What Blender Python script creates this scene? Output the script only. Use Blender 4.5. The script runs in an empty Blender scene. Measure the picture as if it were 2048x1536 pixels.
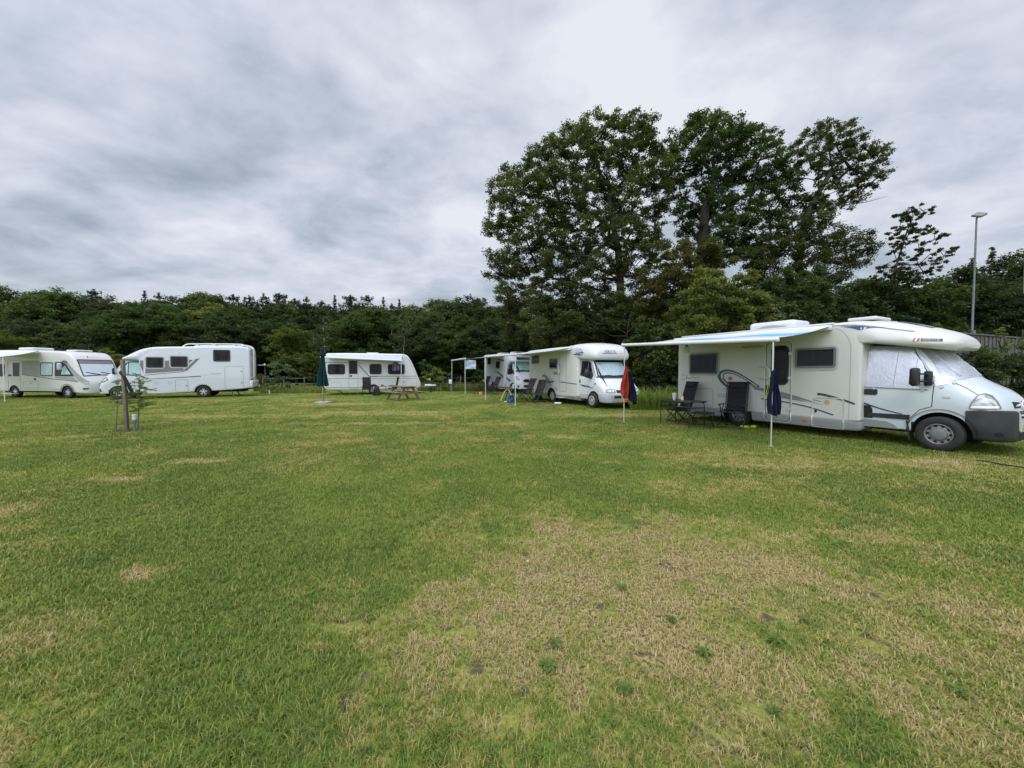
import bpy, bmesh, math, random
import numpy as np
from mathutils import Vector, Matrix, Euler
from mathutils.bvhtree import BVHTree
from mathutils.geometry import delaunay_2d_cdt
R = math.radians
SC = bpy.context.scene
COL = SC.collection
random.seed(7); RNG = np.random.default_rng(7)

# ------------------------------------------------------------------ camera
F_PX, CAM_H, PITCH = 770.0, 1.6, math.atan(26/770)
cam_d = bpy.data.cameras.new('camera'); cam = bpy.data.objects.new('camera', cam_d); COL.objects.link(cam)
cam.location = (0, 0, CAM_H); cam.rotation_euler = (R(90) - PITCH, 0, 0)
cam_d.sensor_width = 36; cam_d.lens = 36*F_PX/2048; cam_d.clip_start = .05; cam_d.clip_end = 4000
SC.camera = cam

# ------------------------------------------------------------------ colour management
SC.view_settings.view_transform = 'Standard'; SC.view_settings.look = 'None'
SC.view_settings.exposure = 0.12; SC.view_settings.gamma = 1.0

# ------------------------------------------------------------------ sky and sun (overcast)
SUN_EL, SUN_AZ = R(52), R(200)          # behind the camera, a little to the left
W = bpy.data.worlds.new('World'); SC.world = W; W.use_nodes = True
nt = W.node_tree; nt.nodes.clear()
def N(t, typ, **k):
    n = t.nodes.new(typ)
    for a, b in k.items(): setattr(n, a, b)
    return n
def setin(t, node, **k):
    for a, b in k.items():
        i = node.inputs[int(a[1:])] if a[0] == '_' else node.inputs[a]
        if hasattr(b, 'is_linked') or hasattr(b, 'links'): t.links.new(b, i)
        else: i.default_value = b
    return node
def math_(t, op, a, b=0.0, c=0.0, clamp=False):
    n = N(t, 'ShaderNodeMath', operation=op, use_clamp=clamp); setin(t, n, _0=a, _1=b, _2=c); return n.outputs[0]
def vmath(t, op, a, b=(0, 0, 0)):
    n = N(t, 'ShaderNodeVectorMath', operation=op); setin(t, n, _0=a, _1=b)
    return n.outputs['Value'] if op in ('DOT_PRODUCT', 'LENGTH') else n.outputs[0]
def noise(t, vec, scale, detail=4, rough=.55, dist=0.0):
    n = N(t, 'ShaderNodeTexNoise'); setin(t, n, Vector=vec, Scale=scale, Detail=detail, Roughness=rough, Distortion=dist); return n.outputs['Fac']
def ramp(t, fac, stops):
    n = N(t, 'ShaderNodeValToRGB'); setin(t, n, Fac=fac); cr = n.color_ramp
    while len(cr.elements) < len(stops): cr.elements.new(.5)
    for e, (p, c) in zip(cr.elements, stops): e.position = p; e.color = (*c, 1) if len(c) == 3 else c
    return n.outputs['Color']
def smooth(t, x, a, b):
    n = N(t, 'ShaderNodeMapRange', interpolation_type='SMOOTHSTEP'); setin(t, n, _0=x, _1=a, _2=b, _3=0.0, _4=1.0); return n.outputs[0]
def mixc(t, fac, a, b, mode='MIX'):
    n = N(t, 'ShaderNodeMix', data_type='RGBA', blend_type=mode)
    setin(t, n, Factor=fac); setin(t, n, _6=a, _7=b); return n.outputs[2]
def build_world():
    t = nt
    tc = N(t, 'ShaderNodeTexCoord'); d = vmath(t, 'NORMALIZE', tc.outputs['Generated'])
    sx = N(t, 'ShaderNodeSeparateXYZ'); setin(t, sx, Vector=d)
    z = sx.outputs['Z']; zc = math_(t, 'ADD', math_(t, 'MAXIMUM', z, 0.0), .24)
    px = math_(t, 'DIVIDE', sx.outputs['X'], zc); py = math_(t, 'DIVIDE', sx.outputs['Y'], zc)
    cb = N(t, 'ShaderNodeCombineXYZ'); setin(t, cb, X=px, Y=py, Z=3.7)
    p = cb.outputs[0]
    mp = N(t, 'ShaderNodeMapping'); setin(t, mp, Vector=p, Rotation=(0, 0, R(28)), Scale=(.85, 1.05, 1.0))
    big = noise(t, mp.outputs[0], .95, 2, .5, .2)
    mid = noise(t, mp.outputs[0], 2.9, 7, .53, .30)
    fine = noise(t, p, 7.5, 6, .55, .2)
    s = math_(t, 'ADD', math_(t, 'MULTIPLY', big, .44), math_(t, 'MULTIPLY', mid, .44))
    s = math_(t, 'ADD', s, math_(t, 'MULTIPLY', fine, .12))
    cloud = ramp(t, s, [(.39, (.335, .40, .48)), (.45, (.46, .52, .61)), (.515, (.61, .65, .75)), (.60, (.78, .81, .88))])
    # towards the horizon the cloud deck evens out to a pale grey
    hz = smooth(t, z, .26, .02)
    cloud = mixc(t, math_(t, 'MULTIPLY', hz, .55), cloud, (.66, .69, .76, 1))
    # brighter gain added overhead and on the sun's side, out of view, as fill
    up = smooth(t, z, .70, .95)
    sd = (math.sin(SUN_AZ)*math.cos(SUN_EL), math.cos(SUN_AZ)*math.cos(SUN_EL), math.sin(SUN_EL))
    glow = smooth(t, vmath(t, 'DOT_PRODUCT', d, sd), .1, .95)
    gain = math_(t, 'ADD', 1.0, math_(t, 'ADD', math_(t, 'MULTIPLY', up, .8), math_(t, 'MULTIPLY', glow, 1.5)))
    sky = N(t, 'ShaderNodeTexSky', sky_type='NISHITA', sun_disc=False, sun_elevation=SUN_EL, sun_rotation=SUN_AZ)
    b1 = N(t, 'ShaderNodeBackground'); setin(t, b1, Color=sky.outputs[0], Strength=.06)
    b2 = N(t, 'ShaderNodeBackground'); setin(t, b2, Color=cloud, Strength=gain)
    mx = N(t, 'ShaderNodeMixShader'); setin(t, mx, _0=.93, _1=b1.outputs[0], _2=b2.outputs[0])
    o = N(t, 'ShaderNodeOutputWorld'); t.links.new(mx.outputs[0], o.inputs[0])
build_world()
sun_d = bpy.data.lights.new('sun', 'SUN'); sun = bpy.data.objects.new('sun', sun_d); COL.objects.link(sun)
sun_d.energy = 0.9; sun_d.angle = R(35); sun_d.color = (1, .97, .92)
sun.rotation_euler = (R(90) - SUN_EL, 0, R(180) - SUN_AZ)
sun.location = (0, -30, 60)

# ------------------------------------------------------------------ materials
MATS = {}
def mat(name, col=(.5, .5, .5), rough=.5, metal=0.0, coat=0.0, vary=0.0, vscale=3.0, bump=0.0, bscale=60.0, stretch=(1, 1, 1), spec=.5, streak=0.0):
    if name in MATS: return MATS[name]
    m = bpy.data.materials.new(name); m.use_nodes = True; t = m.node_tree
    b = t.nodes['Principled BSDF']; setin(t, b, Roughness=rough, Metallic=metal)
    b.inputs['Coat Weight'].default_value = coat; b.inputs['Coat Roughness'].default_value = .12
    b.inputs['Specular IOR Level'].default_value = spec
    tc = N(t, 'ShaderNodeTexCoord'); mp = N(t, 'ShaderNodeMapping'); setin(t, mp, Vector=tc.outputs['Object'], Scale=stretch)
    c = (*col, 1)
    if vary:
        f = noise(t, mp.outputs[0], vscale, 6, .6)
        f = smooth(t, f, .3, .7)
        c = mixc(t, f, tuple(x*(1 - vary) for x in col) + (1,), tuple(min(1, x*(1 + vary)) for x in col) + (1,))
    if streak:                                   # rain-washed dirt runs
        mp2 = N(t, 'ShaderNodeMapping'); setin(t, mp2, Vector=tc.outputs['Object'], Scale=(9, 9, .5))
        f = smooth(t, noise(t, mp2.outputs[0], 1.0, 5, .65), .48, .75)
        g = smooth(t, noise(t, tc.outputs['Object'], 1.3, 4, .6), .4, .7)
        c = mixc(t, math_(t, 'MULTIPLY', math_(t, 'MULTIPLY', f, g), streak), c, (.33, .32, .26, 1))
    setin(t, b, **{'Base Color': c})
    if bump:
        bp = N(t, 'ShaderNodeBump'); setin(t, bp, Strength=bump, Distance=.02, Height=noise(t, mp.outputs[0], bscale, 4, .6))
        t.links.new(bp.outputs[0], b.inputs['Normal'])
    MATS[name] = m; return m

def M_():
    mat('cream_paint', (.585, .585, .555), .34, coat=.25, vary=.025, vscale=1.5, streak=.22)
    mat('white_paint', (.66, .67, .68), .30, coat=.3, vary=.02, vscale=1.5, streak=.14)
    mat('cool_paint', (.585, .615, .675), .26, coat=.4, vary=.02, vscale=1.5, streak=.08)
    mat('ice_paint', (.535, .595, .625), .26, coat=.4, vary=.02, vscale=1.5, streak=.12)
    mat('ivory_paint', (.60, .60, .58), .30, coat=.3, vary=.02, vscale=1.5, streak=.15)
    mat('silver_grey', (.27, .28, .29), .4, coat=.1, vary=.06, vscale=4)
    mat('light_grey', (.45, .46, .47), .4, vary=.04)
    mat('mid_grey', (.16, .165, .17), .45, vary=.06)
    mat('bumper_silver', (.47, .49, .53), .35, coat=.2, vary=.04)
    mat('dark_plastic', (.022, .026, .03), .55, vary=.25, vscale=5, bump=.08, bscale=300)
    mat('black_plastic', (.012, .013, .014), .42, vary=.2)
    mat('rubber', (.018, .017, .016), .75, vary=.25, vscale=9, bump=.15, bscale=120)
    mat('wheel_well', (.01, .01, .01), .9)
    mat('steel', (.31, .31, .31), .38, metal=.7, vary=.15, vscale=12)
    mat('alloy', (.62, .62, .63), .3, metal=.6, vary=.08)
    mat('chrome', (.75, .75, .76), .14, metal=1.0)
    mat('aluminium', (.66, .66, .67), .36, metal=.5, vary=.05)
    mat('awning_white', (.66, .67, .69), .38, coat=.1, vary=.03)
    mat('window_rubber', (.02, .02, .022), .5)
    mat('dark_glass', (.010, .012, .014), .06, spec=.2)
    mat('tinted_pane', (.016, .018, .022), .08, spec=.16, vary=.7, vscale=2.2, stretch=(1, 1, .6))
    mat('blind_blue', (.36, .47, .52), .15, coat=.6, vary=.16, vscale=3, stretch=(1, 6, .5))
    mat('blind_teal', (.31, .50, .49), .2, coat=.5, vary=.12, vscale=4)
    mat('blind_pale', (.56, .63, .69), .15, coat=.6, vary=.05, vscale=2)
    mat('blue_decal', (.035, .085, .22), .35, vary=.06)
    mat('teal_decal', (.02, .085, .13), .35, vary=.08)
    mat('grey_decal', (.20, .21, .22), .4, vary=.05)
    mat('dark_decal', (.035, .036, .04), .35, vary=.1)
    mat('navy_decal', (.04, .05, .09), .35)
    mat('gap_dark', (.03, .03, .03), .7)
    mat('seam_grey', (.34, .35, .35), .5)
    mat('lamp_white', (.78, .80, .82), .1, coat=.6, vary=.1, vscale=14)
    mat('lamp_clear', (.36, .37, .37), .07, coat=.7, vary=.55, vscale=11)
    mat('amber', (.55, .16, .03), .25, coat=.5)
    mat('red_lamp', (.35, .02, .02), .25, coat=.5)
    mat('plate_yellow', (.62, .36, .03), .4)
    mat('white_plastic', (.70, .71, .71), .4, vary=.04)
    mat('towel_navy', (.015, .016, .042), .95, vary=.3, vscale=6, bump=.6, bscale=240, spec=.1)
    mat('towel_red', (.30, .040, .022), .95, vary=.2, vscale=6, bump=.6, bscale=240, spec=.1)
    mat('towel_pale', (.50, .57, .68), .95, vary=.1, vscale=6, bump=.5, bscale=240, spec=.1)
    mat('hi_vis', (.48, .66, .03), .6, vary=.2, vscale=20)
    mat('chair_mesh', (.010, .010, .013), .8, vary=.4, vscale=30, bump=.5, bscale=400)
    mat('chair_foam', (.012, .012, .016), .85, vary=.3, vscale=18, bump=.3, bscale=160)
    mat('chair_brown', (.060, .050, .044), .8, vary=.25, vscale=24, bump=.5, bscale=300)
    mat('chair_tube', (.03, .032, .035), .35, metal=.5)
    mat('table_dark', (.045, .047, .05), .45, vary=.15, vscale=8)
    mat('table_brown', (.20, .12, .075), .5, vary=.2, vscale=8, stretch=(1, 8, 1))
    mat('wood_grey', (.155, .130, .100), .8, vary=.35, vscale=6, stretch=(1.5, 12, 12), bump=.3, bscale=30)
    mat('wood_table', (.19, .15, .115), .75, vary=.25, vscale=5, stretch=(1, 14, 14), bump=.3, bscale=24)
    mat('fence_wood', (.115, .108, .098), .85, vary=.35, vscale=3, stretch=(6, 6, .5), bump=.3, bscale=20)
    mat('concrete', (.36, .35, .33), .85, vary=.15, vscale=12, bump=.3)
    mat('parasol_green', (.006, .034, .032), .8, vary=.3, vscale=8, bump=.2, bscale=120, spec=.15)
    mat('galvanised', (.15, .17, .18), .55, metal=.2, vary=.2, vscale=5)
    mat('blue_cloth', (.02, .075, .19), .8, vary=.3, vscale=10)
    mat('dark_cloth', (.014, .016, .02), .85, vary=.3, vscale=10)
    mat('lavender_cloth', (.09, .075, .13), .9, vary=.5, vscale=14)
    mat('cup_clear', (.60, .63, .66), .15, coat=.6)
    mat('bottle_cream', (.78, .66, .50), .35)
    mat('bottle_orange', (.62, .30, .09), .35)
    mat('soil', (.085, .062, .043), .95, vary=.4, vscale=10, bump=.6, bscale=30)
    mat('bark', (.040, .034, .027), .9, vary=.4, vscale=6, stretch=(4, 4, .7), bump=.7, bscale=16)
    mat('birch_bark', (.30, .29, .27), .8, vary=.4, vscale=5, stretch=(1, 1, 5))
    mat('grey_bark', (.13, .125, .115), .85, vary=.35, vscale=6, stretch=(3, 3, .7))
    mat('roof_white', (.62, .63, .65), .45, vary=.07, vscale=3)
M_()
def foil():
    m = mat('silver_foil', (.58, .60, .65), .26, metal=.75, vary=.05)
    t = m.node_tree; b = t.nodes['Principled BSDF']
    tc = N(t, 'ShaderNodeTexCoord'); v = N(t, 'ShaderNodeTexVoronoi', feature='SMOOTH_F1'); setin(t, v, Vector=tc.outputs['Object'], Scale=3.0)
    h = math_(t, 'ADD', v.outputs['Distance'], noise(t, tc.outputs['Object'], 16, 4, .6, 1.2))
    bp = N(t, 'ShaderNodeBump'); setin(t, bp, Strength=.38, Distance=.02, Height=h); t.links.new(bp.outputs[0], b.inputs['Normal'])
foil()
def pane_mat():                                  # acrylic caravan window: dark, see-through, reflecting
    m = bpy.data.materials.new('acrylic_pane'); m.use_nodes = True; t = m.node_tree; t.nodes.clear()
    tr = N(t, 'ShaderNodeBsdfTransparent'); tr.inputs[0].default_value = (.42, .44, .47, 1)
    gl = N(t, 'ShaderNodeBsdfGlossy'); gl.inputs['Roughness'].default_value = .03; gl.inputs[0].default_value = (.8, .85, .9, 1)
    fr = N(t, 'ShaderNodeFresnel'); fr.inputs[0].default_value = 1.35
    mx = N(t, 'ShaderNodeMixShader'); setin(t, mx, _0=fr.outputs[0], _1=tr.outputs[0], _2=gl.outputs[0])
    o = N(t, 'ShaderNodeOutputMaterial'); t.links.new(mx.outputs[0], o.inputs[0]); MATS['acrylic_pane'] = m
pane_mat()
mat('curtain', (.105, .105, .11), .9, vary=.25, vscale=9, stretch=(1, 1, .3))
def m(n): return MATS[n]

# ------------------------------------------------------------------ mesh helpers
class MB:
    def __init__(s): s.v = []; s.f = []; s.m = []
    def add(s, vs, fs, mi=0):
        n = len(s.v); s.v += [tuple(p) for p in vs]; s.f += [[i + n for i in f] for f in fs]; s.m += [mi]*len(fs); return s
    def box(s, c, d, rot=(0, 0, 0), bev=0.0, mi=0, seg=2):
        bm = bmesh.new(); bmesh.ops.create_cube(bm, size=1)
        bmesh.ops.scale(bm, vec=d, verts=bm.verts)
        if bev: bmesh.ops.bevel(bm, geom=bm.edges[:], offset=bev, segments=seg, affect='EDGES', profile=.5)
        M = Matrix.Translation(c) @ Euler(rot).to_matrix().to_4x4()
        bm.verts.ensure_lookup_table(); bm.verts.index_update()
        s.add([M @ v.co for v in bm.verts], [[v.index for v in f.verts] for f in bm.faces], mi); bm.free(); return s
    def tube(s, pts, r, n=8, closed=False, mi=0):
        P = [Vector(p) for p in pts]; k = len(P); rr = r if isinstance(r, (list, tuple)) else [r]*k
        vs = []; up = None
        for i in range(k):
            if closed: d = P[(i+1) % k] - P[i-1]
            else: d = P[min(i+1, k-1)] - P[max(i-1, 0)]
            d = d.normalized() if d.length > 1e-9 else Vector((0, 0, 1))
            if up is None: up = Vector((0, 0, 1)) if abs(d.z) < .9 else Vector((1, 0, 0))
            a = d.cross(up); a = a.normalized() if a.length > 1e-6 else d.orthogonal().normalized()
            up = a.cross(d).normalized()
            for j in range(n):
                t = 2*math.pi*j/n; vs.append(P[i] + (a*math.cos(t) + up*math.sin(t))*rr[i])
        fs = []
        for i in range(k if closed else k-1):
            i2 = (i+1) % k
            for j in range(n): fs.append([i*n+j, i*n+(j+1) % n, i2*n+(j+1) % n, i2*n+j])
        if not closed: fs.append(list(range(n))[::-1]); fs.append([(k-1)*n+j for j in range(n)])
        return s.add(vs, fs, mi)
    def lathe(s, prof, c=(0, 0, 0), axis='Z', n=24, mi=0, cap0=True):
        vs = []; k = len(prof)
        for r, h in prof:
            for j in range(n):
                t = 2*math.pi*j/n; a, b = r*math.cos(t), r*math.sin(t)
                p = {'Z': (a, b, h), 'Y': (a, h, b), 'X': (h, a, b)}[axis]
                vs.append((p[0]+c[0], p[1]+c[1], p[2]+c[2]))
        fs = [[i*n+j, i*n+(j+1) % n, (i+1)*n+(j+1) % n, (i+1)*n+j] for i in range(k-1) for j in range(n)]
        fs += ([list(range(n))[::-1]] if cap0 else []) + [[(k-1)*n+j for j in range(n)]]
        return s.add(vs, fs, mi)
    def prism(s, poly, axis, a, b, mi=0):          # poly in the two other axes
        def P(u, v, w): return {'X': (w, u, v), 'Y': (u, w, v), 'Z': (u, v, w)}[axis]
        n = len(poly); vs = [P(u, v, a) for u, v in poly] + [P(u, v, b) for u, v in poly]
        fs = [list(range(n)), list(range(n, 2*n))[::-1]] + [[i, i+n, (i+1) % n + n, (i+1) % n] for i in range(n)]
        return s.add(vs, fs, mi)
    def ball(s, c, r, n=10, mi=0, sc=(1, 1, 1)):
        vs = []; fs = []
        for i in range(n+1):
            ph = math.pi*i/n
            for j in range(n*2):
                th = math.pi*j/n; vs.append((c[0]+r*sc[0]*math.sin(ph)*math.cos(th), c[1]+r*sc[1]*math.sin(ph)*math.sin(th), c[2]+r*sc[2]*math.cos(ph)))
        for i in range(n):
            for j in range(n*2): fs.append([i*2*n+j, i*2*n+(j+1) % (2*n), (i+1)*2*n+(j+1) % (2*n), (i+1)*2*n+j])
        return s.add(vs, fs, mi)
    def mesh(s, name, mats, angle=38, clean=True):
        me = bpy.data.meshes.new(name); me.from_pydata(s.v, [], s.f)
        for x in (mats if isinstance(mats, (list, tuple)) else [mats]): me.materials.append(x)
        me.polygons.foreach_set('material_index', s.m); me.polygons.foreach_set('use_smooth', [True]*len(s.f))
        if clean:
            bm = bmesh.new(); bm.from_mesh(me); bmesh.ops.remove_doubles(bm, verts=bm.verts, dist=1e-5)
            bmesh.ops.recalc_face_normals(bm, faces=bm.faces); bm.to_mesh(me); bm.free()
        me.update(); me.set_sharp_from_angle(angle=R(angle)); return me
    def obj(s, name, mats, parent=None, angle=38, loc=None, rotz=None):
        return link(name, s.mesh(name, mats, angle), parent, loc, rotz)
def link(name, me, parent=None, loc=None, rotz=None):
    o = bpy.data.objects.new(name, me); COL.objects.link(o); o.parent = parent
    if loc is not None: o.location = loc
    if rotz is not None: o.rotation_euler = (0, 0, rotz)
    return o
def tag(o, label, cat, group=None, kind=None):
    if label: o['label'] = label
    if cat: o['category'] = cat
    if group: o['group'] = group
    if kind: o['kind'] = kind
    return o
def thing(name, label, cat, loc=(0, 0, 0), rotz=0, group=None):
    o = bpy.data.objects.new(name, None); COL.objects.link(o); o.empty_display_size = .2
    o.location = loc; o.rotation_euler = (0, 0, rotz); return tag(o, label, cat, group)
def part_empty(name, parent):
    o = bpy.data.objects.new(name, None); COL.objects.link(o); o.parent = parent; return o
def dup(root, loc, rotz, label=None, group=None):
    r = root.copy(); COL.objects.link(r); r.location = loc; r.rotation_euler = (0, 0, rotz)
    if label: r['label'] = label
    if group: r['group'] = group
    for ch in list(root.children):
        c = ch.copy(); COL.objects.link(c); c.parent = r
        for g in list(ch.children):
            d = g.copy(); COL.objects.link(d); d.parent = c
    return r
def gpt(x, y, z=0.0):                            # photo pixel -> point on the plane at height z (measuring only)
    u, v = (x-1024)/F_PX, -(y-768)/F_PX
    r = (u, math.cos(PITCH)+v*math.sin(PITCH), v*math.cos(PITCH)-math.sin(PITCH)); t = (z-CAM_H)/r[2]
    return Vector((r[0]*t, r[1]*t, z))
def dpt(x, y, Z):                                # photo pixel at ground distance Z (measuring only)
    u, v = (x-1024)/F_PX, -(y-768)/F_PX
    r = (u, math.cos(PITCH)+v*math.sin(PITCH), v*math.cos(PITCH)-math.sin(PITCH)); t = Z/r[1]
    return Vector((r[0]*t, Z, CAM_H+r[2]*t))

# ------------------------------------------------------------------ lofted bodies
def pchip(x, y, q):
    x = np.array(x, float); y = np.array(y, float); h = np.diff(x); d = np.diff(y)/h; n = len(x); mm = np.zeros(n)
    if n == 2: return np.interp(q, x, y)
    for i in range(1, n-1):
        if d[i-1]*d[i] > 0:
            w1, w2 = 2*h[i]+h[i-1], h[i]+2*h[i-1]; mm[i] = (w1+w2)/(w1/d[i-1]+w2/d[i])
    mm[0], mm[-1] = d[0], d[-1]
    i = np.clip(np.searchsorted(x, q)-1, 0, n-2); t = (q-x[i])/h[i]
    return ((1+2*t)*(1-t)**2*y[i] + t*(1-t)**2*h[i]*mm[i] + t*t*(3-2*t)*y[i+1] + t*t*(t-1)*h[i]*mm[i+1])
def half_ring(zb, zt, hb, hm, zm, ht, rb, rm, rt, crown):
    zm = min(max(zm, zb+.25*(zt-zb)), zb+.8*(zt-zb))
    C = [(hb, zb, rb), (hm, zm, rm), (ht, zt, rt)]
    P = [Vector((0, zb))] + [Vector(c[:2]) for c in C] + [Vector((0, zt))]
    out = [Vector((0, zb)), Vector((hb*.5, zb))]
    prev = None
    for k in (1, 2, 3):
        a, b, c = P[k-1], P[k], P[k+1]; r = C[k-1][2]
        la, lc = (a-b).length, (c-b).length
        p0 = b+(a-b).normalized()*min(r, .47*la); p1 = b+(c-b).normalized()*min(r, .47*lc)
        if prev is not None:
            for q in (.33, .67): out.append(prev.lerp(p0, q))
        for q in range(7):
            s = q/6; out.append(p0*(1-s)**2 + b*2*s*(1-s) + p1*s*s)
        prev = p1
    for q in (.25, .5, .75): out.append(Vector((prev.x*(1-q), zt)))
    out.append(Vector((0, zt)))
    top = ht
    for p in out[2:]:
        w = max(0.0, (p.y-zt+.25)/.25) if crown else 0
        if crown and p.y > zt-1.2*rt: p.y += crown*(1-min(1, abs(p.x)/max(top, 1e-3))**2)*min(1, max(0, (p.y-(zt-1.2*rt))/(1.2*rt+1e-6)))
    return out
def loft_mb(keys, n=46, front=0.0, rear=0.0):
    """keys: rows of (x, zb, zt, hb, hm, zm, ht, rb, rm, rt, crown); front/rear round the ends over that length"""
    K = np.array(keys, float); x0, x1 = K[0, 0], K[-1, 0]
    xs = set(np.linspace(x0, x1, n)) | set(K[:, 0])
    for e, r in ((x0, rear), (x1, -front)):
        if r:
            for q in (0, .03, .1, .2, .35, .55, .78, 1): xs.add(e+r*q)
    xs = np.array(sorted(xs)); xs = xs[np.insert(np.diff(xs) > 1e-4, 0, True)]
    A = np.stack([pchip(K[:, 0], K[:, j], xs) for j in range(1, 11)], 1)
    mb = MB(); rings = []
    for x, a in zip(xs, A):
        a = list(a); ins = 0
        if rear and x < x0+rear: q = 1-(x-x0)/rear; ins = max(ins, abs(rear)*(1-math.sqrt(max(0, 1-q*q))))
        if front and x > x1-front: q = 1-(x1-x)/front; ins = max(ins, abs(front)*(1-math.sqrt(max(0, 1-q*q))))
        if ins:
            a[0] += ins; a[1] -= ins
            for j in (2, 3, 5): a[j] = max(.02, a[j]-ins)
        h = half_ring(*a)
        ring = [(x, -p.x, p.y) for p in h] + [(x, p.x, p.y) for p in h[-2:0:-1]]
        rings.append(ring)
    k = len(rings[0]); vs = [p for r in rings for p in r]
    fs = [[i*k+j, i*k+(j+1) % k, (i+1)*k+(j+1) % k, (i+1)*k+j] for i in range(len(rings)-1) for j in range(k)]
    fs += [list(range(k)), [(len(rings)-1)*k+j for j in range(k)][::-1]]
    return mb.add(vs, fs)
def cut(o, cyls, dark):
    """wheel openings: cylinders (x, z, r, y0, y1) taken out of a body mesh; their inner faces get the dark lining"""
    for (x, z, r, y0, y1) in cyls:
        mb = MB(); mb.lathe([(r, y0), (r, y1)], (x, 0, z), 'Y', 40); c = mb.obj('cutter', dark)
        c.parent = o.parent
        md = o.modifiers.new('b', 'BOOLEAN'); md.operation = 'DIFFERENCE'; md.object = c; md.solver = 'EXACT'
        bpy.context.view_layer.update()
        me = bpy.data.meshes.new_from_object(o.evaluated_get(bpy.context.evaluated_depsgraph_get()))
        o.modifiers.clear(); old = o.data; o.data = me; bpy.data.meshes.remove(old)
        cm = c.data; bpy.data.objects.remove(c); bpy.data.meshes.remove(cm)
    me = o.data
    if dark.name not in [q.name for q in me.materials if q]: me.materials.append(dark)
    di = [q.name for q in me.materials].index(dark.name)
    for p in me.polygons:
        for (x, z, r, y0, y1) in cyls:
            d = math.hypot(p.center.x-x, p.center.z-z)
            if d < r+.004 and min(y0, y1)-.01 < p.center.y < max(y0, y1)+.01: p.material_index = di
    me.set_sharp_from_angle(angle=R(38))
def bvh_of(*objs):
    V = []; Fc = []
    for o in objs:
        n = len(V); V += [v.co.copy() for v in o.data.vertices]; Fc += [[i+n for i in p.vertices] for p in o.data.polygons]
    return BVHTree.FromPolygons(V, Fc)
VIEWS = {'R': (lambda a, b: Vector((a, -6, b)), Vector((0, 1, 0))), 'L': (lambda a, b: Vector((a, 6, b)), Vector((0, -1, 0))),
         'F': (lambda a, b: Vector((12, a, b)), Vector((-1, 0, 0))), 'B': (lambda a, b: Vector((-16, a, b)), Vector((1, 0, 0))),
         'T': (lambda a, b: Vector((a, b, 9)), Vector((0, 0, -1)))}
def hit(bvh, view, a, b):
    fn, d = VIEWS[view]; o = fn(a, b); p, n, i, ds = bvh.ray_cast(o, d)
    if p is None or ds > 13:
        p, n, i, ds = bvh.find_nearest(o + d*5.2 if view in 'RL' else o)
    if n.dot(d) > 0: n = -n
    return p, n
def rrect(x0, z0, x1, z1, r=.05, k=5):
    x0, x1 = min(x0, x1), max(x0, x1); z0, z1 = min(z0, z1), max(z0, z1); out = []
    for cx, cz, a in ((x1-r, z1-r, 0), (x0+r, z1-r, 90), (x0+r, z0+r, 180), (x1-r, z0+r, 270)):
        for i in range(k+1): t = R(a+90*i/k); out.append((cx+r*math.cos(t), cz+r*math.sin(t)))
    return out
def circ(x, z, r, n=20, rz=None): return [(x+r*math.cos(2*math.pi*i/n), z+(rz or r)*math.sin(2*math.pi*i/n)) for i in range(n)]
def resample(pts, step, closed):
    out = []; k = len(pts)
    for i in range(k if closed else k-1):
        a, b = Vector(pts[i]), Vector(pts[(i+1) % k]); n = max(1, int((b-a).length/step))
        for j in range(n): out.append(a.lerp(b, j/n))
    if not closed: out.append(Vector(pts[-1]))
    return out
def spline(pts, n=8):
    P = [Vector(p) for p in pts]; out = []
    for i in range(len(P)-1):
        a, b, c, d = P[max(i-1, 0)], P[i], P[i+1], P[min(i+2, len(P)-1)]
        for j in range(n):
            t = j/n; out.append(.5*((2*b)+(-a+c)*t+(2*a-5*b+4*c-d)*t*t+(-a+3*b-3*c+d)*t**3))
    out.append(P[-1]); return [tuple(p) for p in out]
def decal(name, bvh, poly, view, mt, parent, off=.004, res=.09, mb=None, deep=.012):
    B = [Vector(p) for p in resample(poly, res, True)]
    xs = [p.x for p in B]; zs = [p.y for p in B]; inner = []
    nx = int((max(xs)-min(xs))/res); nz = int((max(zs)-min(zs))/res)
    for i in range(1, nx):
        for j in range(1, nz): inner.append(Vector((min(xs)+(max(xs)-min(xs))*i/nx, min(zs)+(max(zs)-min(zs))*j/nz)))
    inner = [q for q in inner if all((q-b).length > res*.4 for b in B)]
    n = len(B); r = delaunay_2d_cdt(B+inner, [(i, (i+1) % n) for i in range(n)], [list(range(n))], 1, 1e-5)
    vs, fs = r[0], r[2]
    used = sorted({i for f in fs for i in f}); re_ = {o: i for i, o in enumerate(used)}; vs = [vs[i] for i in used]; fs = [[re_[i] for i in f] for f in fs]
    out = mb or MB(); top = []; low = []
    for v in vs:
        p, nn = hit(bvh, view, v.x, v.y); top.append(p+nn*off); low.append(p-nn*deep)
    k = len(vs); rim = []
    from collections import Counter
    ec = Counter(); d = {}
    for f in fs:
        for i in range(len(f)):
            e = (f[i], f[(i+1) % len(f)]); ec[tuple(sorted(e))] += 1; d[tuple(sorted(e))] = e
    for e, c in ec.items():
        if c == 1: a, b = d[e]; rim.append([b, a, a+k, b+k])
    out.add(top+low, [list(f) for f in fs]+rim)
    if mb is None: return out.obj(name, mt, parent, angle=30)
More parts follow.
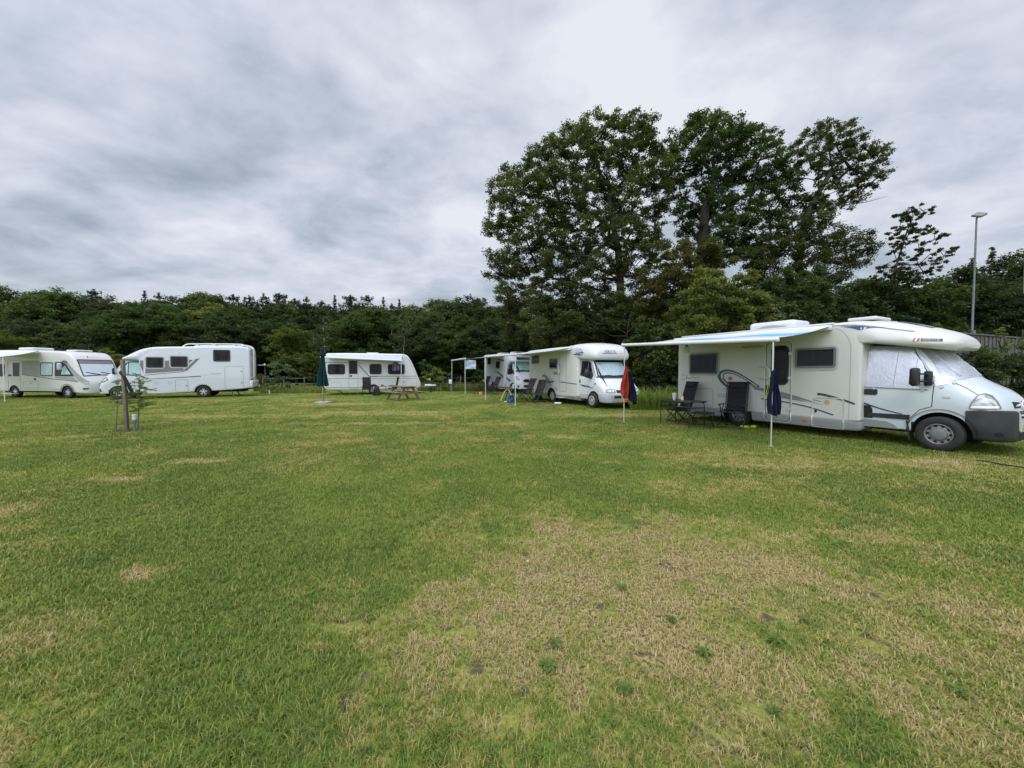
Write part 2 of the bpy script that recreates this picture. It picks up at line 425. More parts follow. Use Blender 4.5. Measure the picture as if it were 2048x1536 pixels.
def stroke(name, bvh, pts, view, w, mt, parent, off=.004, closed=False, step=.05, mb=None, taper=None, deep=.01):
    P = resample(pts, step, closed); k = len(P); A = []; Bq = []
    for i in range(k):
        d = (P[(i+1) % k]-P[i-1]) if closed else (P[min(i+1, k-1)]-P[max(i-1, 0)])
        d = d.normalized() if d.length > 1e-9 else Vector((1, 0)); nrm = Vector((-d.y, d.x))
        ww = w/2
        if taper: q = i/max(1, k-1); ww *= taper[0]+(taper[1]-taper[0])*q
        A.append(P[i]+nrm*ww); Bq.append(P[i]-nrm*ww)
    vs = []
    for p in A+Bq:
        h, nn = hit(bvh, view, p.x, p.y); vs.append((h+nn*off, h-nn*deep))
    V = [q[0] for q in vs]+[q[1] for q in vs]; fs = []; n2 = 2*k
    for i in range(k if closed else k-1):
        j = (i+1) % k
        fs += [[i, j, k+j, k+i], [j, i, n2+i, n2+j], [k+i, k+j, n2+k+j, n2+k+i]]
    if not closed: fs += [[0, k, n2+k, n2], [k-1, n2+k-1, n2+2*k-1, 2*k-1]]
    out = mb or MB(); out.add(V, fs)
    if mb is None: return out.obj(name, mt, parent, angle=30)
def lettering(name, txt, size, bvh, view, x, z, mt, parent, flip=False, off=.006, shear=0.0, bold=0.0, rot=0.0):
    cu = bpy.data.curves.new('txt', 'FONT'); cu.body = txt; cu.size = size; cu.shear = shear; cu.align_x = 'CENTER'; cu.offset = bold; cu.resolution_u = 3
    o = bpy.data.objects.new('txt', cu); COL.objects.link(o); bpy.context.view_layer.update()
    me = bpy.data.meshes.new_from_object(o.evaluated_get(bpy.context.evaluated_depsgraph_get()))
    bpy.data.objects.remove(o); bpy.data.curves.remove(cu)
    for v in me.vertices:
        a, b = v.co.x, v.co.y
        a, b = a*math.cos(rot)-b*math.sin(rot), a*math.sin(rot)+b*math.cos(rot)
        p, nn = hit(bvh, view, x+(-a if flip else a), z+b); v.co = p+nn*off
    me.materials.append(mt); return link(name, me, parent)
def window(root, bvh, view, x0, z0, x1, z1, r=.06, frame='window_rubber', pane='tinted_pane', fw=.035, off=.022, curtain=False, name='window', outer=None):
    fr = stroke(name, bvh, rrect(x0, z0, x1, z1, r), view, fw, m(frame), root, off=off, closed=True, step=.04)
    d = fw*.4
    if outer: stroke('window_surround', bvh, rrect(x0-fw*.9, z0-fw*.9, x1+fw*.9, z1+fw*.9, r+fw), view, fw, m(outer), fr, off=off*.6, closed=True, step=.04)
    if curtain:
        mb = MB(); n = 60; vs = []
        for i in range(n+1):
            a = x0+(x1-x0)*i/n
            for b in (z0, z1):
                p, nn = hit(bvh, view, a, b); vs.append(p+nn*(.006+.004*math.sin(i*1.05+.9*math.sin(i*.37))))
        mb.add(vs, [[2*i, 2*i+2, 2*i+3, 2*i+1] for i in range(n)]); mb.obj('curtain', m('curtain'), fr)
    decal('window_pane', bvh, rrect(x0+d, z0+d, x1-d, z1-d, max(.01, r-d)), view, m(pane), fr, off=off*.75, res=.3, deep=-off*.6 if curtain else .01)
    return fr
def wheel(root, x, y, r=.34, w=.22, style='steel', name='wheel'):
    s = 1 if y > 0 else -1
    e = part_empty(name, root); e.location = (x, y, r)
    if s > 0: e.rotation_euler = (0, 0, math.pi)      # local -Y is always the outer face
    ri = r*.60
    t = MB(); t.lathe([(ri, w*.5), (ri+.02, w*.5), (r*.93, w*.46), (r*.985, w*.40), (r, w*.3), (r, .03), (r-.008, .025), (r-.008, .015), (r, .01), (r, -w*.3), (r*.985, -w*.40), (r*.93, -w*.47), (r*.8, -w*.52), (ri+.025, -w*.51), (ri, -w*.46), (ri-.012, -w*.36), (ri-.02, w*.4)], axis='Y', n=48)
    t.obj('tyre', m('rubber'), e, angle=50)
    b = MB()
    if style == 'steel':
        b.lathe([(ri, -w*.44), (ri-.012, -w*.45), (ri-.022, -w*.40), (ri*.84, -w*.26), (ri*.70, -w*.24), (ri*.60, -w*.27), (ri*.56, -w*.36), (ri*.50, -w*.36), (ri*.2, -w*.2), (.01, -w*.2)], axis='Y', n=48, cap0=False)
        h = b
        for i in range(10):
            a = 2*math.pi*i/10; h.ball((ri*.79*math.cos(a), -w*.30, ri*.79*math.sin(a)), .026, 5, sc=(1, .55, 1), mi=1)
        h.obj('rim', [m('steel'), m('wheel_well')], e)
        c = MB(); c.lathe([(ri*.57, -w*.33), (ri*.56, -w*.40), (ri*.46, -w*.45), (ri*.2, -w*.47), (.005, -w*.475)], axis='Y', n=36); c.obj('hub_cap', m('mid_grey'), e)
        g = MB(); g.prism([(-.03, -.012), (.0, .0), (.028, .0), (.03, .012), (.0, .012)], 'Y', -w*.485, -w*.45); g.obj('hub_emblem', m('chrome'), e)
    elif style == 'alloy':
        b.lathe([(ri, -w*.46), (ri-.016, -w*.47), (ri-.026, -w*.40), (ri*.8, -w*.10), (ri*.3, -w*.08), (.01, -w*.08)], axis='Y', n=40, cap0=False); b.obj('rim', m('black_plastic'), e)
        k = MB()
        for i in range(5):
            a = math.pi/2+2*math.pi*i/5
            for o_ in (-.24, .24):
                p0 = (ri*.22*math.cos(a), ri*.22*math.sin(a)); p1 = (ri*.93*math.cos(a+o_), ri*.93*math.sin(a+o_))
                d = Vector((p1[0]-p0[0], p1[1]-p0[1])); nn = Vector((-d.y, d.x)).normalized()
                q = [(p0[0]+nn.x*.012, p0[1]+nn.y*.012), (p1[0]+nn.x*.022, p1[1]+nn.y*.022), (p1[0]-nn.x*.022, p1[1]-nn.y*.022), (p0[0]-nn.x*.012, p0[1]-nn.y*.012)]
                k.prism(q, 'Y', -w*.42+.002*o_, -w*.2)
        k.lathe([(ri*.26, -w*.2), (ri*.26, -w*.42), (ri*.2, -w*.45), (.005, -w*.45)], axis='Y', n=20)
        k.obj('spoke_pattern', m('alloy'), e)
    else:                                            # finned plastic wheel trim
        b.lathe([(ri, -w*.46), (ri-.012, -w*.49), (ri*.82, -w*.50), (ri*.5, -w*.40), (ri*.3, -w*.46), (.01, -w*.47)], axis='Y', n=40, cap0=False)
        k = b
        for i in range(7):
            a = 2*math.pi*i/7; k.ball((ri*.64*math.cos(a), -w*.455, ri*.64*math.sin(a)), .034, 6, sc=(1, .35, 1), mi=1)
        k.obj('rim', [m('alloy'), m('wheel_well')], e)
    return e
def vehicle(name, label, cat, org, h, group=None):
    return thing(name, label, cat, (org[0], org[1], 0), math.atan2(h[1], h[0]), group)
def W2(root, p):                                  # local point -> world
    return Matrix.Translation(root.location) @ Matrix.Rotation(root.rotation_euler[2], 4, 'Z') @ Vector(p)
def awning(root, side, x0, x1, yb, zb, yf, z0, z1, fabric, legs=((0, 1)), lx=(None, None), legfoot=None, stripe=None, sag=.03, bar='awning_white', top_case=True):
    """pulled-out awning: cassette on the wall, cloth, lead rail, folding arms and legs; z0/z1 lead-rail height at x0/x1"""
    s = side; a = part_empty('awning', root)
    c = MB(); c.box(((x0+x1)/2, yb-s*.0, zb), (x1-x0, .13, .13), bev=.035); c.obj('awning_cassette', m(bar), a)
    n, k = 30, 14; vs = []
    for i in range(n+1):
        x = x0+.04+(x1-x0-.08)*i/n; zf = z0+(z1-z0)*i/n
        for j in range(k+1):
            t = j/k; y = yb+(yf-yb)*t; z = zb+.04+(zf-zb)*t-sag*math.sin(math.pi*t)*(.7+.3*math.sin(i*.5))
            vs.append((x, y, z))
    fs = [[i*(k+1)+j, (i+1)*(k+1)+j, (i+1)*(k+1)+j+1, i*(k+1)+j+1] for i in range(n) for j in range(k)]
    top = MB(); top.add(vs+[(p[0], p[1], p[2]-.004) for p in vs], fs+[[q+len(vs) for q in f[::-1]] for f in fs])
    mats = [m(fabric)]
    if stripe:
        mats.append(m(stripe[0]))
        for q, f in enumerate(fs*2):
            j = q % (n*k) % k
            if stripe[1] <= j < stripe[2]: top.m[q] = 1
    top.obj('awning_cloth', mats, a)
    r = MB(); r.tube([(x0-.02, yf, z0), (x1+.02, yf, z1)], .045, 10)
    for x, z in ((x0-.02, z0), (x1+.02, z1)): r.ball((x, yf, z), .05, 6, sc=(.7, 1, 1.1))
    r.obj('lead_rail', m(bar), a)
    for x, z, sg in ((x0+.25, z0, 1), (x1-.25, z1, -1)):
        ar = MB(); el = (x+sg*.55, (yb+yf)/2, (zb+z)/2-.03)
        ar.tube([(x, yb, zb-.03), el, (x+sg*.05, yf, z-.02)], .018, 6); ar.obj('folding_arm', m('aluminium'), a)
    for x, z, (fx, fy) in zip((x0+.06, x1-.06), (z0, z1), legfoot or ((x0+.06, yf), (x1-.06, yf))):
        if fx is None: continue
        l = MB(); p0 = Vector((x, yf, z-.03)); p1 = Vector((fx, fy, 0))
        l.tube([p0, p0.lerp(p1, .5)], .017, 8); l.tube([p0.lerp(p1, .48), p1], .013, 8); l.box((fx, fy, .012), (.07, .07, .02), bev=.005)
        l.obj('awning_leg', m('aluminium'), a)
    return a
# ================================================================== vehicles
def dims(h): n = math.hypot(*h); return (h[0]/n, h[1]/n)
def roof_box(root, name, x0, x1, y0, y1, z0, z1, mt='roof_white', bev=.05, parent=None):
    b = MB(); b.box(((x0+x1)/2, (y0+y1)/2, (z0+z1)/2), (x1-x0, y1-y0, z1-z0), bev=bev, seg=3); return b.obj(name, m(mt), parent or root)
def mirror(root, x, y, z, s, big=True, mt='black_plastic'):
    """door mirror: foot on the door, two arms, tall housing with a glass facing back"""
    e = part_empty('door_mirror', root)
    f = MB(); f.box((x+.10, y-s*.0, z-.02), (.13, .07, .30), bev=.03); f.obj('mirror_foot', m(mt), e)
    a = MB()
    for dz in (.06, -.09): a.tube([(x+.12, y, z+dz), (x+.05, y+s*.12, z+dz+.01), (x-.02, y+s*.2, z+dz+.01)], .018, 7)
    a.obj('mirror_arm_frame', m(mt), e)
    h = MB(); h.box((x-.02, y+s*.26, z+.01), (.12, .21, .37), bev=.045, seg=3); h.obj('mirror_housing', m(mt), e)
    g = MB(); g.box((x-.083, y+s*.26, z+.01), (.006, .17, .31), bev=.002); g.obj('mirror_glass', m('chrome'), e)
    return e
def door_lines(root, bvh, view, pts, name='cab_door', w=.014, mt='gap_dark', closed=True):
    return stroke(name, bvh, pts, view, w, m(mt), root, off=.002, closed=closed, step=.04)
def hatch(root, bvh, view, x0, z0, x1, z1, frame='chrome', r=.06, w=.025, off=.010, name='locker_door', lock=None):
    o = stroke(name, bvh, rrect(x0, z0, x1, z1, r), view, w, m(frame), root, off=off, closed=True, step=.05)
    for (lx, lz) in lock or []:
        decal('lock', bvh, rrect(lx-.022, lz-.03, lx+.022, lz+.03, .01), view, m('black_plastic'), o, off=.014)
    return o

# ---------------------------------------------------------------- the near motorhome
def motorhome_near():
    h = dims((.468, -.884)); org = (8.54+.97*h[1]*-1, 7.65+.97*h[0])
    r = vehicle('motorhome', 'cream motorhome with silver mats over its cab windows and a blue striped awning', 'motorhome', org, h, 'motorhomes on the camping field')
    P = m('cream_paint')
    liv = loft_mb([(-6.05, .46, 2.66, 1.13, 1.15, 1.2, 1.14, .03, .2, .09, .02), (-5, .46, 2.70, 1.13, 1.15, 1.2, 1.14, .03, .2, .09, .03),
                   (-3, .46, 2.73, 1.13, 1.15, 1.2, 1.14, .03, .2, .09, .03), (-1.65, .46, 2.725, 1.13, 1.15, 1.2, 1.13, .03, .2, .13, .05), (-1.38, .46, 2.725, 1.13, 1.15, 1.2, 1.125, .03, .2, .14, .06), (-1.20, .46, 2.70, 1.12, 1.135, 1.2, 1.10, .03, .2, .14, .06)],
                  40, front=.05, rear=.06).obj('living_body', P, r)
    sk = loft_mb([(-6.03, .22, .475, 1.12, 1.155, .4, 1.155, .05, .1, .02, 0), (-1.7, .215, .475, 1.12, 1.155, .4, 1.155, .05, .1, .02, 0), (-1.2, .235, .475, 1.05, 1.09, .4, 1.085, .05, .1, .02, 0)], 30, front=.08, rear=.05).obj('skirt', m('silver_grey'), r)
    cut(sk, [(-4.0, .33, .42, -1.3, -.75), (-4.0, .33, .42, .75, 1.3)], m('wheel_well'))
    pod = loft_mb([(-2.3, 2.28, 2.72, 1.10, 1.12, 2.4, 1.04, .05, .1, .10, .05), (-1.75, 2.28, 2.66, 1.06, 1.08, 2.4, 1.0, .05, .2, .12, .04), (-1.42, 2.25, 2.69, 1.10, 1.105, 2.45, 1.03, .03, .2, .14, .05), (-1.22, 2.23, 2.70, 1.125, 1.138, 2.45, 1.04, .03, .2, .14, .07),
                   (-.9, 2.185, 2.65, 1.125, 1.145, 2.34, .94, .08, .2, .16, .08), (-.5, 2.115, 2.53, 1.07, 1.12, 2.28, .88, .07, .2, .15, .08), (-.2, 2.06, 2.42, .97, 1.06, 2.20, .78, .13, .2, .13, .07),
                   (.02, 2.025, 2.33, .80, .95, 2.17, .66, .11, .15, .11, .06), (.12, 2.04, 2.27, .66, .80, 2.155, .54, .09, .1, .09, .04), (.175, 2.08, 2.22, .46, .58, 2.15, .40, .05, .05, .05, .02)], 50).obj('cab_pod', P, r)
    cabm = m('ice_paint')
    cab = loft_mb([(-1.35, .34, 2.17, .93, .985, 1.15, .80, .05, .3, .10, .04), (-.5, .34, 2.10, .93, .985, 1.15, .78, .05, .3, .10, .12), (-.2, .34, 1.76, .93, .985, 1.12, .80, .05, .3, .08, .32),
                   (.08, .33, 1.40, .93, .985, 1.1, .84, .05, .3, .08, .37), (.2, .32, 1.355, .93, .985, 1.08, .83, .05, .25, .08, .22), (.4, .32, 1.29, .93, .975, 1.0, .80, .05, .2, .09, .10),
                   (.58, .32, 1.205, .90, .94, .95, .74, .06, .2, .10, .06), (.70, .32, 1.11, .82, .85, .9, .66, .07, .2, .10, .05), (.78, .32, 1.02, .70, .72, .85, .55, .08, .2, .1, .04), (.83, .33, .93, .5, .52, .8, .4, .1, .15, .1, .03)], 60).obj('cab', cabm, r)
    cut(cab, [(0, .345, .43, -1.2, -.62), (0, .345, .43, .62, 1.2)], m('wheel_well'))
    bl, bc, bp = bvh_of(liv, sk), bvh_of(cab), bvh_of(pod)
    # bumper with dark corners
    bum = loft_mb([(.33, .29, .84, .93, .99, .5, .985, .08, .1, .03, 0), (.5, .28, .865, .92, .985, .5, .965, .08, .1, .03, 0), (.66, .27, .87, .86, .92, .5, .88, .08, .1, .03, 0), (.78, .27, .865, .74, .79, .5, .74, .09, .1, .04, 0), (.86, .28, .84, .55, .6, .5, .55, .1, .1, .05, 0), (.885, .31, .80, .36, .42, .5, .36, .1, .1, .05, 0)], 30).obj('bumper', m('dark_plastic'), r)
    cut(bum, [(0, .345, .43, -1.2, -.62), (0, .345, .43, .62, 1.2)], m('wheel_well'))
    bb = bvh_of(bum, cab); bum_b = bvh_of(bum)
    decal('bumper_panel', bb, rrect(-.44, .46, .44, .86, .05), 'F', cabm, r, off=.012)
    mb = MB()
    for i in range(-4, 5): decal('', bb, rrect(i*.088-.028, .715, i*.088+.028, .76, .008), 'F', None, None, off=.016, mb=mb)
    mb.obj('bumper_slot_pattern', m('wheel_well'), r)
    decal('lower_intake', bb, rrect(-.4, .33, .4, .44, .03), 'F', m('wheel_well'), r, off=.006)
    np_ = decal('number_plate', bb, rrect(-.26, .50, .26, .61, .012), 'F', m('plate_yellow'), r, off=.024)
    lettering('plate_lettering', '28-RF-XN', .085, bb, 'F', 0, .525, m('gap_dark'), np_, off=.028)
    mb = MB()
    for y0, y1 in ((-.46, -.10), (.10, .46)): decal('', bc, [(y0, .90), (y1, .90), (y1, 1.0), (y0, 1.02)], 'F', None, None, off=.008, mb=mb)
    mb.obj('grille', m('wheel_well'), r)
    g = MB(); c0, _ = hit(bc, 'F', 0, .94)
    for pts in ([(0, 1.03), (.055, .94), (0, .85), (-.055, .94)],):
        for i in range(4):
            a, b = pts[i], pts[(i+1) % 4]; g.tube([(c0.x+.012, a[0], a[1]), (c0.x+.012, b[0], b[1])], .010, 6)
    g.obj('diamond_emblem', m('chrome'), r)
    # arch flares
    for s, v in ((-1, 'R'), (1, 'L')):
        arc = [(.45*math.cos(R(a)), .345+.45*math.sin(R(a))) for a in range(195, -12, -6)]
        stroke('arch_flare', bvh_of(cab, bum), arc, v, .085, m('dark_plastic'), r, off=.022, step=.04)
        hl = decal('headlight', bc, [(.375, .885), (.40, 1.0), (.455, 1.135), (.53, 1.165), (.60, 1.13), (.67, 1.02), (.715, .90), (.55, .88)], v, m('lamp_clear'), r, off=.012, res=.04)
        decal('indicator_lamp', bc, [(.39, .892), (.70, .905), (.69, .945), (.40, .935)], v, m('lamp_white'), hl, off=.017, res=.04)
        stroke('lamp_rim', bc, [(.375, .885), (.40, 1.0), (.455, 1.135), (.53, 1.165), (.60, 1.13), (.67, 1.02), (.715, .90), (.55, .88)], v, .018, m('mid_grey'), hl, off=.015, closed=True, step=.03)
        decal('side_moulding', bc, [(-1.12, .575), (-.46, .575), (-.44, .68), (-1.12, .665)], v, m('dark_plastic'), r, off=.016)
        decal('sill_panel', bc, [(-1.22, .36), (-.62, .36), (-.70, .45), (-.82, .505), (-1.22, .52)], v, m('silver_grey'), r, off=.007)
        d = door_lines(r, bc, v, [(-1.215, 2.13), (-1.225, .345), (-.50, .36), (-.45, .60), (-.30, .80), (-.125, .88), (-.115, 1.33), (-.46, 2.06)])
        decal('door_handle', bc, rrect(-1.21, 1.07, -.97, 1.20, .04), v, m('black_plastic'), d, off=.018)
        decal('fuel_flap', bc, [(-1.215, .55), (-1.05, .55), (-1.05, .75), (-1.09, .83), (-1.215, .83)], v, m('black_plastic'), d, off=.012)
        stroke('hood_seam', bc, spline([(.12, 1.375), (.30, 1.27), (.46, 1.14)]), v, .010, m('gap_dark'), r, off=.002)
        decal('side_repeater', bc, rrect(.02, 1.065, .13, 1.10, .017), v, m('light_grey'), r, off=.012)
    for s, v in ((-1, 'R'), (1, 'L')):
        decal('recess_shade_spot', bum_b, circ(.72, .42, .05, 14), v, m('wheel_well'), r, off=.004, res=.04); stroke('bumper_seam', bum_b, [(.44, .80), (.62, .825), (.84, .80)], v, .012, m('gap_dark'), r, off=.003)  # flat dark disc paints the shade of a round bumper recess
    mirror(r, -.28, -1.0, 1.47, -1); mirror(r, -.28, 1.0, 1.47, 1)
    # thermal mats over the glass
    for s, v in ((-1, 'R'), (1, 'L')):
        decal('window_mat', bc, [(-1.19, 2.13), (-.80, 2.12), (-.52, 2.07), (-.33, 1.80), (-.22, 1.50), (-.20, 1.225), (-.70, 1.235), (-1.205, 1.25)], v, m('silver_foil'), r, off=.012, res=.06)
        mm = MB()
        for x in (-.72, -.42): stroke('', bc, [(x, 1.25), (x+.03, 2.02 if x < -.5 else 1.85)], v, .006, None, None, off=.014, mb=mm)
        stroke('', bc, [(-1.2, 1.235), (-.2, 1.215)], v, .012, None, None, off=.014, mb=mm)
        mm.obj('mat_seam_trim', m('mid_grey'), r)
        decal('quarter_mat', bc, [(-.46, 2.00), (-.32, 1.82), (.03, 1.42), (.08, 1.35), (-.02, 1.315), (-.105, 1.29), (-.13, 1.48), (-.29, 1.78)], v, m('silver_foil'), r, off=.010, res=.05)
        for x, z in ((-1.03, 1.215), (-.27, 1.20), (-.01, 1.28), (.14, 1.365)):
            decal('suction_clip', bc, circ(x, z, .028, 12), v, m('light_grey'), r, off=.022)
    ws = decal('windscreen_mat', bc, [(-.84, 1.41), (-.4, 1.47), (0, 1.49), (.4, 1.47), (.84, 1.41), (.76, 1.75), (.70, 2.12), (-.70, 2.12), (-.76, 1.75)], 'F', m('silver_foil'), r, off=.010, res=.07)
    mm = MB()
    for y0, y1 in ((-.52, -.60), (-.30, -.34), (.05, .06), (.36, .42)): stroke('', bc, [(y0, 2.08), ((y0+y1)/2, 1.8), (y1, 1.50)], 'F', .035, None, None, off=.022, mb=mm, taper=(.5, 1))
    mm.obj('mat_fold_pattern', m('silver_foil'), ws)
    # living body furniture on both sides; the door side is the right one
    v = 'R'
    window(r, bl, v, -5.56, 1.52, -4.63, 2.13, .04, 'mid_grey', 'acrylic_pane', .05, .03, True, outer='light_grey')
    w2 = window(r, bl, v, -2.50, 1.70, -1.69, 2.14, .04, 'mid_grey', 'acrylic_pane', .05, .03, True, outer='light_grey')
    stroke('window_bar', bl, [(-2.08, 1.72), (-2.08, 2.12)], v, .035, m('window_rubber'), w2, off=.03)
    d = stroke('entry_door', bl, rrect(-3.25, .27, -2.60, 2.37, .10), v, .03, m('aluminium'), r, off=.012, closed=True)
    stroke('door_gap_trim', bl, rrect(-3.23, .29, -2.62, 2.35, .09), v, .008, m('gap_dark'), d, off=.014, closed=True)
    stroke('door_window_frame', bl, rrect(-3.08, 1.25, -2.69, 2.25, .12), v, .035, m('black_plastic'), d, off=.022, closed=True)
    decal('door_window', bl, rrect(-3.07, 1.26, -2.70, 2.24, .11), v, m('tinted_pane'), d, off=.016)
    for z in (2.05, 1.42, .62): decal('hinge', bl, rrect(-2.68, z-.035, -2.58, z+.035, .03), v, m('aluminium'), d, off=.028)
    decal('door_lock', bl, rrect(-3.22, .98, -3.12, 1.22, .04), v, m('black_plastic'), d, off=.02)
    hd = MB(); hd.tube(spline([(-3.36, -1.16, 1.72), (-3.32, -1.25, 1.73), (-3.15, -1.29, 1.71), (-3.07, -1.29, 1.60), (-3.06, -1.28, 1.48), (-3.12, -1.27, 1.41), (-3.3, -1.24, 1.40), (-3.36, -1.16, 1.40)], 6), .02, 8); hd.obj('grab_rail', m('white_plastic'), r)
    hatch(r, bl, v, -2.13, .225, -1.50, .96, 'aluminium', .08, .03, lock=[(-2.06, .62)])
    hatch(r, bl, v, -5.40, .52, -4.77, 1.05, 'seam_grey', .04, .018, .004, name='service_door')
    decal('fridge_vent_grille', bl, rrect(-4.62, .80, -4.28, .93, .02), v, m('light_grey'), r, off=.01)
    decal('step_light', bl, rrect(-3.9, 2.24, -3.35, 2.31, .02), v, m('seam_grey'), r, off=.02)
    decal('marker_lamp', bl, rrect(-2.34, .345, -2.22, .395, .02), v, m('amber'), r, off=.014)
    decal('round_badge', bl, circ(-1.83, .855, .055), v, mat('badge_gold', (.45, .36, .13), .35), r, off=.008)
    # swirl graphics
    mb = MB()
    stroke('', bl, spline([(-4.20, 1.10), (-4.45, 1.28), (-4.565, 1.45), (-4.50, 1.56), (-4.30, 1.60), (-4.05, 1.54), (-3.75, 1.38), (-3.40, 1.16)], 10), v, .13, None, None, off=.004, mb=mb, taper=(1.0, .45))
    stroke('', bl, spline([(-4.12, 1.12), (-4.33, 1.26), (-4.44, 1.42), (-4.40, 1.52), (-4.25, 1.54), (-4.0, 1.47), (-3.7, 1.31), (-3.5, 1.2)], 10), v, .05, None, None, off=.005, mb=mb, taper=(.8, .3))
    mb.obj('swirl_graphic', m('teal_decal'), r)
    stroke('swirl_line_graphic', bl, spline([(-4.15, 1.115), (-4.40, 1.28), (-4.505, 1.44), (-4.45, 1.545), (-4.27, 1.575), (-4.02, 1.51), (-3.72, 1.35), (-3.45, 1.18)], 10), v, .018, m('white_paint'), r, off=.008)
    decal('dot_graphic', bl, circ(-4.22, 1.38, .065), v, mat('dot_pink', (.42, .16, .14), .4), r, off=.005)
    mb = MB()
    decal('', bl, [(-3.75, 1.33), (-3.45, 1.15), (-3.0, 1.10), (-2.45, .96), (-1.9, .77), (-2.45, .90), (-3.0, 1.0), (-3.5, 1.08)], v, None, None, off=.004, mb=mb)
    decal('', bl, [(-3.3, 1.06), (-2.75, 1.0), (-2.25, .83), (-2.75, .88), (-3.2, .93)], v, None, None, off=.005, mb=mb)
    stroke('', bl, [(-4.6, 1.055), (-4.2, 1.07)], v, .03, None, None, off=.004, mb=mb, taper=(.1, 1))
    stroke('', bl, [(-2.12, .90), (-1.95, .86)], v, .02, None, None, off=.005, mb=mb)
    mb.obj('grey_sweep_graphic', m('grey_decal'), r)
    mb = MB()
    stroke('', bl, spline([(-3.35, .84), (-3.0, .82), (-2.5, .76), (-2.1, .68), (-1.7, .56)]), v, .028, None, None, off=.005, mb=mb)
    stroke('', bl, spline([(-2.03, 1.04), (-1.9, 1.03), (-1.7, .98), (-1.47, .915), (-1.3, .85)]), v, .05, None, None, off=.005, mb=mb, taper=(1.2, .8))
    stroke('', bc, spline([(-1.215, .88), (-1.0, .80), (-.8, .74), (-.56, .685)]), v, .035, None, None, off=.006, mb=mb, taper=(1, .5))
    mb.obj('blue_line_graphic', m('navy_decal'), r)
    mb = MB()
    bpl = bvh_of(liv, pod)
    decal('', bpl, [(-1.62, 2.635), (-1.15, 2.61), (-.86, 2.545), (-1.1, 2.545), (-1.27, 2.515), (-1.42, 2.58)], v, None, None, off=.005, mb=mb)
    mb.obj('blue_wedge_graphic', m('blue_decal'), r)
    stroke('pod_line_graphic', bpl, spline([(-1.95, 2.66), (-1.5, 2.655), (-1.1, 2.59), (-.75, 2.50), (-.42, 2.42)]), v, .025, m('grey_decal'), r, off=.004)
    stroke('wall_seam', bl, spline([(-1.72, 2.62), (-1.55, 2.5), (-1.42, 2.25), (-1.40, 1.9), (-1.40, 1.2), (-1.41, .5)]), v, .012, m('seam_grey'), r, off=.003)
    bx = decal('maker_badge', bp, [(-.30, 2.205), (-.02, 2.185), (-.03, 2.24), (-.30, 2.265)], v, m('dark_decal'), r, off=.006)
    decal('badge_red', bp, [(-.41, 2.21), (-.315, 2.205), (-.315, 2.268), (-.39, 2.27)], v, mat('badge_red', (.35, .02, .03), .4), bx, off=.006)
    decal('badge_white', bp, [(-.385, 2.215), (-.355, 2.213), (-.34, 2.262), (-.36, 2.262)], v, m('lamp_white'), bx, off=.009)
    lettering('badge_lettering', 'ADRIATIK', .05, bp, v, -.165, 2.208, m('light_grey'), bx, off=.010, rot=-.06)
    mb = MB()
    for pts in ([(-5.84, 1.345), (-5.85, 1.30), (-5.80, 1.31), (-5.76, 1.33)], [(-5.70, 1.42), (-5.695, 1.345)], [(-5.70, 1.38), (-5.65, 1.385), (-5.63, 1.35)], [(-5.60, 1.37), (-5.56, 1.38), (-5.55, 1.35), (-5.60, 1.35)], [(-5.49, 1.435), (-5.485, 1.36)], [(-5.44, 1.385), (-5.38, 1.39), (-5.36, 1.36)], [(-5.32, 1.385), (-5.22, 1.38)]):
        stroke('', bl, pts, v, .014, None, None, off=.004, mb=mb, step=.03)
    decal('lettering_dot', bl, circ(-5.84, 1.475, .018, 10), v, m('dark_decal'), r, off=.004); decal('', bl, circ(-5.70, 1.445, .016, 10), v, None, None, off=.004, mb=mb)
    mb.obj('script_lettering', m('dark_decal'), r)
    # roof
    ac = roof_box(r, 'roof_air_conditioner', -3.95, -2.75, -.75, .05, 2.71, 2.97, bev=.09)
    b = MB(); b.prism([(-3.85, 2.74), (-2.85, 2.74), (-3.0, 2.82), (-3.3, 2.86), (-3.55, 2.85)], 'Y', -.758, -.74); b.obj('side_panel', m('seam_grey'), ac)
    b = MB()
    for k in range(4): b.box((-3.955, -.72+k*.0, 2.76+k*.035), (.012, .05, .018))
    b.obj('vent_grille', m('gap_dark'), ac)
    roof_box(r, 'roof_hatch', -1.75, -1.2, -.45, .35, 2.80, 2.88, bev=.03)
    roof_box(r, 'roof_hatch', -5.3, -4.7, -.5, .2, 2.70, 2.79, bev=.03)
    sl = decal('skylight', bp, rrect(-.85, -.5, -.3, .5, .08), 'T', m('tinted_pane'), r, off=.012)
    roof_box(r, 'roof_rail', -5.95, -1.75, -1.12, -1.02, 2.70, 2.745, 'aluminium', .015)
    for y in (-.95, .95): wheel(r, 0, y, .345, .22, 'steel'); wheel(r, -4.0, y, .345, .22, 'steel')
    u = MB(); u.box((-3.62, 0, .28), (4.5, 1.86, .14)); u.box((-.6, 0, .34), (1.6, 1.1, .14)); u.obj('chassis', m('wheel_well'), r)
    b = MB(); b.box((-.46, -.86, .36), (.02, .24, .40), rot=(0, R(-8), 0)); b.obj('mud_flap', m('rubber'), r)
    awning(r, -1, -6.15, -1.75, -1.20, 2.62, -3.5, 2.40, 2.25, 'awning_white', stripe=('awning_blue', 5, 9), sag=.05)
    return r, bl
mat('awning_blue', (.16, .40, .60), .5, vary=.05)
A, A_bvh = motorhome_near()
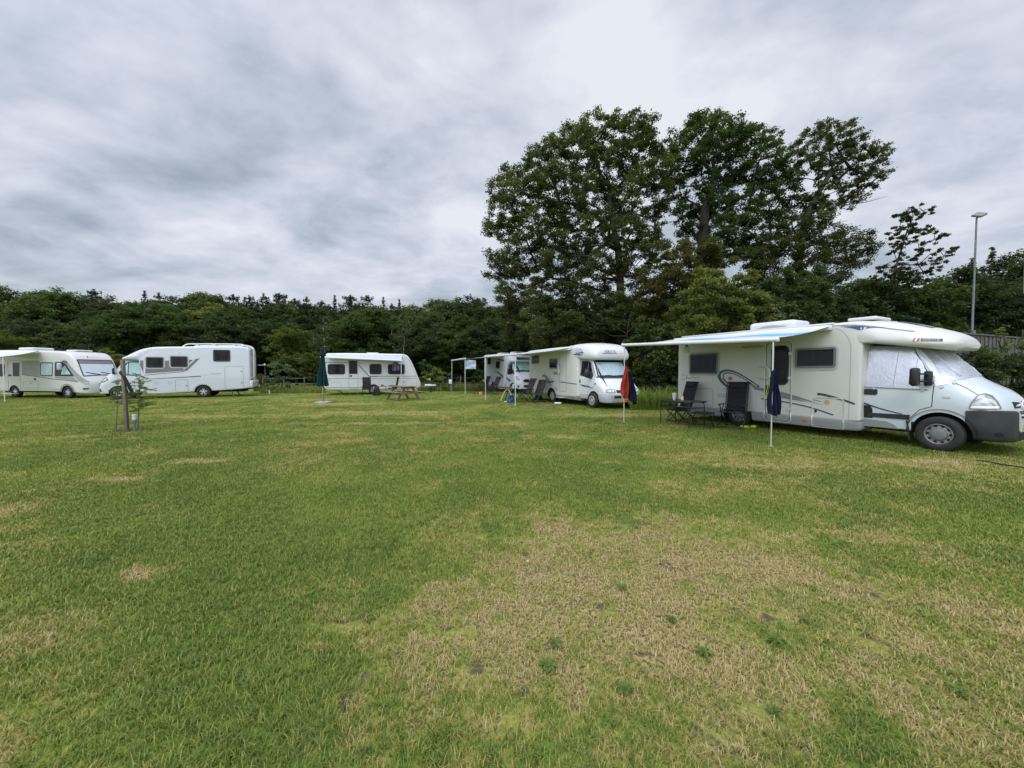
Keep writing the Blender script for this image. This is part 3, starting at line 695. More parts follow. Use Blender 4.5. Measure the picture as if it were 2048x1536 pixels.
# ---------------------------------------------------------------- the second motorhome, with its front to us
def motorhome_white():
    h = dims((.42, -.907)); org = (4.385, 17.02)
    r = vehicle('motorhome', 'white motorhome with a rounded cab pod, pale blue windscreen blind and swan emblems', 'motorhome', org, h, 'motorhomes on the camping field')
    P = m('white_paint')
    liv = loft_mb([(-5.75, .42, 2.74, 1.09, 1.11, 1.2, 1.10, .03, .2, .08, .03), (-3, .42, 2.76, 1.09, 1.11, 1.2, 1.10, .03, .2, .08, .03), (-1.4, .42, 2.76, 1.09, 1.11, 1.2, 1.08, .03, .2, .12, .04), (-1.0, .42, 2.6, 1.02, 1.05, 1.2, 1.02, .03, .2, .12, .04)], 34, front=.12, rear=.06).obj('living_body', m('ivory_paint'), r)
    sk = loft_mb([(-5.73, .26, .475, 1.08, 1.115, .4, 1.115, .05, .1, .02, 0), (-1.0, .26, .475, 1.03, 1.06, .4, 1.06, .05, .1, .02, 0)], 24, rear=.04).obj('skirt', m('silver_grey'), r)
    cut(liv, [(-3.3, .33, .42, -1.3, -.7), (-3.3, .33, .42, .7, 1.3)], m('wheel_well')); cut(sk, [(-3.3, .33, .42, -1.3, -.7), (-3.3, .33, .42, .7, 1.3)], m('wheel_well'))
    pod = loft_mb([(-1.75, 2.3, 2.77, 1.05, 1.11, 2.5, 1.02, .05, .1, .12, .05), (-1.3, 2.22, 2.82, 1.06, 1.12, 2.5, .98, .08, .2, .16, .06), (-.8, 2.14, 2.82, 1.05, 1.115, 2.45, .94, .10, .2, .18, .06), (-.5, 2.10, 2.79, 1.03, 1.10, 2.42, .92, .12, .2, .18, .06), (-.2, 2.08, 2.73, .99, 1.07, 2.38, .88, .14, .2, .2, .05), (-.02, 2.08, 2.63, .93, 1.01, 2.34, .82, .14, .2, .2, .04), (.09, 2.11, 2.52, .85, .92, 2.30, .76, .12, .15, .14, .03), (.14, 2.17, 2.42, .76, .80, 2.29, .68, .06, .1, .08, .02)], 50).obj('cab_pod', P, r)
    cab = loft_mb([(-1.2, .36, 2.16, .93, .985, 1.15, .82, .05, .3, .08, .03), (-.35, .36, 2.12, .93, .985, 1.15, .80, .05, .3, .08, .06), (-.05, .36, 1.74, .93, .985, 1.1, .82, .05, .3, .06, .22), (.14, .34, 1.37, .93, .985, 1.05, .86, .05, .3, .06, .25), (.26, .32, 1.27, .93, .985, 1.0, .86, .05, .2, .06, .14), (.5, .32, 1.06, .93, .98, .9, .86, .05, .2, .08, .10), (.68, .32, .90, .92, .965, .78, .84, .06, .2, .08, .08), (.80, .32, .78, .88, .92, .70, .80, .06, .1, .06, .05), (.85, .34, .70, .84, .87, .62, .76, .06, .1, .05, .03)], 56).obj('cab', P, r)
    cut(cab, [(0, .33, .41, -1.2, -.62), (0, .33, .41, .62, 1.2)], m('wheel_well'))
    bum = loft_mb([(.40, .27, .68, .93, 1.0, .5, .985, .06, .1, .04, 0), (.6, .26, .69, .92, 1.0, .5, .98, .06, .1, .05, 0), (.78, .26, .69, .88, .95, .48, .93, .07, .1, .05, 0), (.88, .27, .67, .80, .86, .46, .84, .08, .1, .06, 0), (.93, .30, .62, .66, .72, .46, .68, .08, .1, .06, 0)], 28).obj('bumper', m('bumper_silver'), r)
    cut(bum, [(0, .33, .41, -1.2, -.62), (0, .33, .41, .62, 1.2)], m('wheel_well'))
    bl, bc, bp, bb = bvh_of(liv, sk), bvh_of(cab), bvh_of(pod), bvh_of(bum)
    ws = stroke('windscreen', bc, [(-.86, 1.33), (.86, 1.33), (.78, 2.12), (-.78, 2.12)], 'F', .07, m('window_rubber'), r, off=.008, closed=True)
    decal('windscreen_glass', bc, [(-.85, 1.34), (.85, 1.34), (.77, 2.11), (-.77, 2.11)], 'F', m('dark_glass'), ws, off=.006)
    decal('windscreen_blind', bc, [(-.79, 1.40), (.79, 1.40), (.73, 1.98), (-.73, 1.98)], 'F', m('blind_blue'), ws, off=.010)
    wp = MB()
    for y0, y1 in ((-.75, .0), (.0, .72)): stroke('', bc, [(y0, 1.37), ((y0+y1)/2, 1.40), (y1, 1.36)], 'F', .028, None, None, off=.03, mb=wp)
    wp.obj('wiper', m('black_plastic'), r)
    decal('cowl_panel', bc, [(-.80, 1.27), (.80, 1.27), (.82, 1.325), (-.82, 1.325)], 'F', m('mid_grey'), r, off=.006)
    stroke('hood_seam', bc, spline([(-.84, 1.26), (-.74, 1.0), (-.56, .80)]), 'F', .012, m('seam_grey'), r, off=.003)
    stroke('hood_seam', bc, spline([(.84, 1.26), (.74, 1.0), (.56, .80)]), 'F', .012, m('seam_grey'), r, off=.003)
    gr = decal('grille', bc, [(-.42, .79), (.42, .79), (.34, .60), (-.34, .60)], 'F', m('wheel_well'), r, off=.016)
    mb = MB()
    for z in (.65, .70, .75): stroke('', bc, [(-.38, z), (.38, z)], 'F', .012, None, None, off=.026, mb=mb)
    mb.obj('grille_slat_pattern', m('mid_grey'), gr)
    for s in (-1, 1):
        pts = [(s*.46, .69), (s*.50, .80), (s*.70, .83), (s*.88, .82), (s*.90, .70), (s*.70, .675)]
        hl = decal('headlight', bc, pts, 'F', m('lamp_clear'), r, off=.018, res=.05)
        stroke('lamp_rim', bc, pts, 'F', .014, m('mid_grey'), hl, off=.022, closed=True)
        for q in (.58, .74): decal('reflector', bc, circ(s*q, .755, .045, 14), 'F', m('lamp_white'), hl, off=.026, res=.04)
        decal('fog_intake', bb, [(s*.22, .46), (s*.60, .46), (s*.58, .56), (s*.22, .56)], 'F', m('wheel_well'), r, off=.006)
        decal('fog_lamp', bb, circ(s*.70, .515, .045), 'F', m('lamp_clear'), r, off=.010)
    decal('lower_intake', bb, rrect(-.16, .46, .16, .56, .02), 'F', m('wheel_well'), r, off=.006)
    stroke('bumper_groove', bb, [(-.86, .42), (.86, .42)], 'F', .02, m('seam_grey'), r, off=.003)
    np_ = decal('number_plate', bb, rrect(-.26, .30, .26, .41, .01), 'F', m('plate_yellow'), r, off=.016)
    lettering('plate_lettering', '51-GH-BZ', .08, bb, 'F', 0, .325, m('gap_dark'), np_, off=.02)
    for s, v in ((-1, 'R'), (1, 'L')):
        d = door_lines(r, bc, v, [(-1.08, 2.08), (-1.10, .40), (-.47, .44), (-.38, .68), (-.20, .80), (.02, .90), (.03, 1.28), (-.36, 2.08)], mt='seam_grey')
        wn = [(-.98, 2.04), (-.55, 2.02), (-.38, 1.98), (-.10, 1.40), (-.15, 1.28), (-.62, 1.36), (-1.0, 1.42)]
        stroke('cab_window_frame', bc, wn, v, .05, m('window_rubber'), d, off=.006, closed=True)
        decal('cab_window', bc, wn, v, m('dark_glass'), d, off=.004)
        stroke('quarter_bar', bc, [(-.50, 1.36), (-.50, 2.0)], v, .03, m('mid_grey'), d, off=.012)
        decal('door_handle', bc, rrect(-1.06, 1.06, -.94, 1.22, .03), v, m('black_plastic'), d, off=.015)
        decal('side_repeater', bc, circ(.13, 1.05, .04), v, m('black_plastic'), r, off=.012)
        mb = MB()
        stroke('', bc, [(-1.0, .985), (-.25, .93)], v, .03, None, None, off=.005, mb=mb); stroke('', bc, [(-.85, .935), (-.02, .865)], v, .035, None, None, off=.005, mb=mb)
        mb.obj('blue_line_graphic', m('blue_decal'), r)
        stroke('blue_line_graphic', bl, [(-2.45, 1.07), (-1.1, 1.0)], v, .04, m('blue_decal'), r, off=.005)
        decal('sill_panel', bc, [(-1.12, .40), (-.50, .42), (-.46, .56), (-1.12, .56)], v, m('light_grey'), r, off=.006)
        e = part_empty('door_mirror', r); k = MB(); k.ball((-.20, s*1.16, 1.50), .17, 10, sc=(.55, .75, 1.15)); k.obj('mirror_housing', m('dark_plastic'), e)
        k = MB(); k.box((-.16, s*1.01, 1.42), (.16, .12, .30), bev=.04); k.obj('mirror_foot', m('dark_plastic'), e)
        # pod graphics
        mb = MB(); x0 = -1.05
        decal('', bp, spline([(x0-.42, 2.45), (x0-.30, 2.60), (x0-.05, 2.66), (x0+.18, 2.58), (x0+.42, 2.40), (x0+.1, 2.40), (x0-.12, 2.43), (x0-.2, 2.52), (x0-.28, 2.52)], 4), v, None, None, off=.005, mb=mb)
        mb.obj('swan_graphic', m('light_grey'), r)
        mb = MB(); decal('', bp, spline([(x0-.38, 2.36), (x0-.1, 2.34), (x0+.2, 2.33), (x0+.38, 2.40), (x0+.52, 2.42), (x0+.3, 2.45), (x0+.02, 2.46), (x0-.1, 2.39)], 4), v, None, None, off=.006, mb=mb)
        stroke('', bp, spline([(x0+.1, 2.31), (x0+.32, 2.31), (x0+.45, 2.38), (x0+.36, 2.50), (x0+.15, 2.62)]), v, .022, None, None, off=.006, mb=mb)
        mb.obj('blue_wave_graphic', m('blue_decal'), r)
    # wall side with the awning
    v = 'R'
    window(r, bl, v, -5.36, 2.02, -4.62, 2.42, .04, 'mid_grey', 'tinted_pane', .05, outer='light_grey')
    window(r, bl, v, -3.46, 1.75, -2.72, 2.18, .04, 'mid_grey', 'tinted_pane', .05, outer='light_grey')
    stroke('entry_door', bl, rrect(-2.52, .62, -1.92, 2.46, .06), v, .025, m('seam_grey'), r, off=.008, closed=True)
    hatch(r, bl, v, -5.45, 1.10, -4.70, 1.72, 'seam_grey', .05, .02, .005)
    decal('vent_grille', bl, rrect(-3.05, 1.42, -2.72, 1.56, .02), v, m('grey_decal'), r, off=.008)
    decal('vent_grille', bl, rrect(-3.05, .62, -2.72, .80, .02), v, mat('vent_beige', (.42, .36, .27), .6), r, off=.008)
    hd = MB(); hd.tube(spline([(-2.62, -1.12, 1.86), (-2.58, -1.2, 1.86), (-2.45, -1.22, 1.78), (-2.38, -1.22, 1.60), (-2.42, -1.2, 1.48), (-2.62, -1.12, 1.46)], 6), .025, 8); hd.obj('grab_rail', m('white_plastic'), r)
    decal('swan_graphic', bl, spline([(-4.30, 1.30), (-4.1, 1.42), (-3.75, 1.36), (-3.45, 1.15), (-3.3, 1.0), (-3.55, .98), (-3.8, 1.05), (-3.9, 1.22), (-4.05, 1.28)], 4), v, m('grey_decal'), r, off=.005)
    mb = MB(); decal('', bl, spline([(-3.9, 1.0), (-3.5, .97), (-3.2, 1.03), (-2.95, 1.08), (-3.3, 1.10), (-3.6, 1.04)], 4), v, None, None, off=.006, mb=mb)
    stroke('', bl, spline([(-3.6, .90), (-3.3, .90), (-3.15, 1.0), (-3.25, 1.18), (-3.5, 1.32)]), v, .025, None, None, off=.006, mb=mb); mb.obj('blue_wave_graphic', m('blue_decal'), r)
    decal('marker_lamp', bl, rrect(-1.45, .36, -1.36, .40, .015), v, m('amber'), r, off=.012)
    # lettering on the pod front
    lettering('pod_lettering', 'ADRIATIK', .14, bp, 'F', -.18, 2.40, m('blue_decal'), r, off=.006, bold=.003)
    mb = MB(); stroke('', bp, [(-.62, 2.365), (.20, 2.365)], 'F', .022, None, None, off=.006, mb=mb); mb.obj('lettering_underline', m('blue_decal'), r)
    lettering('pod_small_lettering', '680 SP', .065, bp, 'F', .42, 2.345, m('light_grey'), r, off=.006)
    roof_box(r, 'roof_hatch', -2.7, -2.0, -.4, .3, 2.78, 2.86, bev=.03); roof_box(r, 'roof_hatch', -4.9, -4.4, -.3, .2, 2.78, 2.85, bev=.03)
    for y in (-.95, .95): wheel(r, 0, y, .335, .21, 'trim'); wheel(r, -3.3, y, .335, .21, 'trim')
    u = MB(); u.box((-2.3, 0, .34), (6.2, 1.4, .12)); u.obj('chassis', m('wheel_well'), r)
    b = MB(); b.box((-2.25, -1.2, .33), (.55, .26, .03), bev=.008); b.obj('entry_step', m('aluminium'), r)
    inv = Matrix.Rotation(-r.rotation_euler[2], 4, 'Z') @ Matrix.Translation(-r.location)
    l0 = inv @ gpt(971, 799); l1 = inv @ gpt(1030.6, 811.5)
    yf = (l0.y+l1.y)/2
    awning(r, -1, l0.x-.1, -1.45, -1.17, 2.60, yf, 2.45, 2.28, 'awning_white', legfoot=((l0.x, l0.y), (l1.x, l1.y))) if False else awning_pts(r, (l0.x, l0.y), (l1.x, l1.y), (-5.65, -1.50), -1.16, 2.64, 2.40, 2.36)
    return r
def awning_pts(root, f0, f1, xr, yb, zb, z0, z1, fabric='awning_white', skip=None, sag=.04):
    """awning between the wall (x range xr at yb) and a lead rail standing over the leg feet f0, f1"""
    a = part_empty('awning', root)
    c = MB(); c.box(((xr[0]+xr[1])/2, yb, zb), (xr[1]-xr[0], .13, .13), bev=.035); c.obj('awning_cassette', m('awning_white'), a)
    A0, A1 = Vector((*f0, z0)), Vector((*f1, z1)); B0, B1 = Vector((xr[0], yb, zb+.04)), Vector((xr[1], yb, zb+.04))
    n, k = 24, 10; vs = []
    for i in range(n+1):
        f = A0.lerp(A1, i/n); b = B0.lerp(B1, i/n)
        for j in range(k+1): p = b.lerp(f, j/k); p.z -= sag*math.sin(math.pi*j/k)*(.7+.3*math.sin(i*.6)); vs.append(p)
    fs = [[i*(k+1)+j, (i+1)*(k+1)+j, (i+1)*(k+1)+j+1, i*(k+1)+j+1] for i in range(n) for j in range(k)]
    t = MB(); t.add(vs+[p-Vector((0, 0, .004)) for p in vs], fs+[[q+len(vs) for q in f[::-1]] for f in fs]); t.obj('awning_cloth', m(fabric), a)
    t = MB(); d = (A1-A0).normalized(); t.tube([A0-d*.08, A1+d*.08], .05, 10)
    for p in (A0-d*.08, A1+d*.08): t.ball(p, .055, 6)
    t.obj('lead_rail', m('awning_white'), a)
    for i, (b, f) in enumerate(((B0, A0), (B1, A1))):
        ar = MB(); e = b.lerp(f, .5)+d*(.4 if i == 0 else -.4); e.z -= .06; ar.tube([b-Vector((0, 0, .08)), e, f-Vector((0, 0, .02))], .02, 6); ar.obj('folding_arm', m('aluminium'), a)
        if skip == i: continue
        l = MB(); g = Vector((f.x, f.y, 0)); l.tube([f, f.lerp(g, .5)], .021, 8); l.tube([f.lerp(g, .48), g], .017, 8); l.box((g.x, g.y, .012), (.08, .08, .02), bev=.005); l.obj('awning_leg', m('awning_white'), a)
    return a
def local(root, p): return Matrix.Rotation(-root.rotation_euler[2], 4, 'Z') @ Matrix.Translation(-root.location) @ Vector(p)
B = motorhome_white()

# ---------------------------------------------------------------- newer van-based cab shared by two motorhomes
def modern_cab(r, paint, blind, windscreen=True):
    cab = loft_mb([(-1.3, .34, 2.26, .95, 1.02, 1.2, .84, .05, .3, .08, .03), (-.30, .34, 2.24, .95, 1.02, 1.2, .82, .05, .3, .08, .06), (-.05, .34, 1.92, .95, 1.02, 1.2, .84, .05, .3, .06, .18), (.14, .33, 1.60, .95, 1.02, 1.15, .88, .05, .3, .06, .18), (.25, .32, 1.50, .95, 1.02, 1.1, .90, .05, .2, .06, .10), (.45, .32, 1.38, .94, 1.01, 1.0, .88, .06, .2, .10, .06), (.65, .32, 1.20, .92, .97, .9, .82, .08, .2, .12, .05), (.78, .31, 1.02, .87, .90, .8, .74, .08, .2, .12, .04), (.86, .31, .86, .74, .78, .7, .62, .08, .1, .1, .03), (.90, .34, .74, .55, .6, .6, .5, .08, .1, .08, .02)], 56).obj('cab', paint, r)
    cut(cab, [(0, .345, .42, -1.2, -.62), (0, .345, .42, .62, 1.2)], m('wheel_well'))
    bc = bvh_of(cab)
    ws = stroke('windscreen', bc, [(-.86, 1.58), (.86, 1.58), (.80, 2.24), (-.80, 2.24)], 'F', .07, m('window_rubber'), r, off=.008, closed=True)
    decal('windscreen_glass', bc, [(-.85, 1.59), (.85, 1.59), (.79, 2.23), (-.79, 2.23)], 'F', m('dark_glass'), ws, off=.006)
    decal('windscreen_blind', bc, [(-.81, 1.63), (.81, 1.63), (.76, 2.20), (-.76, 2.20)], 'F', m(blind), ws, off=.010)
    wp = MB()
    for y0, y1 in ((-.72, .02), (.0, .72)): stroke('', bc, [(y0, 1.60), ((y0+y1)/2, 1.64), (y1, 1.61)], 'F', .03, None, None, off=.03, mb=wp)
    wp.obj('wiper', m('black_plastic'), r)
    gr = decal('grille', bc, [(-.55, .88), (-.40, .98), (.40, .98), (.55, .88), (.40, .78), (-.40, .78)], 'F', m('wheel_well'), r, off=.012)
    stroke('grille_trim', bc, [(-.56, .90), (-.40, 1.0), (.40, 1.0), (.56, .90)], 'F', .025, m('chrome'), gr, off=.016)
    decal('lower_intake', bc, rrect(-.5, .42, .5, .60, .05), 'F', m('dark_plastic'), r, off=.012)
    np_ = decal('number_plate', bc, rrect(-.26, .62, .26, .73, .01), 'F', m('plate_yellow'), r, off=.02)
    for s, v in ((-1, 'R'), (1, 'L')):
        pts = [(.42, 1.10), (.50, 1.24), (.62, 1.18), (.74, 1.02), (.78, .93), (.62, .98)]
        hl = decal('headlight', bc, pts, v, m('lamp_clear'), r, off=.012, res=.04)
        stroke('lamp_rim', bc, pts, v, .022, m('black_plastic'), hl, off=.014, closed=True, step=.03)
        d = door_lines(r, bc, v, [(-1.12, 2.20), (-1.14, .36), (-.44, .38), (-.36, .66), (-.2, .82), (.0, .92), (.02, 1.40), (-.34, 2.20)], mt='seam_grey')
        wn = [(-1.0, 2.12), (-.50, 2.12), (-.36, 2.06), (-.06, 1.50), (-.12, 1.40), (-.60, 1.36), (-1.0, 1.38)]
        stroke('cab_window_frame', bc, wn, v, .06, m('window_rubber'), d, off=.007, closed=True)
        decal('cab_window', bc, wn, v, m(blind) if v == 'L' else m('dark_glass'), d, off=.004)
        stroke('quarter_bar', bc, [(-.44, 1.40), (-.44, 2.08)], v, .035, m('window_rubber'), d, off=.012)
        decal('door_handle', bc, rrect(-1.06, 1.02, -.90, 1.10, .03), v, m('black_plastic'), d, off=.015)
        decal('fog_intake', bc, [(.70, .42), (.82, .44), (.84, .58), (.76, .60)], v, m('dark_plastic'), r, off=.010, res=.04)
        stroke('sill_moulding', bc, [(-1.14, .36), (-.46, .38)], v, .06, m('dark_plastic'), r, off=.012)
        mirror(r, .06, s*1.02, 1.58, s)
    for y in (-.98, .98): wheel(r, 0, y, .35, .22, 'alloy')
    return cab, bc

# ---------------------------------------------------------------- third motorhome, half hidden by the second
def motorhome_behind():
    h = dims((.40, -.917)); org = (.889+.05, 28.35)
    r = vehicle('motorhome', 'white motorhome with a teal windscreen blind, half hidden behind the one with swan emblems', 'motorhome', org, h, 'motorhomes on the camping field')
    P = m('cool_paint')
    liv = loft_mb([(-5.75, .36, 2.96, 1.12, 1.14, 1.2, 1.12, .05, .2, .10, .03), (-3, .36, 2.94, 1.12, 1.14, 1.2, 1.12, .05, .2, .10, .03), (-1.3, .36, 2.84, 1.12, 1.14, 1.2, 1.08, .05, .2, .12, .04), (-.7, 2.0, 2.78, 1.06, 1.12, 2.3, 1.02, .08, .2, .14, .04), (-.2, 2.20, 2.66, 1.0, 1.08, 2.4, .92, .1, .2, .14, .03), (.1, 2.26, 2.50, .92, .98, 2.36, .84, .08, .1, .08, .02), (.2, 2.30, 2.42, .8, .86, 2.36, .76, .04, .05, .04, .01)], 44, rear=.08)
    liv = liv.obj('living_body', P, r)
    cut(liv, [(-3.6, .345, .42, -1.3, -.7), (-3.6, .345, .42, .7, 1.3)], m('wheel_well'))
    cab, bc = modern_cab(r, P, 'blind_teal'); bl = bvh_of(liv)
    decal('pod_skylight', bl, [(-.72, 2.42), (.72, 2.42), (.62, 2.62), (-.62, 2.62)], 'F', m('dark_glass'), r, off=.012)
    v = 'R'
    window(r, bl, v, -4.80, 2.18, -4.15, 2.64, .05, 'window_rubber', 'tinted_pane', .05); window(r, bl, v, -2.88, 1.84, -2.18, 2.34, .05, 'window_rubber', 'tinted_pane', .05)
    stroke('entry_door', bl, rrect(-2.08, .45, -1.5, 2.45, .06), v, .025, m('seam_grey'), r, off=.008, closed=True)
    decal('dark_stripe_graphic', bl, [(-3.1, 1.60), (-2.4, 1.52), (-1.35, 1.22), (-1.35, 1.08), (-2.0, 1.28), (-2.6, 1.47)], v, m('dark_decal'), r, off=.005)
    decal('dark_stripe_graphic', bc, [(-1.1, 1.16), (-.55, .98), (-.30, .95), (-.55, .78), (-.85, .93), (-1.1, 1.03)], v, m('dark_decal'), r, off=.005)
    decal('grey_panel_graphic', bl, [(-4.5, 1.2), (-3.6, 1.3), (-3.2, .75), (-4.3, .62)], v, m('light_grey'), r, off=.004)
    decal('dark_band_graphic', bl, [(-3.0, 2.62), (-1.3, 2.44), (-1.3, 2.34), (-2.2, 2.42)], v, m('dark_decal'), r, off=.004)
    for y in (-1.0, 1.0): wheel(r, -3.6, y, .35, .22, 'alloy')
    u = MB(); u.box((-2.3, 0, .36), (6.2, 1.4, .14)); u.obj('chassis', m('wheel_well'), r)
    roof_box(r, 'roof_air_conditioner', -1.75, -.95, -.45, .4, 2.82, 3.06, bev=.07); roof_box(r, 'roof_hatch', -4.3, -3.5, -.5, .25, 2.95, 3.08, bev=.04)
    b = MB(); b.box((-1.8, -1.25, .30), (.5, .3, .03), bev=.008); b.obj('entry_step', m('aluminium'), r)
    f0, f1 = local(r, gpt(904, 783)), local(r, gpt(930.4, 788.4))
    awning_pts(r, (f0.x, f0.y), (f1.x, f1.y), (-5.3, -1.35), -1.2, 2.78, 2.42, 2.46)
    return r
Cv = motorhome_behind()

# ---------------------------------------------------------------- caravan
def caravan():
    h = dims((.93, .367)); lx = (-h[1], h[0]); org = (-12.305+1.12*lx[0], 25.2+1.12*lx[1])
    r = vehicle('caravan', 'white touring caravan with a pulled-out grey awning behind the picnic table', 'caravan', org, h)
    P = m('white_paint')
    bd = loft_mb([(0, .50, 2.60, 1.09, 1.12, 1.2, 1.10, .05, .2, .10, .02), (.25, .36, 2.76, 1.09, 1.12, 1.2, 1.08, .06, .2, .12, .03), (2.5, .33, 2.80, 1.09, 1.12, 1.2, 1.08, .06, .2, .12, .03), (4.9, .34, 2.79, 1.09, 1.12, 1.2, 1.08, .06, .2, .12, .03), (5.3, .34, 2.70, 1.08, 1.115, 1.2, 1.05, .06, .2, .14, .03), (5.6, .35, 2.30, 1.07, 1.11, 1.1, 1.02, .06, .2, .14, .03), (5.85, .37, 1.75, 1.06, 1.10, 1.0, 1.0, .06, .2, .14, .03), (6.02, .40, 1.32, 1.04, 1.08, .9, .98, .06, .2, .12, .03), (6.16, .44, .98, 1.0, 1.04, .7, .95, .06, .1, .08, .02), (6.24, .50, .80, .94, .97, .65, .9, .05, .05, .05, .01)], 56, rear=.08).obj('body', P, r)
    cut(bd, [(3.05, .32, .38, -1.3, -.8), (3.05, .32, .38, .8, 1.3)], m('wheel_well'))
    bl = bvh_of(bd); v = 'R'
    window(r, bl, v, .25, 1.40, 1.24, 2.03, .10, 'window_rubber', 'tinted_pane', .06)
    window(r, bl, v, 2.83, 1.40, 3.55, 2.05, .10, 'window_rubber', 'tinted_pane', .06)
    window(r, bl, v, 4.02, 1.40, 5.09, 2.05, .10, 'window_rubber', 'tinted_pane', .06)
    d = stroke('entry_door', bl, rrect(1.49, .41, 2.06, 2.31, .05), v, .025, m('seam_grey'), r, off=.008, closed=True)
    decal('door_window', bl, rrect(1.52, 1.40, 2.03, 2.29, .04), v, m('dark_glass'), d, off=.012)
    decal('door_handle', bl, rrect(1.53, 1.22, 1.70, 1.32, .04), v, m('black_plastic'), d, off=.02)
    mb = MB()
    stroke('', bl, [(.06, 2.15), (1.47, 2.15)], v, .035, None, None, off=.004, mb=mb); stroke('', bl, [(2.12, 2.13), (2.30, 2.13)], v, .03, None, None, off=.004, mb=mb)
    stroke('', bl, [(2.10, 2.02), (2.78, 1.235), (3.3, 1.235)], v, .05, None, None, off=.004, mb=mb); stroke('', bl, [(3.3, 1.235), (5.95, 1.235)], v, .03, None, None, off=.004, mb=mb)
    stroke('', bl, [(.04, 1.10), (6.0, 1.075)], v, .018, None, None, off=.004, mb=mb); stroke('', bl, [(.04, 1.0), (.40, 1.0)], v, .03, None, None, off=.004, mb=mb)
    stroke('', bl, [(.12, .50), (2.6, .47)], v, .03, None, None, off=.004, mb=mb)
    mb.obj('dark_line_graphic', m('dark_decal'), r)
    hatch(r, bl, v, .25, .50, 1.02, .81, 'seam_grey', .03, .016, .004, name='service_door'); hatch(r, bl, v, 4.3, .55, 5.0, .9, 'seam_grey', .03, .016, .004, name='service_door')
    decal('small_badge', bl, circ(5.12, .82, .035), v, m('red_lamp'), r, off=.006)
    stroke('front_trim', bl, spline([(5.0, 2.72), (5.35, 2.45), (5.65, 1.85), (5.88, 1.2), (5.95, .5)]), v, .03, m('light_grey'), r, off=.005)
    decal('front_window', bl, rrect(-.8, 1.40, .8, 2.15, .1), 'F', m('dark_glass'), r, off=.015)
    roof_box(r, 'roof_hatch', 2.65, 3.4, -.9, -.2, 2.80, 2.87, bev=.03)
    for y in (-1.0, 1.0): wheel(r, 3.05, y, .32, .19, 'trim')
    hi = MB(); hi.tube([(6.0, -.5, .44), (7.3, 0, .46)], .035, 6); hi.tube([(6.0, .5, .44), (7.3, 0, .46)], .035, 6); hi.obj('tow_bar', m('galvanised'), r)
    hi = MB(); hi.lathe([(.02, 6.65), (.10, 6.68), (.10, 7.1), (.07, 7.16), (.05, 7.5), (.02, 7.52)], (0, 0, .52), 'X', 16); hi.obj('hitch_cover', m('white_plastic'), r)
    jw = MB(); jw.tube([(7.15, .12, .78), (7.15, .12, .06)], .03, 8); jw.lathe([(.10, -.03), (.10, .03)], (7.15, .12, .10), 'Y', 20); jw.tube([(7.15, .12, .78), (7.28, .12, .82)], .015, 6); jw.obj('jockey_wheel', m('dark_plastic'), r)
    for x in (.75, 5.4):
        for y in (-.85, .85): s = MB(); s.tube([(x, y, .36), (x+(.25 if x < 2 else -.25), y, .02)], .03, 6); s.box((x+(.25 if x < 2 else -.25), y, .02), (.14, .14, .03), bev=.008); s.obj('corner_steady', m('galvanised'), r)
    u = MB(); u.box((2.9, 0, .34), (5.2, 1.3, .08)); u.obj('chassis', m('wheel_well'), r)
    st = MB(); st.box((1.8, -1.45, .20), (.55, .32, .04), bev=.01)
    for x in (1.58, 2.02): st.box((x, -1.45, .09), (.03, .28, .18))
    st.obj('door_step', m('mid_grey'), r)
    f0, f1 = local(r, gpt(646, 792)), local(r, gpt(803, 789))
    awning_pts(r, (f0.x, f0.y), (f1.x, f1.y), (.30, 4.95), -1.17, 2.66, 2.47, 2.30, 'awning_grey')
    return r
mat('awning_grey', (.47, .49, .53), .55, vary=.05)
D = caravan()

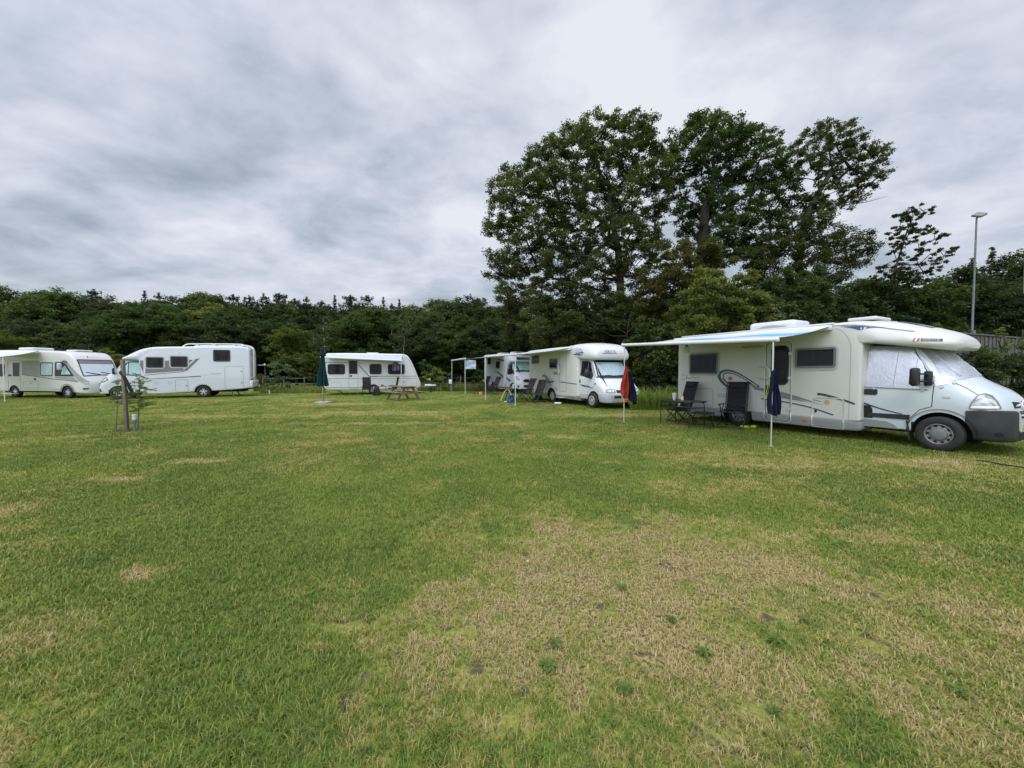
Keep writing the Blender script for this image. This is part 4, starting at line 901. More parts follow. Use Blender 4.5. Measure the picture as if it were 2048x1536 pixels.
# ---------------------------------------------------------------- motorhome with the ladder
def motorhome_ladder():
    h = dims((-.905, -.425)); org = (-22.6975, 22.654)
    r = vehicle('motorhome', 'white motorhome with dark window band, roof rails and rear ladder, behind the wooden stake', 'motorhome', org, h, 'motorhomes on the camping field')
    P = m('cool_paint')
    liv = loft_mb([(-6.3, .55, 3.02, 1.10, 1.13, 1.2, 1.08, .08, .2, .14, .03), (-5.8, .48, 3.14, 1.12, 1.15, 1.2, 1.10, .06, .2, .12, .03), (-4, .38, 3.10, 1.12, 1.15, 1.2, 1.10, .05, .2, .12, .03), (-2.9, .33, 3.05, 1.12, 1.15, 1.2, 1.10, .05, .2, .12, .03), (-1.6, .28, 2.98, 1.12, 1.15, 1.2, 1.08, .05, .2, .12, .04), (-1.1, .30, 2.86, 1.10, 1.14, 1.3, 1.04, .08, .2, .14, .04), (-.95, 2.2, 2.80, 1.07, 1.13, 2.45, 1.02, .08, .2, .14, .04), (-.6, 2.24, 2.60, 1.04, 1.10, 2.42, .98, .08, .2, .12, .04), (-.35, 2.25, 2.44, 1.0, 1.05, 2.36, .94, .06, .1, .08, .03), (-.2, 2.26, 2.36, .94, .98, 2.32, .9, .03, .04, .03, .01)], 56, rear=.10).obj('living_body', P, r)
    cut(liv, [(-3.89, .345, .43, -1.3, -.7), (-3.89, .345, .43, .7, 1.3)], m('wheel_well'))
    cab, bc = modern_cab(r, P, 'blind_teal'); bl = bvh_of(liv)
    v = 'L'
    mb = MB()
    decal('', bl, [(-1.24, 2.22), (-2.1, 2.26), (-2.1, 2.20), (-2.42, 2.22), (-3.3, 2.30), (-3.78, 2.36), (-3.22, 1.70), (-2.95, 1.61), (-1.24, 1.45)], v, None, None, off=.004, mb=mb, res=.12)
    decal('', bl, [(-1.02, 2.20), (-1.16, 2.21), (-1.16, 1.42), (-1.02, 1.40)], v, None, None, off=.004, mb=mb)
    mb.obj('window_band_graphic', m('mid_grey'), r)
    mb = MB(); stroke('', bl, [(-3.1, 2.31), (-3.52, 2.30), (-2.98, 1.70)], v, .05, None, None, off=.006, mb=mb); mb.obj('band_trim_graphic', m('white_paint'), r)
    window(r, bl, v, -2.03, 1.82, -1.31, 2.36, .04, 'window_rubber', 'tinted_pane', .07, outer='light_grey'); window(r, bl, v, -3.15, 1.87, -2.42, 2.43, .04, 'window_rubber', 'tinted_pane', .07, outer='light_grey')
    window(r, bl, v, -5.24, 2.22, -4.46, 2.86, .04, 'window_rubber', 'tinted_pane', .08)
    mb = MB()
    stroke('', bl, [(-1.2, 1.36), (-2.95, 1.56), (-3.2, 1.68)], v, .03, None, None, off=.006, mb=mb); stroke('', bl, [(-1.42, 1.14), (-2.8, 1.22), (-3.8, 1.29)], v, .045, None, None, off=.005, mb=mb, taper=(.5, 1.1))
    mb.obj('dark_line_graphic', m('dark_decal'), r)
    stroke('grey_line_graphic', bl, [(-3.9, 1.36), (-4.75, 1.42)], v, .015, m('seam_grey'), r, off=.005)
    mb = MB()
    for i in range(7): stroke('', bl, [(-4.30-i*.075, 1.455), (-4.345-i*.075, 1.46)], v, .045, None, None, off=.005, mb=mb)
    mb.obj('side_lettering', m('seam_grey'), r)
    hatch(r, bl, v, -3.17, .37, -2.58, 1.08, 'seam_grey', .07, .022, .006, lock=[(-3.10, .72)]); hatch(r, bl, v, -5.92, .50, -4.98, 1.90, 'seam_grey', .07, .022, .006, name='garage_door', lock=[(-5.84, 1.58), (-5.84, .86)])
    for x in (-1.72, -2.32): hatch(r, bl, v, x-.07, .84, x+.07, 1.0, 'seam_grey', .03, .018, .005, name='service_flap')
    decal('roof_vent_badge', bl, rrect(-2.85, 2.62, -2.75, 2.68, .02), v, m('light_grey'), r, off=.008)
    arc = [(-3.89+.50*math.cos(R(a)), .36+.50*math.sin(R(a))) for a in range(176, 3, -6)]; stroke('arch_lip', bl, arc, v, .06, P, r, off=.02)
    stroke('pod_crease', bl, spline([(-1.55, 2.93), (-1.1, 2.5), (-.7, 2.32)]), v, .03, m('light_grey'), r, off=.004)
    decal('pod_skylight', bl, [(-.7, 2.52), (.7, 2.52), (.66, 2.80), (-.66, 2.80)], 'F', m('dark_glass'), r, off=.012)
    # rear: bumper, lamps, ladder
    bu = MB(); bu.box((-6.32, 0, .78), (.22, 2.24, .50), bev=.09, seg=3); bu.obj('rear_bumper', P, r)
    bu = MB(); bu.box((-6.30, 0, .52), (.24, 2.1, .14), bev=.04); bu.obj('rear_valance', m('dark_plastic'), r)
    for s in (-1, 1):
        t = MB(); t.box((-6.42, s*.86, .80), (.03, .28, .10), bev=.012); t.obj('tail_lamp', m('red_lamp'), r)
        t = MB(); t.box((-6.32, s*.95, 1.06), (.06, .3, .05), bev=.015); t.obj('lamp_strip', m('dark_plastic'), r)
    pn = MB(); pn.box((-6.31, 0, 1.9), (.03, 1.7, 1.3), bev=.012); pn.obj('rear_panel', m('light_grey'), r)
    ld = MB()
    for y in (.62, .94):
        ld.tube(spline([(-6.30, y, 1.20), (-6.44, y, 1.24), (-6.45, y, 1.5), (-6.45, y, 2.85), (-6.36, y, 3.12), (-6.1, y, 3.22), (-5.8, y, 3.2)], 6), .02, 7)
    for k in range(6): ld.tube([(-6.45, .62, 1.42+k*.28), (-6.45, .94, 1.42+k*.28)], .016, 7)
    ld.obj('rear_ladder', m('white_plastic'), r)
    rr = MB()
    for y in (-.85, .85):
        rr.tube(spline([(-2.9, y, 3.06), (-3.1, y, 3.20), (-3.6, y, 3.24), (-5.6, y, 3.28), (-6.0, y, 3.2), (-6.15, y, 3.08)], 6), .035, 7)
    for x in (-3.3, -4.3, -5.4): rr.tube([(x, -.85, 3.24), (x, .85, 3.24)], .025, 6)
    rr.obj('roof_rail', m('white_plastic'), r)
    for y in (-1.0, 1.0): wheel(r, -3.89, y, .35, .22, 'alloy')
    u = MB(); u.box((-2.7, 0, .38), (6.4, 1.4, .16)); u.obj('chassis', m('wheel_well'), r)
    for y in (-.8, .8): s = MB(); s.tube([(-5.2, y, .5), (-5.35, y, .03)], .035, 6); s.box((-5.35, y, .02), (.15, .15, .03)); s.obj('corner_steady', m('galvanised'), r)
    return r
E_ = motorhome_ladder()

# ---------------------------------------------------------------- integrated motorhome at the far edge
def motorhome_integrated():
    h = dims((.985, -.17)); org = (-25.94, 23.58)
    r = vehicle('motorhome', 'ivory flat-fronted motorhome with grey side trim and a big one-piece windscreen', 'motorhome', org, h, 'motorhomes on the camping field')
    P = m('ivory_paint')
    bd = loft_mb([(-6.0, .40, 2.86, 1.10, 1.12, 1.2, 1.08, .05, .2, .10, .03), (-4.5, .40, 2.86, 1.10, 1.12, 1.2, 1.08, .05, .2, .10, .03), (-1.5, .40, 2.80, 1.10, 1.12, 1.2, 1.06, .05, .2, .10, .03), (-.2, .38, 2.72, 1.10, 1.12, 1.2, 1.03, .05, .2, .12, .04), (.2, .36, 2.60, 1.09, 1.11, 1.2, 1.0, .05, .2, .14, .05), (.45, .35, 2.36, 1.07, 1.09, 1.2, .97, .05, .2, .12, .06), (.7, .34, 1.92, 1.05, 1.07, 1.1, .95, .05, .2, .10, .08), (.9, .32, 1.50, 1.01, 1.03, 1.0, .93, .05, .2, .08, .09), (1.05, .30, 1.22, .96, .98, .9, .88, .06, .2, .08, .09), (1.18, .28, 1.04, .86, .89, .8, .78, .07, .2, .1, .07), (1.28, .28, .90, .68, .72, .7, .60, .08, .1, .1, .05), (1.33, .31, .78, .5, .53, .6, .45, .08, .1, .08, .03)], 60, rear=.08).obj('body', P, r)
    cut(bd, [(.13, .34, .41, -1.3, -.7), (.13, .34, .41, .7, 1.3), (-3.9, .34, .41, -1.3, -.7), (-3.9, .34, .41, .7, 1.3)], m('wheel_well'))
    bl = bvh_of(bd)
    wsp = [(-.86, 1.30), (-.4, 1.345), (0, 1.36), (.4, 1.345), (.86, 1.30), (.84, 2.26), (-.84, 2.26)]
    ws = decal('windscreen', bl, wsp, 'F', m('blind_pale'), r, off=.008, res=.08)
    stroke('windscreen_frame', bl, wsp, 'F', .05, m('window_rubber'), ws, off=.012, closed=True)
    decal('sun_band', bl, [(-.83, 2.02), (.83, 2.02), (.82, 2.24), (-.82, 2.24)], 'F', m('mid_grey'), ws, off=.011)
    wp = MB()
    for y0, y1 in ((-.7, -.05), (0, .65)): stroke('', bl, [(y0, 1.52), (y1, 1.38)], 'F', .03, None, None, off=.03, mb=wp)
    wp.obj('wiper', m('black_plastic'), r)
    decal('grille', bl, [(-.34, .86), (.34, .86), (.30, .42), (-.30, .42)], 'F', m('mid_grey'), r, off=.012)
    mb = MB(); stroke('', bl, [(-.62, 2.45), (-.38, 2.45)], 'F', .03, None, None, off=.004, mb=mb); stroke('', bl, [(-.18, 2.44), (.3, 2.43)], 'F', .03, None, None, off=.004, mb=mb); mb.obj('emblem_wing_pattern', m('light_grey'), r)
    decal('front_badge', bl, circ(-.28, 2.45, .045), 'F', m('red_lamp'), r, off=.008)
    for s, v in ((-1, 'R'), (1, 'L')):
        tr = [(-.25, 2.24), (.02, 2.24), (.98, 1.26), (1.22, .96), (1.16, .86), (.90, 1.0), (.60, 1.30)]
        decal('pillar_trim', bl, tr, v, m('silver_grey'), r, off=.008, res=.06)
        hl = decal('headlight', bl, [(.98, .92), (1.06, 1.02), (1.2, .92), (1.26, .80), (1.12, .82)], v, m('lamp_clear'), r, off=.016, res=.04)
        decal('fog_intake', bl, [(1.06, .50), (1.22, .52), (1.25, .60), (1.08, .60)], v, m('dark_plastic'), r, off=.01, res=.04)
        window(r, bl, v, -1.78, 1.34, -.87, 2.08, .08, 'window_rubber', 'blind_teal', .05, outer='light_grey')
        wn = [(-.68, 2.10), (-.26, 2.12), (.02, 1.98), (.60, 1.30), (-.68, 1.32)]
        w = stroke('cab_window', bl, wn, v, .05, m('window_rubber'), r, off=.012, closed=True); decal('window_pane', bl, wn, v, m('dark_glass'), w, off=.008)
        decal('window_blind', bl, [(-.25, 1.40), (.40, 1.40), (.0, 1.92), (-.15, 1.8)], v, m('blind_teal'), w, off=.010)
        stroke('window_post', bl, [(-.78, 2.16), (-.78, 1.2)], v, .07, m('ivory_paint'), r, off=.018)
        decal('grey_panel_graphic', bl, [(-3.24, 2.22), (-1.86, 2.22), (-1.86, 1.28), (-3.24, 1.40)], v, m('silver_grey'), r, off=.004)
        decal('grey_panel_graphic', bl, [(-.68, 1.26), (.60, 1.24), (.88, 1.0), (.1, 1.10), (-.68, 1.18)], v, m('silver_grey'), r, off=.004)
        stroke('dark_line_graphic', bl, spline([(-3.24, 1.38), (-1.8, 1.24), (-.7, 1.12), (.2, 1.05), (.88, .96)]), v, .035, m('dark_decal'), r, off=.006)
        d = stroke('entry_door', bl, rrect(-4.32, .44, -3.38, 2.24, .05), v, .025, m('seam_grey'), r, off=.008, closed=True)
        decal('door_window', bl, rrect(-3.92, 1.28, -3.45, 2.10, .04), v, m('dark_glass'), d, off=.012); decal('door_handle', bl, rrect(-4.25, 1.28, -4.05, 1.40, .04), v, m('black_plastic'), d, off=.02)
        window(r, bl, v, -5.9, 1.30, -4.6, 2.0, .08, 'window_rubber', 'tinted_pane', .05)
        decal('grey_skirt_graphic', bl, [(-5.9, .41), (-.45, .41), (-.45, .56), (-5.9, .56)], v, m('light_grey'), r, off=.004, res=.15)
        hatch(r, bl, v, -3.15, .60, -1.98, .97, 'seam_grey', .05, .02, .005, lock=[(-2.58, .88)])
        decal('fuel_cap', bl, circ(-2.22, 1.12, .075), v, m('black_plastic'), r, off=.014)
        arc = [(.13+.47*math.cos(R(a)), .34+.47*math.sin(R(a))) for a in range(185, -6, -6)]; stroke('arch_flare', bl, arc, v, .10, m('silver_grey'), r, off=.016)
        e = part_empty('door_mirror', r); k = MB(); k.box((-.05, s*1.30, 1.86), (.22, .16, .42), bev=.06, seg=3); k.obj('mirror_housing', m('light_grey'), e)
        k = MB(); k.tube([(.12, s*1.02, 2.12), (.06, s*1.2, 2.14), (-.02, s*1.30, 2.02)], .035, 7); k.obj('mirror_arm', m('dark_plastic'), e)
    for y in (-.98, .98): wheel(r, .13, y, .345, .22, 'alloy'); wheel(r, -3.9, y, .345, .22, 'alloy')
    u = MB(); u.box((-2.4, 0, .38), (6.2, 1.4, .14)); u.obj('chassis', m('wheel_well'), r)
    b = MB(); b.box((-3.85, -1.3, .25), (.9, .3, .04), bev=.01); b.obj('entry_step', m('aluminium'), r)
    roof_box(r, 'roof_hatch', -1.0, -.2, -.4, .4, 2.78, 2.88, bev=.04); roof_box(r, 'roof_air_conditioner', -4.6, -3.4, -.5, .5, 2.88, 3.05, bev=.07)
    for x, y in ((-1.05, -.6), (.0, .5)): t = MB(); t.tube([(x, y, 2.72), (x+.08, y, 3.12)], .012, 6); t.obj('aerial', m('dark_plastic'), r)
    f1 = local(r, gpt(9.5, 803))
    awning_pts(r, (f1.x-4.2, f1.y), (f1.x, f1.y), (-6.0, -1.80), -1.18, 2.74, 2.36, 2.36, 'awning_white', skip=0)
    return r
Fm = motorhome_integrated()
# ================================================================== things on the field
def face_angle(root, v): d = Matrix.Rotation(root.rotation_euler[2], 4, 'Z') @ Vector((v[0], v[1], 0)); return math.atan2(d.y, d.x)
# ---- folding chairs: local +x is the way the sitter looks
def recliner(name, label, cat, fabric, foam, loc, rz, group, back=22, top=1.24):
    t = thing(name, label, cat, loc, rz, group); w = .54; b = R(back)
    s = MB(); n = 12
    s.box((.02, 0, .455), (.48, w-.06, .035), rot=(0, R(-6), 0), bev=.014); s.obj('seat', m(fabric), t)
    L = (top-.46)/math.cos(b)
    bk = MB(); cx, cz = -.20-math.sin(b)*L/2, .47+math.cos(b)*L/2
    bk.box((cx, 0, cz), (.045, w-.05, L), rot=(0, -b, 0), bev=.02, seg=3)
    for k in range(5): q = -.36+.17*k; bk.box((cx+.028*math.cos(b)-math.sin(b)*L*q, 0, cz+.028*math.sin(b)+math.cos(b)*L*q), (.012, w-.10, .012), rot=(0, -b, 0), bev=.004)
    bk.obj('backrest', m(fabric), t)
    q = .40; hp = MB(); hp.box((cx-math.sin(b)*L*q+.045, 0, cz+math.cos(b)*L*q), (.065, w-.12, .17), rot=(0, -b, 0), bev=.03, seg=3); hp.obj('head_pillow', m(foam), t)
    f = MB()
    for y in (-w/2, w/2):
        f.tube([(.27, y, .47), (-.20, y, .44), (-.20-math.sin(b)*L, y, .47+math.cos(b)*L)], .014, 7)
    f.tube([(.27, -w/2, .47), (.27, w/2, .47)], .014, 7); f.tube([(-.20-math.sin(b)*L, -w/2, .47+math.cos(b)*L), (-.20-math.sin(b)*L, w/2, .47+math.cos(b)*L)], .014, 7)
    f.tube([(.22, -w/2-.02, .05), (.22, w/2+.02, .05)], .012, 7); f.tube([(-.36, -w/2-.02, .05), (-.36, w/2+.02, .05)], .012, 7)
    f.obj('frame', m('chair_tube'), t)
    for y in (-w/2-.03, w/2+.03):
        a = MB(); a.box((.03, y, .665), (.46, .055, .03), bev=.012); a.obj('armrest', m('black_plastic'), t)
        l = MB(); l.tube([(.18, y, .655), (-.02, y, .36), (-.40, y, .01)], .015, 7); l.obj('leg', m('chair_tube'), t)
        l = MB(); l.tube([(-.16, y, .655), (.02, y, .36), (.28, y, .01)], .015, 7); l.obj('leg', m('chair_tube'), t)
    return t
g1 = 'black reclining chairs under the striped awning'
out_a = face_angle(A, (0, -1))
recliner('camping_chair', 'black reclining chair behind the folding table with cup and bottle', 'camping chair', 'chair_mesh', 'chair_foam', (5.27, 12.05, 0), out_a-.25, g1, 17, 1.25)
recliner('camping_chair', 'black high-backed reclining chair beside the open swirl graphic and entry door', 'camping chair', 'chair_mesh', 'chair_foam', (6.17, 10.70, 0), out_a+.30, g1, 14, 1.27)
def stool(name, label, fabric, loc, rz, w=.5, h=.43):
    t = thing(name, label, 'stool', loc, rz)
    s = MB(); s.box((0, 0, h), (.46, w, .03), bev=.012); s.obj('seat', m(fabric), t)
    for y in (-w/2, w/2):
        for a, b in ((.21, -.22), (-.21, .22)):
            l = MB(); l.tube([(a, y, h-.02), (b, y, .01)], .013, 7); l.obj('leg', m('chair_tube'), t)
    b = MB(); b.tube([(.16, -w/2, .08), (.16, w/2, .08)], .01, 6); b.tube([(-.16, -w/2, .08), (-.16, w/2, .08)], .01, 6); b.obj('stretcher', m('chair_tube'), t)
    return t
stool('footstool', 'black folding footstool with crossed legs in front of the second black recliner', 'chair_mesh', (5.32, 10.72, 0), out_a+.38)
stool('footstool', 'black folding footstool half under the folding table, before the first black recliner', 'chair_mesh', (5.03, 11.60, 0), out_a-.25)
# ---- folding table of the near motorhome
tb = thing('folding_table', 'dark grey folding table with bent tube legs beside the black recliners', 'table', (4.97, 11.22, 0), math.atan2(-.90, .43))
b = MB(); b.box((0, 0, .735), (1.10, .70, .028), bev=.01); b.obj('table_top', m('table_dark'), tb)
f = MB(); f.box((0, .33, .71), (1.04, .02, .03)); f.box((0, -.33, .71), (1.04, .02, .03)); f.obj('apron_frame', m('chair_tube'), tb)
for x in (-.50, .50):
    for y in (-.31, .31):
        l = MB(); sx = 1 if x > 0 else -1; l.tube(spline([(x-sx*.42, y, .70), (x-sx*.10, y, .70), (x-sx*.02, y, .66), (x, y, .55), (x, y, .01)], 5), .014, 7); l.obj('leg', m('chair_tube'), tb)
    b = MB(); b.tube([(x, -.31, .56), (x, .31, .56)], .011, 6); b.obj('stretcher', m('chair_tube'), tb)
def on_table(t, x, y, z): return Matrix.Translation(t.location) @ Matrix.Rotation(t.rotation_euler[2], 4, 'Z') @ Vector((x, y, z))
c = MB(); c.lathe([(.036, 0), (.040, .02), (.062, .17), (.064, .205), (.060, .205), (.055, .17), (.034, .012), (.002, .010)], n=24)
p = on_table(tb, -.20, -.10, .7495); o = c.obj('beaker', m('cup_clear'), loc=p); tag(o, 'tall pale beaker standing on the folding table', 'beaker')
t = thing('squeeze_bottle', 'small cream and orange bottle next to the pale beaker on the folding table', 'bottle', on_table(tb, .02, -.02, .7495), 0)
c = MB(); c.lathe([(.034, 0), (.040, .01), (.040, .045), (.030, .055), (.038, .065), (.038, .10), (.026, .112), (.002, .112)], n=20); c.obj('body', m('bottle_cream'), t)
c = MB(); c.lathe([(.020, .112), (.026, .118), (.024, .14), (.012, .15), (.007, .165), (.002, .166)], n=16); c.obj('cap', m('bottle_orange'), t)
# ---- hanging glass lantern
lp = W2(A, (-5.05, -2.0, 2.36))
t = thing('lantern', 'clear glass jar lantern with black lid hanging under the striped awning', 'lantern', (lp.x, lp.y, lp.z), 0)
c = MB(); c.lathe([(.03, -.02), (.065, -.04), (.085, -.10), (.085, -.17), (.06, -.21), (.002, -.215)], n=20); c.obj('glass_jar', mat('jar_glass', (.70, .72, .72), .12, coat=.5), t)
c = MB(); c.lathe([(.038, -.02), (.04, .0), (.03, .02), (.002, .022)], n=16); c.obj('lid', m('black_plastic'), t)
c = MB(); c.tube([(0, 0, .02), (0, 0, .18)], .003, 5); c.obj('hook', m('chair_tube'), t)
# ---- towels: cloth folded over a leg clip, gathered at the top and hanging in folds
def towel(name, label, mt, top, length, wtop, wbot, rz, folds=5, amp=.05, skew=0.0, cut_=0.0, seed=1):
    rnd = random.Random(seed); n, k = 40, 26; vs = []; ph = rnd.random()*6
    for i in range(n+1):
        u = i/n-.5
        for j in range(k+1):
            t = j/k; w = wtop+(wbot-wtop)*math.sin(min(1, t*1.3)*math.pi/2)
            l = length*(1-cut_*abs(u*2)**1.2*(.6+.4*math.sin(3*u+ph)))
            y = u*w+skew*t*length; x = amp*(.35+.65*t)*math.sin(u*folds*2*math.pi+ph+.8*t)+.02*math.sin(9*t+4*u)
            vs.append((x, y, -l*t+.02*math.sin(u*7+ph)*(1-t)))
    N_ = len(vs); off = [(a[0]+.012, a[1], a[2]) for a in vs]
    fs = [[i*(k+1)+j, (i+1)*(k+1)+j, (i+1)*(k+1)+j+1, i*(k+1)+j+1] for i in range(n) for j in range(k)]
    mb = MB(); mb.add(vs+off, fs+[[q+N_ for q in f[::-1]] for f in fs])
    bd = [i*(k+1) for i in range(n+1)], [i*(k+1)+k for i in range(n+1)], list(range(k+1)), [n*(k+1)+j for j in range(k+1)]
    for e in bd:
        for a_, b_ in zip(e, e[1:]): mb.add([vs[a_], vs[b_], off[b_], off[a_]], [[0, 1, 2, 3]])
    o = mb.obj(name, m(mt), loc=top, rotz=rz, angle=70); return tag(o, label, 'towel')
def leg_at(root, x, y, z): return W2(root, (x, y, z))
l1 = W2(A, (-1.81, -3.50, 0))
towel('towel', 'navy towel hanging from the awning leg nearest the entry door', 'towel_navy', (l1.x+.02, l1.y-.03, 1.63), .98, .07, .27, math.atan2(-.3, 1)-R(72), 3, .055, .03, .10, 3)
l2 = W2(A, (-6.09, -3.50, 0))
towel('towel', 'red towel draped over a navy one on the awning leg', 'towel_red', (l2.x+.05, l2.y-.07, 1.72), .98, .05, .26, -R(82), 2, .05, -.05, .22, 5)
towel('towel', 'navy towel peeking out behind the red towel on the awning leg', 'towel_navy', (l2.x+.16, l2.y-.01, 1.58), 1.06, .05, .30, -R(75), 2, .06, .12, .25, 9)
# ---- yellow straps
sp = W2(A, (-3.06, -1.30, 1.42))
mb = MB(); pts = [W2(A, p) for p in [(-3.06, -1.30, 1.44), (-3.07, -1.315, 1.30), (-3.10, -1.32, 1.1), (-3.14, -1.32, .86), (-3.20, -1.32, .78)]]; mb.tube(pts, .009, 6)
pts = [W2(A, p) for p in [(-3.08, -1.285, 1.43), (-3.06, -1.30, 1.28), (-3.05, -1.31, 1.12), (-3.09, -1.31, .98)]]; mb.tube(pts, .009, 6)
tag(mb.obj('strap', m('hi_vis')), 'thin bright yellow strap hanging from the grab rail by the entry door', 'strap')
def heap(label, c, r, seed, name='strap'):
    rnd = random.Random(seed); mb = MB(); pts = []
    for i in range(60): a = i*.9; q = r*(.35+.65*rnd.random()); pts.append((c[0]+q*math.cos(a)*1.5, c[1]+q*math.sin(a)*.8, .02+.05*rnd.random()))
    mb.tube(spline(pts, 3), .012, 5); return tag(mb.obj(name, m('hi_vis')), label, 'strap')
gs = gpt(1490, 856); heap('bundled bright yellow strap on the grass under the second black recliner', gs, .085, 4)
gs = gpt(1507, 856); heap('smaller yellow strap coil on the grass close to the navy towel pole', gs, .06, 5)
# ---- group by the second motorhome
out_b = face_angle(B, (.35, -1))
gb = 'brown reclining chairs beside the second motorhome'
p = gpt(1049, 805); recliner('camping_chair', 'brown reclining chair nearer the small table and white awning leg', 'camping chair', 'chair_brown', 'chair_brown', (p.x, p.y, 0), out_b-.25, gb, 26, 1.20)
p = gpt(1071, 806); recliner('camping_chair', 'brown reclining chair right next to the grey swan emblem', 'camping chair', 'chair_brown', 'chair_brown', (p.x, p.y, 0), out_b-.1, gb, 24, 1.14)
p = gpt(1018, 801.5)
t = thing('camping_table', 'low brown camping table with white curved legs by the brown recliners', 'table', (p.x, p.y, 0), R(-25))
b = MB(); b.box((0, 0, .66), (.85, .60, .03), bev=.01); b.obj('table_top', m('table_brown'), t)
for x, y, c in ((-.34, -.2, 'white_plastic'), (.30, -.2, 'white_plastic'), (-.3, .22, 'chair_tube'), (.3, .22, 'chair_tube')):
    l = MB(); sx = 1 if x > 0 else -1; l.tube(spline([(-sx*.02, y, .63), (x*.35, y, .55), (x*.75, y, .33), (x*1.15, y, .01)], 5), .024, 7); l.obj('leg', m(c), t)
c = MB(); c.lathe([(.05, 0), (.055, .02), (.055, .20), (.045, .23), (.002, .235)], n=16); q = on_table(t, .24, .05, .675); tag(c.obj('jug', m('white_plastic'), loc=q), 'white jug standing on the low brown camping table', 'jug')
p = gpt(1022, 806)
def bag(label, loc, mt, w, h, seed):
    t = thing('bag', label, 'bag', loc, R(20)); mb = MB()
    mb.lathe([(w*.5, 0), (w*.56, h*.1), (w*.54, h*.5), (w*.44, h*.8), (w*.25, h*.95), (.01, h*.98)], n=22)
    rnd = random.Random(seed); mb.v = [(x*(1-.35*z/h)+.06*math.sin(z*19+y*31+seed), y*.6+.05*math.sin(z*23+x*27), z*(1-.18*math.sin(x*14+seed))) for x, y, z in mb.v]; mb.obj('body', m(mt), t)
    hd = MB(); hd.tube(spline([(-w*.25, 0, h*.85), (-w*.15, 0, h*1.15), (w*.15, 0, h*1.15), (w*.25, 0, h*.85)], 5), .012, 6); hd.obj('handle', m('dark_cloth'), t)
bag('blue cloth bag on the grass in front of the low brown table', (p.x, p.y+.1, 0), 'blue_cloth', .30, .44, 2)
p = gpt(1012, 805); mb = MB()
for dx in (0, .24): mb.ball((p.x+dx, p.y-.02*dx, .035), .12, 8, sc=(1, .42, .34))
tag(mb.obj('shoe_pair_sole', m('light_grey')), 'pale shoes on the grass beside the blue bag', 'shoes')
p = gpt(1055, 801); bag('dark cloth bag under the brown recliners', (p.x+.6, p.y+.1, 0), 'dark_cloth', .42, .36, 3)
p = gpt(1044, 799.5); stool('footstool', 'dark footstool between the low brown table and the brown recliners', 'chair_mesh', (p.x, p.y, 0), out_b-.2)
p = gpt(1102, 811); b = MB(); b.box((0, 0, .02), (1.3, .45, .025), bev=.008); tag(b.obj('door_mat', m('table_brown'), loc=(p.x-.15, p.y+.55, 0), rotz=math.atan2(-.9, .42)), 'flat brown mat on the grass below the entry step', 'mat')
p = gpt(1116, 808.5); b = MB(); b.box((0, 0, .055), (.34, .16, .09), bev=.03); tag(b.obj('water_canister', m('white_plastic'), loc=(p.x, p.y, 0), rotz=R(-20)), 'small white canister lying by the brown mat', 'canister')
# ---- group by the half-hidden motorhome
out_c = face_angle(Cv, (.2, -1)); gc = 'black recliners by the half-hidden motorhome'
p = gpt(966, 786); recliner('camping_chair', 'black recliner farther from us, seen past the white awning leg', 'camping chair', 'chair_mesh', 'chair_foam', (p.x, p.y+.6, 0), out_c, gc, 20, 1.2)
p = gpt(984, 789); recliner('camping_chair', 'black tilted recliner against the wheel of the half-hidden motorhome', 'camping chair', 'chair_mesh', 'chair_foam', (p.x, p.y, 0), out_c+.1, gc, 30, 1.2)
p = gpt(958, 788); t = thing('folding_table', 'small black folding table in front of the black recliners beside the pale hanging towel', 'table', (p.x, p.y, 0), R(-40))
b = MB(); b.box((0, 0, .68), (.8, .55, .03), bev=.01); b.obj('table_top', m('table_dark'), t)
for x in (-.3, .3):
    for y in (-.2, .2): l = MB(); l.tube([(x, y, .67), (-x, y, .01)], .014, 6); l.obj('leg', m('chair_tube'), t)
b = MB(); b.lathe([(.10, 0), (.13, .02), (.14, .18), (.12, .2), (.01, .2)], n=16); p = gpt(962, 789.5); tag(b.obj('basket', m('bottle_orange'), loc=(p.x, p.y-.2, 0)), 'small orange-brown basket on the grass under the black folding table', 'basket')
p0 = gpt(930.4, 788.4); towel('towel', 'pale blue towel hanging flat from the awning arm behind its white leg', 'towel_pale', (p0.x+.35, p0.y+.35, 2.36), .62, .72, .72, R(-75), 1, .012, 0, 0, 12)
# ---- electricity posts
def power_post(label, loc, h=.95):
    t = thing('power_post', label, 'power post', loc, R(10))
    b = MB(); b.box((0, 0, h*.45), (.09, .09, h*.9)); b.obj('post', m('galvanised'), t)
    b = MB(); b.box((0, .05, h*.84), (.34, .05, .42), bev=.02); b.obj('back_plate', m('dark_plastic'), t)
    b = MB(); b.box((0, -.03, h*.82), (.24, .16, .34), bev=.02); b.obj('socket_box', m('white_plastic'), t)
    b = MB(); b.tube(spline([(.05, -.03, h*.65), (.16, -.1, .4), (.24, -.2, .05), (.6, -.3, .03)], 6), .014, 6); b.obj('cable', m('black_plastic'), t)
p = gpt(626, 785); power_post('electricity post with white socket box beside the green parasol', (p.x, p.y+1.2, 0))
p = gpt(903, 783); power_post('electricity post with white socket box under the far end of an awning', (p.x, p.y-.5, 0))
